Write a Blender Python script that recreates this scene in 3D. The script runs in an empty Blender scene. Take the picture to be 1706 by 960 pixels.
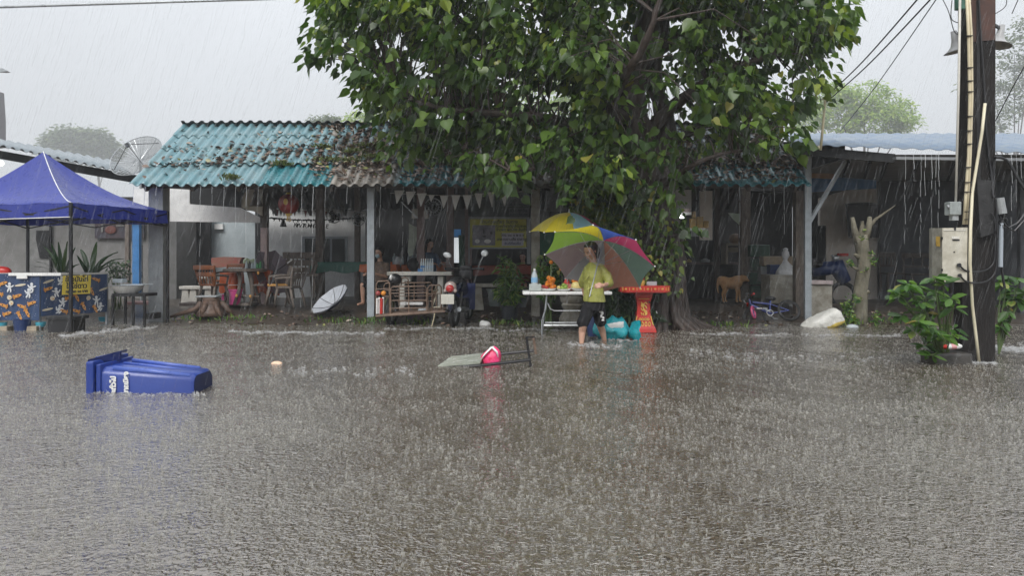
import bpy, bmesh, math, random
import numpy as np
from mathutils import Vector, Matrix, Euler, noise
R = math.radians
random.seed(7); rng = np.random.default_rng(7)
SC = bpy.context.scene; COL = SC.collection
# ---------------------------------------------------------------- camera, sky, sun, exposure
F = 1250.0; CX = 853.0; YH = 432.0; H = 1.22
cam = bpy.data.cameras.new('camera'); camo = bpy.data.objects.new('camera', cam); COL.objects.link(camo)
camo.location = (0, 0, H); camo.rotation_euler = (R(90), 0, 0)
cam.sensor_width = 36; cam.lens = 36*F/1706; cam.shift_y = (YH-480)/1706
cam.clip_start = 0.05; cam.clip_end = 3000
SC.camera = camo
SUN_EL, SUN_AZ = R(48), R(195)
w = bpy.data.worlds.new('World'); SC.world = w; w.use_nodes = True
nt = w.node_tree; nt.nodes.clear()
sky = nt.nodes.new('ShaderNodeTexSky'); sky.sky_type = 'NISHITA'; sky.sun_disc = False
sky.sun_elevation = SUN_EL; sky.sun_rotation = SUN_AZ; sky.dust_density = 4; sky.air_density = 1.0
hs = nt.nodes.new('ShaderNodeHueSaturation'); hs.inputs['Saturation'].default_value = 0.16
mx = nt.nodes.new('ShaderNodeMix'); mx.data_type = 'RGBA'; mx.inputs[0].default_value = 0.72
mx.inputs[7].default_value = (7.3, 7.65, 8.1, 1)
bg = nt.nodes.new('ShaderNodeBackground'); bg.inputs[1].default_value = 0.115
ow = nt.nodes.new('ShaderNodeOutputWorld')
nt.links.new(sky.outputs[0], hs.inputs['Color']); nt.links.new(hs.outputs[0], mx.inputs[6])
# overcast luminance: the zenith about twice as bright as the horizon
tcw = nt.nodes.new('ShaderNodeTexCoord'); sx = nt.nodes.new('ShaderNodeSeparateXYZ'); nt.links.new(tcw.outputs['Generated'], sx.inputs[0])
mrw = nt.nodes.new('ShaderNodeMapRange'); mrw.inputs[1].default_value = 0.0; mrw.inputs[2].default_value = 1.0; mrw.inputs[3].default_value = .585; mrw.inputs[4].default_value = 1.8; nt.links.new(sx.outputs[2], mrw.inputs[0])
vm = nt.nodes.new('ShaderNodeVectorMath'); vm.operation = 'SCALE'; nt.links.new(mx.outputs[2], vm.inputs[0]); nt.links.new(mrw.outputs[0], vm.inputs['Scale'])
cn_ = nt.nodes.new('ShaderNodeTexNoise'); cn_.inputs['Scale'].default_value = 2.4; cn_.inputs['Detail'].default_value = 5; nt.links.new(tcw.outputs['Generated'], cn_.inputs['Vector'])
cr_ = nt.nodes.new('ShaderNodeMapRange'); cr_.inputs[1].default_value = .3; cr_.inputs[2].default_value = .7; cr_.inputs[3].default_value = .93; cr_.inputs[4].default_value = 1.05; nt.links.new(cn_.outputs[0], cr_.inputs[0])
vm2 = nt.nodes.new('ShaderNodeVectorMath'); vm2.operation = 'SCALE'; nt.links.new(vm.outputs[0], vm2.inputs[0]); nt.links.new(cr_.outputs[0], vm2.inputs['Scale'])
nt.links.new(vm2.outputs[0], bg.inputs[0]); nt.links.new(bg.outputs[0], ow.inputs[0])
sl = bpy.data.lights.new('sun', 'SUN'); sl.energy = 1.5; sl.angle = R(25); sl.color = (1, .97, .93)
so = bpy.data.objects.new('sun', sl); COL.objects.link(so)
so.rotation_euler = Euler((R(90)-SUN_EL, 0, R(180)-SUN_AZ+R(0)), 'XYZ')
vs = SC.view_settings; vs.view_transform = 'Standard'; vs.look = 'None'; vs.exposure = 0.28; vs.gamma = 1; vs.use_curve_mapping = False
SC.render.engine = 'CYCLES'; SC.cycles.transparent_max_bounces = 24; SC.cycles.max_bounces = 7
SC.cycles.caustics_reflective = False; SC.cycles.caustics_refractive = False

def P(px, py, Y): return Vector(((px-CX)/F*Y, Y, H+(YH-py)/F*Y))
def X_(px, Y): return (px-CX)/F*Y
def Z_(py, Y): return H+(YH-py)/F*Y
def WY(py, z=0.0): return (H-z)*F/(py-YH)       # distance of a point at height z seen at row py

# ---------------------------------------------------------------- materials
def _n(t, k, **kw):
    n = t.nodes.new(k)
    for a, b in kw.items(): setattr(n, a, b)
    return n
def mat(name, c, rough=.55, metal=0, var=.0, vs_=6, bump=0, bs=20, emit=0, alpha=1, c2=None, spec=.5, trans=0, coat=0, ramp=None, stretch=None):
    m = bpy.data.materials.new(name); m.use_nodes = True; t = m.node_tree; b = t.nodes['Principled BSDF']; L = t.links
    def s(k, v): b.inputs[k].default_value = v
    c = tuple(c)+(1,)
    s('Base Color', c); s('Roughness', rough); s('Metallic', metal); s('Specular IOR Level', spec); s('Alpha', alpha); s('Coat Weight', coat)
    if trans: s('Transmission Weight', trans)
    if emit: s('Emission Color', c); s('Emission Strength', emit)
    tc = _n(t, 'ShaderNodeTexCoord'); mp = _n(t, 'ShaderNodeMapping'); L.new(tc.outputs['Object'], mp.inputs[0])
    if stretch: mp.inputs['Scale'].default_value = stretch
    if ramp:
        g = _n(t, 'ShaderNodeNewGeometry'); r = _n(t, 'ShaderNodeValToRGB'); L.new(g.outputs['Random Per Island'], r.inputs[0])
        e = r.color_ramp.elements
        while len(e) < len(ramp): e.new(.5)
        for i, (p_, cc) in enumerate(ramp): e[i].position = p_; e[i].color = tuple(cc)+(1,)
        L.new(r.outputs[0], b.inputs['Base Color'])
    elif var or c2:
        nz = _n(t, 'ShaderNodeTexNoise'); nz.inputs['Scale'].default_value = vs_; nz.inputs['Detail'].default_value = 7; nz.inputs['Roughness'].default_value = .65
        L.new(mp.outputs[0], nz.inputs['Vector'])
        r = _n(t, 'ShaderNodeValToRGB'); L.new(nz.outputs[0], r.inputs[0]); e = r.color_ramp.elements
        d = c2 if c2 else tuple(x*(1-var) for x in c[:3])
        e[0].position = .36; e[0].color = tuple(d[:3])+(1,)
        e[1].position = .64; e[1].color = c if c2 else tuple(min(1, x*(1+var*.5)) for x in c[:3])+(1,)
        L.new(r.outputs[0], b.inputs['Base Color'])
        mr = _n(t, 'ShaderNodeMapRange'); mr.inputs[3].default_value = max(.03, rough-.15); mr.inputs[4].default_value = min(1, rough+.15)
        L.new(nz.outputs[0], mr.inputs[0]); L.new(mr.outputs[0], b.inputs['Roughness'])
    if bump:
        n2 = _n(t, 'ShaderNodeTexNoise'); n2.inputs['Scale'].default_value = bs; n2.inputs['Detail'].default_value = 5
        L.new(mp.outputs[0], n2.inputs['Vector']); bn = _n(t, 'ShaderNodeBump'); bn.inputs['Strength'].default_value = bump; bn.inputs['Distance'].default_value = .02
        L.new(n2.outputs[0], bn.inputs['Height']); L.new(bn.outputs[0], b.inputs['Normal'])
    return m
def leafmat(name, ramp, rough=.38, tl=.3, spec=.45):
    m = mat(name, (.05, .1, .02), rough=rough, ramp=ramp, spec=spec); t = m.node_tree; L = t.links
    b = t.nodes['Principled BSDF']; o = [n for n in t.nodes if n.type == 'OUTPUT_MATERIAL'][0]
    tr = _n(t, 'ShaderNodeBsdfTranslucent'); mxs = _n(t, 'ShaderNodeMixShader'); mxs.inputs[0].default_value = tl
    src = b.inputs['Base Color'].links[0].from_socket
    br = _n(t, 'ShaderNodeHueSaturation'); br.inputs['Value'].default_value = 1.7; br.inputs['Saturation'].default_value = 1.1
    L.new(src, br.inputs['Color']); L.new(br.outputs[0], tr.inputs[0])
    L.new(b.outputs[0], mxs.inputs[1]); L.new(tr.outputs[0], mxs.inputs[2]); L.new(mxs.outputs[0], o.inputs[0])
    return m
def clothmat(name, c, tl=.35, rough=.45, var=.12):
    m = mat(name, c, rough=rough, var=var, vs_=9); t = m.node_tree; L = t.links
    b = t.nodes['Principled BSDF']; o = [n for n in t.nodes if n.type == 'OUTPUT_MATERIAL'][0]
    tr = _n(t, 'ShaderNodeBsdfTranslucent'); mxs = _n(t, 'ShaderNodeMixShader'); mxs.inputs[0].default_value = tl
    tr.inputs[0].default_value = tuple(c)+(1,)
    L.new(b.outputs[0], mxs.inputs[1]); L.new(tr.outputs[0], mxs.inputs[2]); L.new(mxs.outputs[0], o.inputs[0])
    return m
def softmat(name, c, a):     # spray, raindrops: partly see-through pale water
    m = bpy.data.materials.new(name); m.use_nodes = True; t = m.node_tree; t.nodes.clear(); L = t.links
    d = _n(t, 'ShaderNodeBsdfPrincipled'); d.inputs['Base Color'].default_value = tuple(c)+(1,); d.inputs['Roughness'].default_value = .25
    tl = _n(t, 'ShaderNodeBsdfTranslucent'); tl.inputs[0].default_value = tuple(c)+(1,)
    m0 = _n(t, 'ShaderNodeMixShader'); m0.inputs[0].default_value = .5
    tr = _n(t, 'ShaderNodeBsdfTransparent'); mxs = _n(t, 'ShaderNodeMixShader'); mxs.inputs[0].default_value = a; o = _n(t, 'ShaderNodeOutputMaterial')
    L.new(d.outputs[0], m0.inputs[1]); L.new(tl.outputs[0], m0.inputs[2])
    L.new(tr.outputs[0], mxs.inputs[1]); L.new(m0.outputs[0], mxs.inputs[2]); L.new(mxs.outputs[0], o.inputs[0])
    return m
# ---------------------------------------------------------------- mesh helpers
W = {}
class MB:
    def __init__(s): s.v = []; s.f = []; s.mi = []; s.n = 0
    def add(s, vs_, fs, mi=0):
        o = s.n; s.v.extend([tuple(v) for v in vs_]); s.n += len(vs_)
        s.f.extend([tuple(i+o for i in f) for f in fs]); s.mi.extend([mi]*len(fs)); return s
    def box(s, c, d, rot=None, mi=0, bev=0):
        hx, hy, hz = d[0]/2, d[1]/2, d[2]/2; c = Vector(c)
        M = rot.to_3x3() if rot else Matrix.Identity(3)
        if bev:
            b = min(bev, hx*.9, hy*.9, hz*.9); vs_ = []; 
            bm = bmesh.new(); bmesh.ops.create_cube(bm, size=1)
            for v in bm.verts: v.co = Vector((v.co.x*2*hx, v.co.y*2*hy, v.co.z*2*hz))
            bmesh.ops.bevel(bm, geom=bm.edges[:], offset=b, segments=2, affect='EDGES', profile=.6)
            bm.verts.index_update()
            s.add([M@v.co+c for v in bm.verts], [[v.index for v in f.verts] for f in bm.faces], mi); bm.free(); return s
        vs_ = [M@Vector((x*hx, y*hy, z*hz))+c for x in (-1, 1) for y in (-1, 1) for z in (-1, 1)]
        return s.add(vs_, [(0, 1, 3, 2), (4, 6, 7, 5), (0, 4, 5, 1), (2, 3, 7, 6), (0, 2, 6, 4), (1, 5, 7, 3)], mi)
    def pbox(s, x0, y0, x1, y1, Y, d, mi=0, bev=0):     # a box whose front face covers this part of the view at distance Y
        a = P(x0, y1, Y); b = P(x1, y0, Y)
        return s.box(((a.x+b.x)/2, Y+d/2, (a.z+b.z)/2), (abs(b.x-a.x), d, abs(b.z-a.z)), mi=mi, bev=bev)
    def tube(s, pts, r, n=8, mi=0, cap=True, flat=1):
        pts = [Vector(p) for p in pts]; rs = r if hasattr(r, '__len__') else [r]*len(pts)
        up = None; vs_ = []
        for i, p in enumerate(pts):
            d = (pts[min(i+1, len(pts)-1)]-pts[max(i-1, 0)])
            if d.length < 1e-9: d = Vector((0, 0, 1))
            d.normalize()
            if up is None: up = Vector((0, 0, 1)) if abs(d.z) < .9 else Vector((0, 1, 0))
            a = d.cross(up)
            if a.length < 1e-4: a = d.cross(Vector((1, 0, 0)))
            a.normalize(); b = d.cross(a).normalized(); up = -b if False else up
            for k in range(n):
                t = 2*math.pi*k/n; vs_.append(p+(a*math.cos(t)+b*math.sin(t)*flat)*rs[i])
        fs = [(i*n+k, i*n+(k+1) % n, (i+1)*n+(k+1) % n, (i+1)*n+k) for i in range(len(pts)-1) for k in range(n)]
        if cap: fs += [tuple(range(n))[::-1], tuple((len(pts)-1)*n+k for k in range(n))]
        return s.add(vs_, fs, mi)
    def bar(s, a, b, wx, wy=None, mi=0):                # square bar
        a = Vector(a); b = Vector(b); d = b-a; L = d.length
        q = d.to_track_quat('Z', 'Y'); return s.box((a+b)/2, (wx, wy or wx, L), q.to_matrix(), mi)
    def lathe(s, c, prof, n=20, mi=0, M=None, sx=1, sy=1):   # prof: [(r, z)]
        c = Vector(c); M = M.to_3x3() if M else Matrix.Identity(3); vs_ = []
        for r, z in prof:
            for k in range(n):
                t = 2*math.pi*k/n; vs_.append(c+M@Vector((r*math.cos(t)*sx, r*math.sin(t)*sy, z)))
        fs = [(i*n+k, i*n+(k+1) % n, (i+1)*n+(k+1) % n, (i+1)*n+k) for i in range(len(prof)-1) for k in range(n)]
        if prof[0][0] > 1e-4: fs.append(tuple(range(n))[::-1])
        if prof[-1][0] > 1e-4: fs.append(tuple((len(prof)-1)*n+k for k in range(n)))
        return s.add(vs_, fs, mi)
    def ball(s, c, r, n=12, mi=0, M=None):
        rr = r if hasattr(r, '__len__') else (r, r, r); c = Vector(c); M = M.to_3x3() if M else Matrix.Identity(3); m = max(6, n//2+1); vs_ = []
        for i in range(m+1):
            a = math.pi*i/m
            for k in range(n):
                t = 2*math.pi*k/n; vs_.append(c+M@Vector((math.sin(a)*math.cos(t)*rr[0], math.sin(a)*math.sin(t)*rr[1], -math.cos(a)*rr[2])))
        return s.add(vs_, [(i*n+k, i*n+(k+1) % n, (i+1)*n+(k+1) % n, (i+1)*n+k) for i in range(m) for k in range(n)], mi)
    def prism(s, poly, vec, mi=0):                       # poly: 3D points of a planar outline, thickened by vec
        n = len(poly); vec = Vector(vec); a = [Vector(p) for p in poly]; b = [p+vec for p in a]
        return s.add(a+b, [tuple(range(n))[::-1], tuple(range(n, 2*n))]+[(i, (i+1) % n, n+(i+1) % n, n+i) for i in range(n)], mi)
    def pprism(s, pts, Y, d, mi=0): return s.prism([P(x, y, Y) for x, y in pts], (0, d, 0), mi)
    def torus(s, c, R_, r, n=28, m=8, M=None, mi=0, sq=1):
        c = Vector(c); M = M.to_3x3() if M else Matrix.Identity(3); vs_ = []
        for i in range(n):
            a = 2*math.pi*i/n
            for k in range(m):
                b = 2*math.pi*k/m; q = R_+r*math.cos(b); vs_.append(c+M@Vector((q*math.cos(a), q*math.sin(a), r*sq*math.sin(b))))
        return s.add(vs_, [(i*m+k, ((i+1) % n)*m+k, ((i+1) % n)*m+(k+1) % m, i*m+(k+1) % m) for i in range(n) for k in range(m)], mi)
    def build(s, name, mats, parent=None, smooth=False, pre=None):
        me = bpy.data.meshes.new(name); v = [Vector(x) for x in s.v]
        if pre: v = [pre@x for x in v]
        if parent is not None:
            base = W[parent]; inv = base.inverted(); v = [inv@x for x in v]; loc = None
        else:
            a = np.array([tuple(x) for x in v]); loc = Vector(((a[:, 0].min()+a[:, 0].max())/2, (a[:, 1].min()+a[:, 1].max())/2, a[:, 2].min())); v = [x-loc for x in v]
        me.from_pydata(v, [], s.f)
        if not isinstance(mats, (list, tuple)): mats = [mats]
        for m in mats: me.materials.append(m)
        me.polygons.foreach_set('material_index', s.mi)
        if smooth: me.polygons.foreach_set('use_smooth', [True]*len(s.f))
        o = bpy.data.objects.new(name, me); COL.objects.link(o)
        if parent is not None: o.parent = parent; W[o] = W[parent].copy()
        else: o.location = loc; W[o] = Matrix.Translation(loc)
        if smooth and smooth != 'all':
            try: me.set_sharp_from_angle(angle=R(40))
            except Exception: pass
        me.update(); return o
def npmesh(name, V, FL, counts, mats, mi=None, parent=None, smooth=False):    # big meshes straight from numpy
    me = bpy.data.meshes.new(name); V = np.asarray(V, dtype=np.float32)
    if parent is not None:
        V = V - np.array(W[parent].translation, dtype=np.float32)
    me.vertices.add(len(V)); me.vertices.foreach_set('co', V.ravel())
    FL = np.asarray(FL, dtype=np.int32).ravel(); counts = np.asarray(counts, dtype=np.int32)
    me.loops.add(len(FL)); me.loops.foreach_set('vertex_index', FL)
    me.polygons.add(len(counts)); st = np.concatenate([[0], np.cumsum(counts)[:-1]]).astype(np.int32)
    me.polygons.foreach_set('loop_start', st)
    if not isinstance(mats, (list, tuple)): mats = [mats]
    for m in mats: me.materials.append(m)
    if mi is not None: me.polygons.foreach_set('material_index', np.asarray(mi, dtype=np.int32))
    if smooth: me.polygons.foreach_set('use_smooth', np.ones(len(counts), dtype=bool))
    me.update(calc_edges=True); me.validate()
    o = bpy.data.objects.new(name, me); COL.objects.link(o)
    if parent is not None: o.parent = parent; W[o] = W[parent].copy()
    else: W[o] = Matrix.Identity(4)
    return o
def grid(name, xs, ys, zf, m, smooth=True, parent=None):
    X, Y = np.meshgrid(xs, ys); Z = zf(X, Y); V = np.stack([X, Y, Z], -1).reshape(-1, 3); nx, ny = len(xs), len(ys)
    i = (np.arange(ny-1)[:, None]*nx+np.arange(nx-1)[None]).ravel()
    Fc = np.stack([i, i+1, i+nx+1, i+nx], -1); return npmesh(name, V, Fc, np.full(len(Fc), 4), m, smooth=smooth, parent=parent)
def tag(o, label=None, cat=None, group=None, kind=None):
    if label: o['label'] = label
    if cat: o['category'] = cat
    if group: o['group'] = group
    if kind: o['kind'] = kind
    return o
def thing(name, label, cat, loc=(0, 0, 0), group=None):
    o = bpy.data.objects.new(name, None); COL.objects.link(o); o.location = loc; o.empty_display_size = .1
    W[o] = Matrix.Translation(Vector(loc)); return tag(o, label, cat, group)
def copy_tree(o, parent=None):
    c = o.copy(); COL.objects.link(c)
    if parent is not None: c.parent = parent
    W[c] = W[o].copy()
    for ch in list(o.children): copy_tree(ch, c)
    return c
def dup(o, loc, rz=0, label=None, group=None, sc=None):
    c = copy_tree(o); c.location = loc; c.rotation_euler = (0, 0, rz)
    if label: c['label'] = label
    if group: c['group'] = group
    if sc: c.scale = (sc, sc, sc)
    return c
def bake(o, mods):          # apply modifiers through the depsgraph, keep materials
    for k, kw in mods:
        m = o.modifiers.new(k, k)
        for a, b in kw.items(): setattr(m, a, b)
    bpy.context.view_layer.update(); dg = bpy.context.evaluated_depsgraph_get()
    me = bpy.data.meshes.new_from_object(o.evaluated_get(dg)); o.modifiers.clear()
    ms = list(o.data.materials); o.data = me; me.materials.clear()
    for m in ms: me.materials.append(m)
    me.polygons.foreach_set('use_smooth', [True]*len(me.polygons)); return o
def text(name, s, size, M, m, parent, ext=.002, align='CENTER', bold=0):
    cu = bpy.data.curves.new(name, 'FONT'); cu.body = s; cu.size = size; cu.extrude = ext; cu.align_x = align; cu.align_y = 'CENTER'; cu.offset = bold; cu.resolution_u = 3
    t = bpy.data.objects.new('t', cu); COL.objects.link(t); bpy.context.view_layer.update()
    me = bpy.data.meshes.new_from_object(t.evaluated_get(bpy.context.evaluated_depsgraph_get()))
    bpy.data.objects.remove(t); me.materials.clear(); me.materials.append(m)
    me.transform(W[parent].inverted()@M); me.name = name
    o = bpy.data.objects.new(name, me); COL.objects.link(o); o.parent = parent; W[o] = W[parent].copy(); return o
def crumple(o, a1=.03, f1=8, a2=.012, f2=22):
    for v in o.data.vertices:
        p = v.co.copy(); n1 = noise.noise_vector(p*f1); n2 = noise.noise_vector(p*f2); v.co = p+n1*a1+n2*a2
    o.data.update()
FACE = Matrix.Rotation(R(90), 4, 'X')                 # text plane facing the camera side (-Y)
def nz(x, y, s=1.0, z=0.0): return noise.noise(Vector((x*s, y*s, z)))
# ---- leaves: one numpy template placed many times
HEART = (np.array([[0, 0, 0], [0, -.4, -.03], [0, -.78, -.06], [0, -1.25, .02],
         [.2, .1, .0], [.46, -.08, .1], [.5, -.4, .13], [.3, -.72, .06], [.09, -.95, .0],
         [-.2, .1, .0], [-.46, -.08, .1], [-.5, -.4, .13], [-.3, -.72, .06], [-.09, -.95, .0]], dtype=np.float32),
         [(0, 1, 5, 4), (1, 6, 5), (1, 2, 7, 6), (2, 3, 8, 7), (0, 9, 10, 1), (1, 10, 11), (1, 11, 12, 2), (2, 12, 13, 3)])
LANCE = (np.array([[0, 0, 0], [0, -.5, -.03], [0, -1, -.12], [.1, -.18, .03], [.14, -.5, .03], [.08, -.8, -.03], [-.1, -.18, .03], [-.14, -.5, .03], [-.08, -.8, -.03]], dtype=np.float32),
         [(0, 1, 4, 3), (1, 2, 5, 4), (0, 6, 7, 1), (1, 7, 8, 2)])
OVAL = (np.array([[0, 0, 0], [0, -.5, -.05], [0, -1, -.02], [.17, -.15, .05], [.27, -.45, .07], [.2, -.75, .03], [-.17, -.15, .05], [-.27, -.45, .07], [-.2, -.75, .03]], dtype=np.float32),
        [(0, 1, 4, 3), (1, 2, 5, 4), (0, 6, 7, 1), (1, 7, 8, 2)])
def leaves(name, tmpl, pos, dirs, size, m, parent=None, nrm=None, smooth=False, mis=None):
    """pos (n,3) leaf bases; dirs (n,3) where the tip points; nrm (n,3) rough facing"""
    T, fs = tmpl; pos = np.asarray(pos, float); n = len(pos); d = np.asarray(dirs, float); d /= np.linalg.norm(d, axis=1)[:, None]+1e-9
    if nrm is None: nrm = rng.normal(size=(n, 3))
    x = np.cross(-d, nrm); x /= np.linalg.norm(x, axis=1)[:, None]+1e-9; z = np.cross(x, -d)
    size = np.broadcast_to(np.asarray(size, float), (n,))
    curl = rng.uniform(.1, 2.6, n); wide = rng.uniform(.72, 1.1, n)
    V = pos[:, None]+size[:, None, None]*(T[None, :, 0, None]*wide[:, None, None]*x[:, None]+T[None, :, 1, None]*(-d)[:, None]+(T[None, :, 2, None]*curl[:, None, None])*z[:, None])
    k = len(T); loops = np.array([i for f in fs for i in f]); cnt = np.array([len(f) for f in fs])
    FL = (loops[None]+np.arange(n)[:, None]*k).ravel()
    return npmesh(name, V.reshape(-1, 3), FL, np.tile(cnt, n), m, parent=parent, smooth=smooth, mi=None if mis is None else np.repeat(np.asarray(mis), len(fs)))
# ---------------------------------------------------------------- materials used in many places
M = {}
M['teal'] = mat('roof_teal', (.10, .235, .275), rough=.3, var=.25, vs_=3, c2=(.17, .27, .29), spec=.6)
M['teal2'] = mat('roof_teal_deep', (.035, .20, .23), rough=.28, var=.3, vs_=6, c2=(.02, .14, .17), spec=.6)
M['greysheet'] = mat('roof_fibre_grey', (.36, .33, .29), rough=.4, vs_=5, c2=(.20, .18, .16))
M['dirty'] = mat('roof_dirty', (.10, .17, .19), rough=.35, vs_=7, c2=(.05, .05, .045))
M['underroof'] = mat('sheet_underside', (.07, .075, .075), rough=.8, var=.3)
M['dwood'] = mat('dark_wood', (.075, .06, .05), rough=.6, var=.35, vs_=8, bump=.3, stretch=(6, 6, 1))
M['wood'] = mat('weathered_wood', (.20, .165, .14), rough=.65, vs_=7, c2=(.10, .08, .065), bump=.4, stretch=(5, 5, 1))
M['pinkwood'] = mat('pink_painted_wood', (.30, .21, .20), rough=.6, vs_=9, c2=(.20, .14, .13))
M['pink2'] = mat('pink_column', (.55, .42, .41), rough=.5, vs_=7, c2=(.4, .3, .29))
M['conc'] = mat('concrete_grey', (.38, .40, .41), rough=.55, vs_=5, c2=(.27, .285, .29), bump=.25, bs=30)
M['conc2'] = mat('concrete_stained', (.42, .40, .35), rough=.6, vs_=4, c2=(.20, .18, .14), bump=.3)
M['steel'] = mat('painted_steel', (.36, .40, .43), rough=.4, var=.2)
M['galv'] = mat('galvanised', (.45, .47, .48), rough=.3, metal=.7, var=.2)
M['black'] = mat('black_plastic', (.018, .018, .02), rough=.4, var=.2)
M['blackm'] = mat('black_metal', (.02, .02, .022), rough=.35, metal=.3, var=.2)
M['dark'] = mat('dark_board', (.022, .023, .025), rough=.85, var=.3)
M['wwall'] = mat('white_wall', (.80, .81, .81), rough=.8, vs_=2.5, c2=(.62, .63, .63))
M['gwall'] = mat('grey_wall', (.24, .235, .23), rough=.8, vs_=2.5, c2=(.17, .168, .16))
M['dwall'] = mat('slate_wall', (.11, .118, .13), rough=.75, vs_=3, c2=(.075, .08, .09))
M['cwall'] = mat('cream_wall', (.74, .68, .61), rough=.8, vs_=3, c2=(.60, .55, .49))
M['white'] = mat('white_paint', (.84, .84, .82), rough=.4, var=.12)
M['offw'] = mat('off_white', (.62, .60, .54), rough=.5, var=.15)
M['blue'] = mat('blue_paint', (.06, .22, .50), rough=.45, var=.2)
M['dblue'] = mat('dark_blue_plastic', (.015, .04, .14), rough=.4, var=.2)
M['orange'] = clothmat('orange_cloth', (.85, .20, .05), tl=.15)
M['green'] = clothmat('green_cloth', (.03, .16, .12), tl=.1)
M['red'] = mat('red_paint', (.55, .03, .02), rough=.3, var=.15)
M['gold'] = mat('gold_paint', (.80, .55, .12), rough=.35, var=.15)
M['glass'] = mat('dark_glass', (.012, .018, .018), rough=.35, spec=.4)
M['rubber'] = mat('rubber', (.02, .02, .02), rough=.6, var=.2)
M['rust'] = mat('rusty_steel', (.26, .18, .13), rough=.6, vs_=12, c2=(.13, .08, .055))
M['skin'] = mat('skin', (.56, .33, .235), rough=.5, var=.05)
M['hair'] = mat('hair', (.012, .010, .010), rough=.4, var=.2)
M['leafstem'] = mat('green_stem', (.10, .15, .05), rough=.6, var=.2)
M['pot'] = mat('dark_pot', (.03, .035, .045), rough=.5, var=.2)
M['paper'] = mat('paper', (.7, .68, .62), rough=.7, var=.08)
M['pvc'] = mat('cream_pipe', (.66, .58, .40), rough=.4, var=.1)
M['clear'] = mat('clear_plastic', (.75, .82, .86), rough=.12, alpha=.55)
M['ink'] = mat('black_ink', (.02, .02, .02), rough=.7)
M['splash'] = softmat('spray', (.66, .65, .60), .42); M['foam'] = softmat('foam', (.82, .83, .83), .42); M['stream'] = softmat('running_water', (.85, .87, .88), .55)
M['drop'] = softmat('rain', (.86, .88, .90), .15)
leafR = [(0, (.018, .042, .009)), (.45, (.040, .085, .015)), (.8, (.075, .14, .022)), (.98, (.11, .17, .03)), (1, (.26, .24, .05))]
M['leaf'] = leafmat('pipal_leaf', leafR, rough=.36)
M['leaf2'] = leafmat('pipal_leaf_mid', [(0, (.045, .095, .015)), (.5, (.09, .16, .024)), (.96, (.14, .22, .035)), (1, (.30, .28, .05))], rough=.33); M['leaf3'] = leafmat('pipal_leaf_young', [(0, (.12, .19, .025)), (.6, (.20, .29, .04)), (1, (.34, .40, .08))], rough=.33)
M['vleaf'] = leafmat('vine_leaf', [(0, (.03, .07, .01)), (.5, (.08, .14, .02)), (.92, (.17, .22, .03)), (1, (.34, .28, .04))])
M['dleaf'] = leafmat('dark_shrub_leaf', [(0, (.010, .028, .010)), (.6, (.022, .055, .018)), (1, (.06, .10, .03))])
M['pleaf'] = leafmat('pot_plant_leaf', [(0, (.03, .10, .018)), (.5, (.10, .21, .035)), (1, (.28, .36, .08))])
M['bleaf'] = leafmat('bush_leaf', [(0, (.03, .085, .015)), (.5, (.075, .17, .028)), (.9, (.15, .27, .05)), (1, (.40, .32, .10))], rough=.42)
M['farleaf'] = leafmat('far_leaf', [(0, (.03, .06, .02)), (.6, (.07, .11, .03)), (1, (.14, .18, .05))])
M['farleaf2'] = leafmat('far_leaf_bright', [(0, (.14, .24, .02)), (.6, (.24, .36, .05)), (1, (.36, .44, .08))])
M['bark'] = mat('bark', (.07, .048, .038), rough=.55, vs_=5, c2=(.028, .02, .017), bump=.9, bs=9, stretch=(4, 4, .6))
M['litter'] = mat('dead_leaf', (.1, .06, .04), rough=.5, ramp=[(0, (.03, .02, .016)), (.4, (.12, .075, .05)), (.75, (.26, .18, .14)), (.93, (.42, .36, .30)), (1, (.25, .28, .06))])
M['moss'] = mat('moss', (.1, .15, .03), rough=.8, ramp=[(0, (.05, .08, .015)), (1, (.16, .2, .05))])
# ---------------------------------------------------------------- ground and flood water
def sstep(a, b, x): t = np.clip((x-a)/(b-a), 0, 1); return t*t*(3-2*t)
def gz(x, y):
    x = np.asarray(x, float); y = np.asarray(y, float)
    z = -.16+.15*sstep(12.3, 13.9, y)+.11*sstep(13.9, 15.2, y)+.12*sstep(15.3, 16.4, y)
    z = z-.13*sstep(-6.2, -7.4, x)*sstep(17.5, 15.5, y)
    z = z+.02*np.sin(x*1.7+np.sin(y*2.1))*np.sin(y*2.3+x*.6)+.012*np.sin(x*5.1+y*3.3)
    return z+np.where(y < 12, -.1, 0)*0
xs = np.concatenate([np.linspace(-400, -16, 14), np.linspace(-15, 15, 240), np.linspace(16, 400, 14)])
ys = np.concatenate([np.linspace(-60, 10, 14), np.linspace(10.3, 20, 110), np.linspace(21, 600, 24)])
gm = mat('wet_mud', (.085, .070, .056), rough=.32, vs_=1.6, c2=(.045, .036, .030), bump=.7, bs=14, spec=.6)
tag(grid('ground', xs, ys, gz, gm), kind='structure')
def wz(x, y):
    k = .35+.65*sstep(3, 8, y)
    return k*(.006*np.sin(x*3.1+y*1.3+2*np.sin(y*.7))+.005*np.sin(x*1.2-y*4.1+1.5*np.sin(x*.9))+.003*np.sin(x*7.7+y*9.1)+.003*np.sin(-x*11.3+y*6.1)+.002*np.sin(x*23+y*17+3*np.sin(x*2)))
xs = np.concatenate([np.linspace(-60, -13.2, 12), np.linspace(-13, 13, 520), np.linspace(13.2, 60, 12)])
ys = np.concatenate([np.linspace(-40, 1.2, 12), np.linspace(1.4, 17, 420)])
wm = bpy.data.materials.new('flood_water'); wm.use_nodes = True; t = wm.node_tree; L = t.links; b = t.nodes['Principled BSDF']
tc = _n(t, 'ShaderNodeTexCoord')
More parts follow.
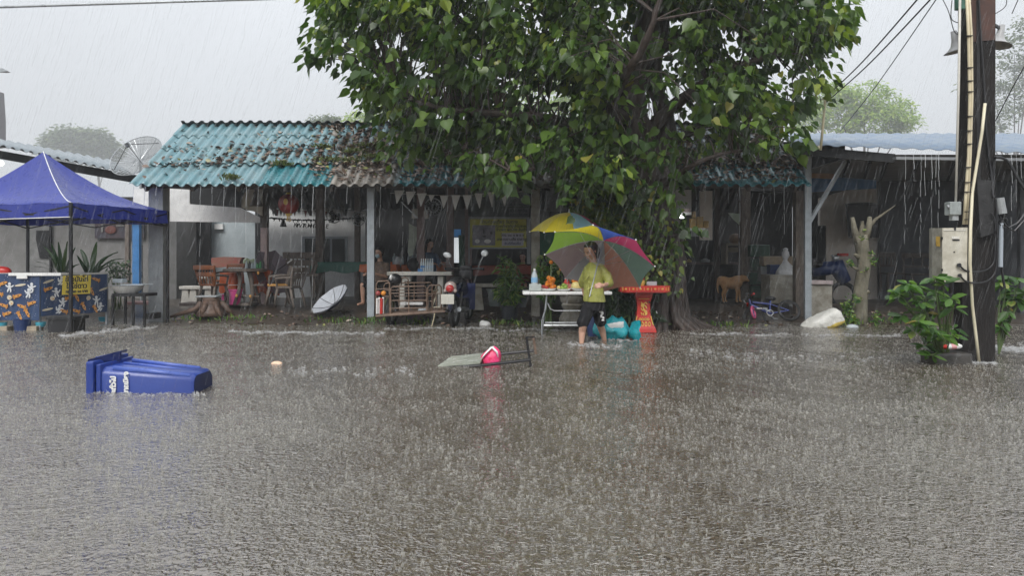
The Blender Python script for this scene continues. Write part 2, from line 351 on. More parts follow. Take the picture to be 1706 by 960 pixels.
n1 = _n(t, 'ShaderNodeTexNoise'); n1.inputs['Scale'].default_value = .5; n1.inputs['Detail'].default_value = 4; L.new(tc.outputs['Object'], n1.inputs['Vector'])
r1 = _n(t, 'ShaderNodeValToRGB'); r1.color_ramp.elements[0].position = .35; r1.color_ramp.elements[1].position = .7
r1.color_ramp.elements[0].color = (.090, .066, .042, 1); r1.color_ramp.elements[1].color = (.125, .104, .075, 1)
L.new(n1.outputs[0], r1.inputs[0]); L.new(r1.outputs[0], b.inputs['Base Color'])
b.inputs['Roughness'].default_value = .09; b.inputs['IOR'].default_value = 1.4; b.inputs['Specular IOR Level'].default_value = .5
mul = None
def ring(scale, freq, amp, off):
    v = _n(t, 'ShaderNodeTexVoronoi'); v.feature = 'F1'; v.inputs['Scale'].default_value = scale; v.inputs['Randomness'].default_value = 1
    mpn = _n(t, 'ShaderNodeMapping'); mpn.inputs['Location'].default_value = off; L.new(tc.outputs['Object'], mpn.inputs[0]); L.new(mpn.outputs[0], v.inputs['Vector'])
    ph = _n(t, 'ShaderNodeSeparateColor'); L.new(v.outputs['Color'], ph.inputs[0])
    a = _n(t, 'ShaderNodeMath', operation='MULTIPLY'); a.inputs[1].default_value = freq; L.new(v.outputs['Distance'], a.inputs[0])
    p2 = _n(t, 'ShaderNodeMath', operation='MULTIPLY'); p2.inputs[1].default_value = 6.3; L.new(ph.outputs[0], p2.inputs[0])
    ad = _n(t, 'ShaderNodeMath', operation='ADD'); L.new(a.outputs[0], ad.inputs[0]); L.new(p2.outputs[0], ad.inputs[1])
    si = _n(t, 'ShaderNodeMath', operation='SINE'); L.new(ad.outputs[0], si.inputs[0])
    fo = _n(t, 'ShaderNodeMapRange'); fo.inputs[1].default_value = 0; fo.inputs[2].default_value = .75; fo.inputs[3].default_value = amp; fo.inputs[4].default_value = 0; L.new(v.outputs['Distance'], fo.inputs[0])
    m_ = _n(t, 'ShaderNodeMath', operation='MULTIPLY'); L.new(si.outputs[0], m_.inputs[0]); L.new(fo.outputs[0], m_.inputs[1]); return m_
r_a = ring(9, 20, .30, (0, 0, 0)); r_b = ring(16, 18, .30, (3.3, 1.7, .4)); r_c = ring(30, 13, .35, (7.1, 2.2, .9))
nn = _n(t, 'ShaderNodeTexNoise'); nn.inputs['Scale'].default_value = 23; nn.inputs['Detail'].default_value = 1.6; nn.inputs['Roughness'].default_value = .5; nn.inputs['Distortion'].default_value = .6; L.new(tc.outputs['Object'], nn.inputs['Vector'])
nn2 = _n(t, 'ShaderNodeTexNoise'); nn2.inputs['Scale'].default_value = 6; nn2.inputs['Detail'].default_value = 2; nn2.inputs['Distortion'].default_value = 1.0; L.new(tc.outputs['Object'], nn2.inputs['Vector'])
def addn(a, b_, f=1):
    q = _n(t, 'ShaderNodeMath', operation='MULTIPLY_ADD'); q.inputs[1].default_value = f; L.new(b_.outputs[0], q.inputs[0]); L.new(a.outputs[0], q.inputs[2]); return q
sm = addn(addn(addn(addn(r_a, r_b), r_c), nn, 1.5), nn2, 1.9)
bn = _n(t, 'ShaderNodeBump'); bn.inputs['Strength'].default_value = 1; bn.inputs['Distance'].default_value = .021; L.new(sm.outputs[0], bn.inputs['Height']); L.new(bn.outputs[0], b.inputs['Normal'])
bc_ = _n(t, 'ShaderNodeBump'); bc_.inputs['Strength'].default_value = 1; bc_.inputs['Distance'].default_value = .0062; L.new(sm.outputs[0], bc_.inputs['Height']); L.new(bc_.outputs[0], b.inputs['Coat Normal'])
b.inputs['Coat Weight'].default_value = 1; b.inputs['Coat Roughness'].default_value = .10; b.inputs['Coat IOR'].default_value = 2.35
tag(grid('water', xs, ys, wz, wm), kind='structure')
# ---- splashes: one crown or spout where each drop has hit
def splashes(name, xs_, ys_, sc, m, hmul=1.0, zf=None):
    n = len(xs_); zz = (wz(xs_, ys_) if zf is None else zf(xs_, ys_)); k = 5
    V = []; 
    sc = np.broadcast_to(np.asarray(sc, float), (n,)); r = sc*rng.uniform(.25, 1.3, n); h = sc*rng.uniform(.3, 1.5, n)*hmul; a0 = rng.uniform(0, 6.28, n)
    lo, hi = [], []
    for i in range(k):
        a = a0+i*2*math.pi/k; jit = rng.uniform(.5, 1.2, n)
        lo.append(np.stack([xs_+r*.7*np.cos(a), ys_+r*.7*np.sin(a), zz-.002], -1))
        hi.append(np.stack([xs_+r*jit*np.cos(a), ys_+r*jit*np.sin(a), zz+h*.42*rng.uniform(.2, 1.4, n)], -1))
    # spout
    dx = rng.normal(0, .25, n)*h; dy = rng.normal(0, .25, n)*h; tall = rng.uniform(.2, 1.15, n)
    s0 = np.stack([xs_-sc*.16, ys_, zz], -1); s1 = np.stack([xs_+sc*.16, ys_, zz], -1); s2 = np.stack([xs_, ys_+sc*.2, zz], -1); tip = np.stack([xs_+dx, ys_+dy, zz+h*tall], -1)
    V = np.stack(lo+hi+[s0, s1, s2, tip], 1)  # n,14,3
    fs = []
    for i in range(k):
        if i in (1, 3, 4): continue
        j = (i+1) % k; fs.append((i, j, k+j)); fs.append((i, k+j, k+i))
    fs += [(10, 11, 13), (11, 12, 13), (12, 10, 13)]
    loops = np.array([i for f in fs for i in f]); FL = (loops[None]+np.arange(n)[:, None]*14).ravel()
    return npmesh(name, V.reshape(-1, 3), FL, np.full(len(fs)*n, 3), m)
def wedge(n, y0, y1, side=1.0):
    out = []
    while sum(len(a) for a, _ in out) < n:
        y = rng.uniform(y0, y1, n); x = rng.uniform(-12.5, 12.5, n); k = (np.abs(x) < .70*y+side) & (rng.uniform(size=n) < .35+.65*np.clip(noise_field(x, y), 0, 1)); out.append((x[k], y[k]))
    x = np.concatenate([a for a, _ in out])[:n]; y = np.concatenate([b_ for _, b_ in out])[:n]; return x, y
def noise_field(x, y): return .5+.5*np.sin(x*1.9+2*np.sin(y*1.1))*np.sin(y*2.7+1.3*np.sin(x*1.4))
x1, y1 = wedge(62000, 1.8, 14.4); x2, y2 = wedge(12000, 1.8, 6.5, .6); x1 = np.concatenate([x1, x2]); y1 = np.concatenate([y1, y2]); k = gz(x1, y1) < .0
s1 = splashes('rain_splashes', x1[k], y1[k], .0078*rng.uniform(.5, 1.9, k.sum()), M['splash'], 1.5); tag(s1, 'small white splashes where raindrops strike the flood water', 'splashes', kind='stuff')
# white water along the flooded kerb and round things that break the flow
fx, fy = [], []
def foam(px0, py0, px1, py1, n, wd=.06):
    t_ = rng.uniform(0, 1, n); py = py0+(py1-py0)*t_+1.2*np.sin(t_*23+px0); px = px0+(px1-px0)*t_; Y = H*F/(py-YH)+rng.normal(0, wd, n); x = (px-CX)/F*Y
    m_ = rng.uniform(size=n) < .35+.65*(np.sin(t_*41+py0)*np.sin(t_*17) > -.1); fx.append(x[m_]); fy.append(Y[m_])
foam(280, 535, 640, 536, 1000, .10); foam(380, 553, 560, 556, 900, .09); foam(560, 556, 640, 556, 250, .08); foam(480, 620, 700, 618, 160, .2); foam(1150, 590, 1500, 600, 260, .25); foam(640, 547, 950, 550, 700, .1)
foam(945, 574, 990, 576, 260, .14); foam(990, 577, 1035, 578, 160, .12); foam(1660, 578, 1720, 583, 900, .14); foam(1545, 600, 1600, 604, 350, .05); foam(1600, 605, 1660, 606, 250, .04)
foam(140, 657, 345, 657, 130, .07); foam(1150, 556, 1500, 560, 700, .12); foam(100, 560, 260, 545, 900, .12); foam(1000, 566, 1060, 569, 300, .05)
fx = np.concatenate(fx); fy = np.concatenate(fy)
tag(splashes('white_water', fx, fy, .026*rng.uniform(.4, 1.5, len(fx)), M['foam'], .8), 'white foaming water along the flooded kerb and round standing things', 'foam', kind='stuff')
# ---- falling rain
n = 12000; ry = 3.4+11.0*rng.uniform(0, 1, n)**.7; rx = rng.uniform(-.75, .75, n)*(ry+1.0); rz = rng.uniform(.05, 1, n)*(.5+H+.42*ry)
ln = rng.uniform(.08, .22, n); rr = rng.uniform(.0005, .00105, n)*(.6+ry/14); V = np.zeros((n, 6, 3)); sl_ = rng.normal(-.30, .035, n)
for i in range(3):
    a = 2*math.pi*i/3; V[:, i] = np.stack([rx+rr*math.cos(a), ry+rr*math.sin(a), rz], -1); V[:, i+3] = np.stack([rx+sl_*-1*ln+rr*math.cos(a), ry+rr*math.sin(a), rz+ln], -1)
fs = [(0, 1, 4, 3), (1, 2, 5, 4), (2, 0, 3, 5)]; loops = np.array([i for f in fs for i in f])
tag(npmesh('rain', V.reshape(-1, 3), (loops[None]+np.arange(n)[:, None]*6).ravel(), np.full(3*n, 4), M['drop']), 'slanting threads of heavy rain in the air', 'rain', kind='stuff')
# ---- rain haze
me = bpy.data.meshes.new('haze'); q = MB(); q.box((0, 170, 26), (700, 500, 56)); me.from_pydata([tuple(v) for v in q.v], [], q.f)
hm = bpy.data.materials.new('rain_haze'); hm.use_nodes = True; t = hm.node_tree; t.nodes.clear(); pv = _n(t, 'ShaderNodeVolumePrincipled'); oo = _n(t, 'ShaderNodeOutputMaterial')
pv.inputs['Color'].default_value = (.93, .955, .97, 1); pv.inputs['Density'].default_value = .0014; t.links.new(pv.outputs[0], oo.inputs['Volume'])
me.materials.append(hm); ho = bpy.data.objects.new('haze', me); COL.objects.link(ho); tag(ho, 'pale grey rain haze over the whole street', 'haze', kind='stuff')
SC.cycles.volume_bounces = 1
# ---- debris on the muddy ground
n = 900; dx = rng.uniform(-8, 8.5, n); dy = rng.uniform(13.7, 15.6, n); dz = gz(dx, dy)+.012
k = dz > .0; d = rng.normal(size=(n, 3)); d[:, 2] *= .2; nr = rng.normal(size=(n, 3))*.4+np.array([0, 0, 1])
tag(leaves('leaf_debris', OVAL, np.stack([dx, dy, dz], -1)[k], d[k], rng.uniform(.05, .12, n)[k], M['litter'], nrm=nr[k]), 'fallen brown leaves and twigs on the muddy verge', 'leaf litter', kind='stuff')
gp = []; 
for (px, Y, s_) in [(560, 14.4, .5), (690, 14.2, .4), (400, 14.6, .5), (330, 14.8, .5), (1190, 13.9, .9), (1160, 13.7, .6), (1400, 13.9, .5), (1460, 14.2, .6), (1130, 13.6, .5), (615, 14.3, .3), (880, 14.1, .6), (850, 14.2, .4)]:
    x = X_(px, Y)
    for _ in range(60): gp.append((x+random.gauss(0, s_*.5), Y+random.gauss(0, .15)))
gp = np.array(gp); z = gz(gp[:, 0], gp[:, 1]); d = rng.normal(size=(len(gp), 3))*.5; d[:, 2] = 1
tag(leaves('weeds', LANCE, np.stack([gp[:, 0], gp[:, 1], z], -1), d, rng.uniform(.04, .12, len(gp)), M['pleaf']), 'short weeds along the flooded verge', 'weeds', kind='stuff')
# ---------------------------------------------------------------- the open eating pavilion
XL, XR = X_(215, 14.2), X_(1352, 14.2); YE, ZE = 14.2, Z_(309, 14.2); YR, ZR = 16.55, Z_(213, 16.55)
pav = thing('pavilion', 'long open eating shelter with teal corrugated roof behind the flooded road', 'shelter', (0, 16, 0))
PER = .212
def corr(x): 
    c_ = np.cos(2*np.pi*x/PER); return .031*np.sign(c_)*np.abs(c_)**.6
def sheet(name, x0, x1, p0, p1, mats, mifun=None, off=0, parent=pav, amp=1, flip=False):
    """corrugated sheet between eave (y0,z0) and top (y1,z1)"""
    nx = int((x1-x0)/PER*12); X = np.linspace(x0, x1, nx); T = np.linspace(0, 1, 7); (y0, z0), (y1, z1) = p0, p1
    d = np.array([y1-y0, z1-z0]); d /= np.linalg.norm(d); nrm = np.array([-d[1], d[0]]); 
    if nrm[1] < 0: nrm = -nrm
    XX, TT = np.meshgrid(X, T); A = corr(XX)*amp+off+.006*np.sin(XX*2.3+TT*2)
    V = np.stack([XX, y0+(y1-y0)*TT+nrm[0]*A, z0+(z1-z0)*TT+nrm[1]*A], -1).reshape(-1, 3); V2 = V-np.array([0, nrm[0], nrm[1]])*.007
    i = (np.arange(6)[:, None]*nx+np.arange(nx-1)[None]).ravel(); Fq = np.stack([i, i+1, i+nx+1, i+nx], -1); N = len(V)
    F2 = Fq[:, ::-1]+N; e = np.arange(nx-1); Fe = np.stack([e+N, e+1+N, e+1, e], -1)
    cx = (X[:-1]+X[1:])/2; mi1 = np.tile([mifun(c_) for c_ in cx], 6) if mifun else np.zeros(len(Fq), int)
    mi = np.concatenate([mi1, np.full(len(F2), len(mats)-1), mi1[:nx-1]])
    return npmesh(name, np.concatenate([V, V2]), np.concatenate([Fq, F2, Fe]), np.full(len(Fq)+len(F2)+nx-1, 4), mats, mi=mi, parent=parent, smooth=True)
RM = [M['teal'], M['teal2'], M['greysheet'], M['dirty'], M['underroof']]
def slope(t_, off=0): return (YE+(YR-YE)*t_, ZE+(ZR-ZE)*t_)
random.seed(5); cuts = [.0, .30, .54, .77, 1.02]
for ti in range(4):
    pat = [random.random() for _ in range(40)]
    def mf(x, ti=ti, pat=pat):
        px = CX+x*F/(YE+(YR-YE)*cuts[ti]); k = int((x-XL)/.85); r_ = pat[k % 40]
        if ti == 0:
            if 548 < px < 655: return 2
            if px > 1150: return 1
            if 655 < px < 940: return 1 if r_ < .5 else (2 if r_ < .7 else 3)
            if px < 548: return 0 if r_ < .6 else 1 if px > 430 else 0
            return 3
        if px > 690: return 3 if r_ < .75 else 2
        if px > 560: return 3 if r_ < .35 else 0
        return 0 if r_ < .95 else 2
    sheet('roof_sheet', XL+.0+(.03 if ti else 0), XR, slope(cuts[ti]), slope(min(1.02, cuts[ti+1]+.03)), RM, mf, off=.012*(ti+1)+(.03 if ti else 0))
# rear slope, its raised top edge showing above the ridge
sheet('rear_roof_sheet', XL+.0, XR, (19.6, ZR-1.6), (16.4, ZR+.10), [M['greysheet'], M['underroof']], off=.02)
b = MB(); b.box((XL/2+XR/2-.0, YR+.02, ZR-.03), (XR-XL-.1, .06, .09)); b.build('ridge_beam', M['dwood'], pav)
b = MB(); b.box(((XL+XR)/2, YE+.35, ZE+.05), (XR-XL-.15, .05, .13)); b.box(((XL+XR)/2, YE+1.3, ZE+.65), (XR-XL-.2, .06, .1)); b.build('eave_beam', M['dwood'], pav)
b = MB()
for i in range(15):
    x = XL+.25+i*(XR-XL-.5)/14; b.bar((x, YE+.12, ZE-.05), (x, YR, ZR-.16), .06, .12); b.bar((x, YR, ZR-.16), (x, 19.5, ZR-1.72), .06, .12)
b.build('rafters', M['dwood'], pav)
def post(x0, x1, ytop, ybase, Y, m, name='post', d=None, lab=None, top=None):
    b = MB(); xa, xb = X_(x0, Y), X_(x1, Y); zt = Z_(ytop, Y) if top is None else top; zb = float(gz(xa, Y))-.1; d = d or (xb-xa)
    b.box(((xa+xb)/2, Y, (zt+zb)/2), (xb-xa, d, zt-zb), bev=.008); o = b.build(name, m, pav)
    if lab: o['label'] = lab
    return o
post(253, 277, 312, 530, 14.75, M['conc'], lab='thick grey concrete post beside the blue canopy')
post(612, 624, 312, 525, 14.75, M['steel'], d=.1, lab='slim pale grey post left of the sidecar')
post(885, 899, 312, 526, 14.9, M['conc2'], lab='stained concrete post behind the fruit table')
post(1340, 1351, 250, 530, 14.6, M['steel'], d=.08, lab='pale steel post with a diagonal strut')
post(1323, 1338, 318, 526, 15.1, M['wood'], lab='weathered timber post')
post(1232, 1248, 312, 500, 17.5, M['wood']); post(695, 708, 300, 490, 17.6, M['pinkwood']); post(744, 756, 300, 490, 18.2, M['pinkwood'])
post(775, 786, 310, 490, 18.2, M['pinkwood']); post(527, 540, 305, 490, 18.2, M['wood']); post(591, 600, 310, 485, 18.6, M['wood']); post(1190, 1198, 310, 490, 18.4, M['dwood'])
b = MB(); x = X_(441, 16.6); b.box((x, 16.6, 1.05), (.15, .15, 1.75), bev=.02, mi=0); b.box((x, 16.6, 2.4), (.16, .16, .98), bev=.02, mi=1); b.build('post', [M['pink2'], M['dwood']], pav)['label'] = 'pink lower half and dark upper half'
b = MB(); b.bar(P(1344, 378, 14.6), P(1408, 268, 14.6), .09, .06); b.build('strut', M['steel'], pav)
# side and back walls under the shelter
b = MB(); b.pbox(448, 322, 608, 500, 20.0, .15, 0); o = b.build('back_wall', M['wwall'], pav); o['label'] = 'pale grey rear wall with a dark window'
wd = MB(); wd.pbox(503, 394, 579, 441, 19.97, .04); wf = wd.build('window', M['steel'], pav)
g = MB(); g.pbox(508, 398, 549, 438, 19.955, .02); g.pbox(553, 398, 574, 438, 19.955, .02); g.build('pane', M['glass'], wf)
b = MB(); b.pbox(340, 362, 436, 500, 20.6, .12); o = b.build('back_wall', mat('bluish_wall', (.46, .52, .54), rough=.7, vs_=2, c2=(.32, .37, .39)), pav)
for a_ in ((270, 300, 350, 505, 20.2), (425, 340, 450, 500, 20.1), (606, 300, 744, 505, 20.2), (770, 300, 1320, 505, 20.2), (744, 300, 770, 382, 20.21)): b = MB(); b.pbox(*a_, .1); b.build('shade_wall', M['dark'], pav)  # near-black walls added across the rear to keep the interior dark
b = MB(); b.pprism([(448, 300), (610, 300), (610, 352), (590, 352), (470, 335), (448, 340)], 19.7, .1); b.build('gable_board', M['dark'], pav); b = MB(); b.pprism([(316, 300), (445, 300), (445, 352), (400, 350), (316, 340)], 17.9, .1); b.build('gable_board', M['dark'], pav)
b = MB(); b.pprism([(283, 314), (316, 316), (316, 340), (400, 346), (436, 364), (436, 371), (283, 369)], 16.9, .04); b.pprism([(222, 316), (253, 312), (253, 372), (222, 372)], 16.4, .04); o = b.build('valance_board', M['white'], pav); o['label'] = 'long white board hanging under the left end of the roof'
# glowing panel stands in for daylight through the rear doorway
b = MB(); b.pbox(752, 396, 767, 438, 20.6, .06); o = b.build('daylight_panel', mat('doorway_glow', (.80, .85, .88), emit=.55, rough=.8, var=.25, vs_=3), pav); o['label'] = 'glowing panel standing in for daylight in a rear doorway'
b = MB(); b.pbox(751, 382, 768, 395, 20.15, .03); b.build('blue_awning', M['blue'], pav)
# dark ceiling and end wall added behind to shut out light
b = MB(); b.box((0, 22.7, 3.05), (14.5, 6.0, .08)); b.box((0, 25.6, 1.5), (14.5, .1, 3.1)); o = b.build('rear_shade_shell', M['dark'], pav)
# ---- leaves and moss caught on the roof
def roofpt(px, t_): Y = YE+(YR-YE)*t_; x = X_(px, Y); return x, Y, ZE+(ZR-ZE)*t_+.05+float(corr(np.array(x)))+.03
lp, ld, lz = [], [], []
random.seed(11)
while len(lp) < 15000:
    px = random.uniform(230, 1330); t_ = random.uniform(.02, 1)
    den = math.exp(-((px-760)/330)**2)*(.55+.45*t_)
    if px < 520: den *= .10+1.1*math.exp(-((t_-.30-(px-300)/900)/.10)**2)+.9*math.exp(-((t_-.57)/.03)**2)
    if px > 1000: den += .5
    if t_ < .28: den *= .35
    if t_ > .28 and t_ < .36: den *= 2
    v = corr(np.array(X_(px, YE+(YR-YE)*t_)))
    if v > .015 and random.random() < .72: continue
    if random.random() < den*(.25+1.1*abs(nz(px*.018, t_*3, 1))):
        pt_ = roofpt(px, t_)
        if pt_[0] < XL+.08 or pt_[0] > XR-.05: continue
        lp.append(pt_); ld.append((random.gauss(0, 1), random.gauss(0, 1), random.gauss(0, .3))); lz.append((random.gauss(0, .5), -.5+random.gauss(0, .5), .8))
tag(leaves('roof_leaf_litter', OVAL, lp, ld, rng.uniform(.06, .15, len(lp)), M['litter'], nrm=np.array(lz)), 'dead brown leaves lying in the channels of the teal roof', 'leaf litter', kind='stuff')
mp_, md = [], []
for (px, t_, s_) in [(470, .28, .10), (545, .34, .17), (580, .33, .17), (610, .57, .13), (590, .45, .12), (540, .56, .10), (385, .03, .07), (650, .5, .15), (735, .3, .15), (620, .38, .12)]:
    c = Vector(roofpt(px, t_))
    for _ in range(260): 
        mp_.append((c.x+random.gauss(0, s_), c.y+random.gauss(0, s_*.5), c.z+random.gauss(0, .02)+ .0)); md.append((random.gauss(0, .5), random.gauss(-.2, .5), 1))
tag(leaves('roof_moss', LANCE, mp_, md, rng.uniform(.04, .1, len(mp_)), M['moss']), 'tufts of green moss and weed growing on the roof', 'moss', kind='stuff')
# ---- water running off both roofs
b = MB(); random.seed(3)
def stream(x, y, z, L_, r=.004):
    q = z; ph = random.random()*6
    while q > z-L_:
        l = random.uniform(.12, .5); n_ = 5; f0 = (z-q)/max(L_, .1)
        pts = [(x+.006*math.sin((q-k_*l/n_)*7+ph)-.03*(z-q+k_*l/n_)*.3, y-.02-.02*k_/n_, q-k_*l/n_) for k_ in range(n_+1)]
        b.tube(pts, [r*(1.2-.7*f0)*random.uniform(.6, 1.1)]*(n_+1), 4); q -= l+random.uniform(0, .07)*(1+3*f0)
x = XL+PER*.5
while x < XR:
    px = CX+x*F/YE
    if random.random() < .8: stream(x+random.gauss(0, .01), YE-.01, ZE-.02, random.choice([.25, .4, .9, 1.7, 2.3]) if px < 950 else random.choice([.15, .3, .9, 1.8]), random.uniform(.003, .0055))
    x += PER*random.choice([1, 1, 2])
for px in [1507, 1521, 1533, 1540, 1551, 1558, 1563, 1684, 1692, 1700]:
    Y = 13.0; stream(X_(px, Y), Y, Z_(257, Y), random.choice([.5, 1.0, 1.5]), .0045)
b.build('roof_runoff', M['stream']); tag(bpy.data.objects['roof_runoff'], 'thin strings of rainwater running off the roof edges', 'runoff', kind='stuff')
# ---- pennants under the eave
bn_ = thing('pennant_string', 'string of plain white triangular pennants under the shelter eave', 'bunting', P(750, 330, 14.9))
b = MB(); cord = [P(x_, 318+4*math.sin((x_-655)/245*math.pi)-(.02*(x_-655) if x_ > 790 else 0)+4, 14.9) for x_ in range(650, 905, 12)]; b.tube(cord, .004, 5); b.build('cord', M['paper'], bn_)
pm = clothmat('pennant_cloth', (.85, .85, .83), tl=.3)
for (x0, x1, y0, tx, ty) in [(657, 674, 317, 661, 339), (676, 693, 319, 680, 341), (695, 711, 322, 701, 344), (714, 724, 325, 718, 336), (733, 747, 326, 739, 347), (752, 767, 325, 758, 350), (771, 786, 325, 778, 349), (790, 804, 322, 799, 347), (812, 822, 320, 820, 345), (832, 846, 320, 841, 343)]:
    b = MB(); b.pprism([(x0, y0), (x1, y0), (tx+.5, ty), (tx-.5, ty)], 14.88, .006); b.build('pennant', pm, bn_)
# darker back-wall bunting, letter banner, tinsel garland
b2 = thing('dark_pennant_string', 'small red and black pennants strung across the pale rear wall', 'bunting', P(520, 345, 18.6))
b = MB(); b.tube([P(448, 349, 18.6), P(500, 352, 18.6), P(560, 349, 18.6), P(590, 350, 18.6)], .006, 5); b.build('cord', M['black'], b2)
dr = mat('dark_red_cloth', (.16, .03, .03), rough=.7)
for i, (x_, y_) in enumerate([(455, 349), (462, 349), (468, 350), (473, 350), (491, 350), (498, 346), (503, 340), (509, 351), (512, 341), (527, 351), (543, 352), (577, 350)]):
    b = MB(); b.pprism([(x_-2.6, y_), (x_+2.6, y_), (x_, y_+11)], 18.58, .01); b.build('pennant', dr if i % 3 == 1 else M['black'], b2)
b = MB(); pts = [P(448+i*1.9, 363+4*math.sin(i/77*3.14)+random.uniform(-.6, .6), 18.9) for i in range(78)]; b.tube(pts, [random.uniform(.014, .034) for _ in pts], 6)
for i in range(5, 75, 4): b.tube([pts[i], pts[i]+Vector((random.uniform(-.03, .03), 0, -.07))], [.02, .008], 5)
tag(b.build('tinsel_garland', M['black']), 'dark tinsel garland sagging across the pale rear wall', 'garland')
lb = thing('letter_banner', 'strip of small black cut-out letters below the tinsel garland', 'banner', P(510, 373, 18.95))
for i, (ch, x_) in enumerate(zip('NWTRMMTE', (493, 498, 505.5, 508.5, 516, 520.5, 526, 545))): text('letter', ch, .15, Matrix.Translation(P(x_, 376+.15*(x_-500)*.2, 18.95))@FACE@Matrix.Rotation(R(-12), 4, 'Z'), M['ink'], lb, .004, bold=.003)
b = MB()
for (cx, cy, w0, w1, hh, Y) in [(472, 371, 3, 6, 14, 18.9)]:
    b.lathe(P(cx, cy+hh/2, Y), [(w1/F*Y, 0), (w1/F*Y*.9, .03), (w0/F*Y, hh/F*Y*.6), (w0/F*Y*.7, hh/F*Y*.95), (0, hh/F*Y)], 14)
tag(b.build('paper_bell', M['black'], smooth=True), 'small black paper bell hanging under the tinsel garland', 'bell decoration')
b = MB(); b.lathe(P(427, 343, 16.2), [(.15, 0), (.13, .03), (.07, .16), (.05, .22), (.07, .28), (.03, .32), (.05, .36), (0, .40)], 16); tag(b.build('straw_bell', mat('dark_straw', (.12, .10, .085), rough=.9, var=.4), smooth=True), 'dark woven bell hanging in front of the cream cloth', 'bell decoration')
b = MB(); b.pprism([(402, 345), (404, 328), (412, 315), (437, 315), (437, 360), (425, 353), (410, 349)], 16.35, .03); tag(b.build('cream_cloth', mat('cream_cloth', (.5, .46, .36), rough=.8, var=.2)), 'cream cloth hung beside the top of the pink post', 'cloth')
# lantern
ln_ = thing('red_lantern', 'round red paper lantern with gold emblem hanging under the shelter roof', 'lantern', P(481, 357, 15.6))
b = MB(); c = P(481, 340, 15.6)
lm = mat('lantern_red', (.36, .03, .025), rough=.5, var=.3, vs_=8)
prof = [(.05, -.20)]+[(.215*math.cos(a)*(1+.0), .205*math.sin(a)) for a in np.linspace(-1.3, 1.3, 15)]+[(.05, .20)]
b.lathe(c, prof, 24); b.build('shade', lm, ln_, smooth=True)
b = MB()
for k_ in range(12): a = k_*math.pi/6; b.tube([c+Vector((.218*math.cos(t_)*math.cos(a), .218*math.cos(t_)*math.sin(a), .208*math.sin(t_))) for t_ in np.linspace(-1.3, 1.3, 9)], .004, 4)
b.build('ribs', mat('lantern_rib', (.20, .02, .02), rough=.5), ln_)
b = MB(); b.lathe(c-Vector((0, 0, .25)), [(.05, 0), (.07, .05)], 14); b.lathe(c+Vector((0, 0, .2)), [(.07, 0), (.05, .04)], 14); b.ball(c+Vector((0, -.205, .03)), (.05, .02, .07), 10)
for k_ in range(10): a = k_*.63; b.tube([c+Vector((.03*math.cos(a), .03*math.sin(a), -.25)), c+Vector((.045*math.cos(a), .045*math.sin(a), -.36))], .006, 4)
b.build('gold_trim', M['gold'], ln_)
# wall fans
def fan(px, py, Y, r, lab):
    t_ = thing('wall_fan', lab, 'fan', P(px, py, Y)); c = P(px, py, Y); b = MB(); Mx = Matrix.Rotation(R(90), 4, 'X')@Matrix.Rotation(R(20), 4, 'Y')
    b.torus(c, r, .012, M=Mx); b.torus(c, r*.6, .006, M=Mx); b.torus(c, r*.3, .006, M=Mx)
    for k_ in range(16): a = k_*math.pi/8; b.tube([c, c+(Mx@Vector((math.cos(a)*r, math.sin(a)*r, 0)))], .004, 4)
    b.build('cage', M['galv'], t_); b = MB(); b.ball(c, (.07, .12, .07), 12)
    for k_ in range(3):
        a = k_*2.09; u = Mx@Vector((math.cos(a), math.sin(a), 0)); v = Mx@Vector((-math.sin(a), math.cos(a), 0)); b.prism([c+u*.05-v*.03, c+u*r*.85-v*.05, c+u*r*.9+v*.09, c+u*.05+v*.05], (0, .01, 0))
    b.build('blades', M['dark'], t_)
fan(556, 360, 18.4, .17, 'dark wall fan fixed beside the second timber column'); fan(597, 365, 18.4, .16, 'dark fan hanging left of the slim grey post')
fan(722, 345, 17.3, .2, 'round cage fan above the person in blue')
# ---------------------------------------------------------------- big pipal tree
def inpoly(x, y, pl):
    c = False; n = len(pl); j = n-1
    for i in range(n):
        if (pl[i][1] > y) != (pl[j][1] > y) and x < (pl[j][0]-pl[i][0])*(y-pl[i][1])/(pl[j][1]-pl[i][1])+pl[i][0]: c = not c
        j = i
    return c
random.seed(21)
TC = Vector((X_(1095, 13.35), 13.35, 0))
tree = thing('pipal_tree', 'huge spreading tree with heart-shaped leaves and a dark fluted trunk before the shelter', 'tree', (TC.x, TC.y, 0))
# trunk and limbs as tapering tubes, fluted with root strands
trunk = MB(); S = []      # S: attachment samples (pos, radius)
def limb(pts, r0, r1, n=10, seg=8, mb=None):
    pts = [Vector(p) for p in pts]; out = []
    for i in range(len(pts)-1):
        p0 = pts[max(0, i-1)]; p1 = pts[i]; p2 = pts[i+1]; p3 = pts[min(len(pts)-1, i+2)]
        for k in range(seg):
            t = k/seg; out.append(.5*((2*p1)+(p2-p0)*t+(2*p0-5*p1+4*p2-p3)*t*t+(3*p1-p0-3*p2+p3)*t**3))
    out.append(pts[-1]); m_ = len(out); rs = [(r0+(r1-r0)*(i/(m_-1))**.8)*(1+.09*math.sin(i*1.7+r0*50)) for i in range(m_)]
    out = [p+Vector((nz(p.z*2, i, 1), nz(i, p.z, 1, 5), 0))*.05 for i, p in enumerate(out)]
    (mb or trunk).tube(out, rs, n)
    for p, r in zip(out, rs): S.append((p, r))
    return out
a0 = P(1098, 541, 13.35)
main = limb([TC+Vector((.03, 0, -.15)), P(1104, 500, 13.35), P(1100, 440, 13.35), P(1098, 380, 13.3), P(1085, 310, 13.3), P(1060, 230, 13.3)], .40, .33, 16)
limb([P(1062, 235, 13.3), P(1050, 150, 13.3), P(1075, 60, 13.2), P(1090, -80, 13.2), P(1100, -260, 13.2)], .33, .12, 12)
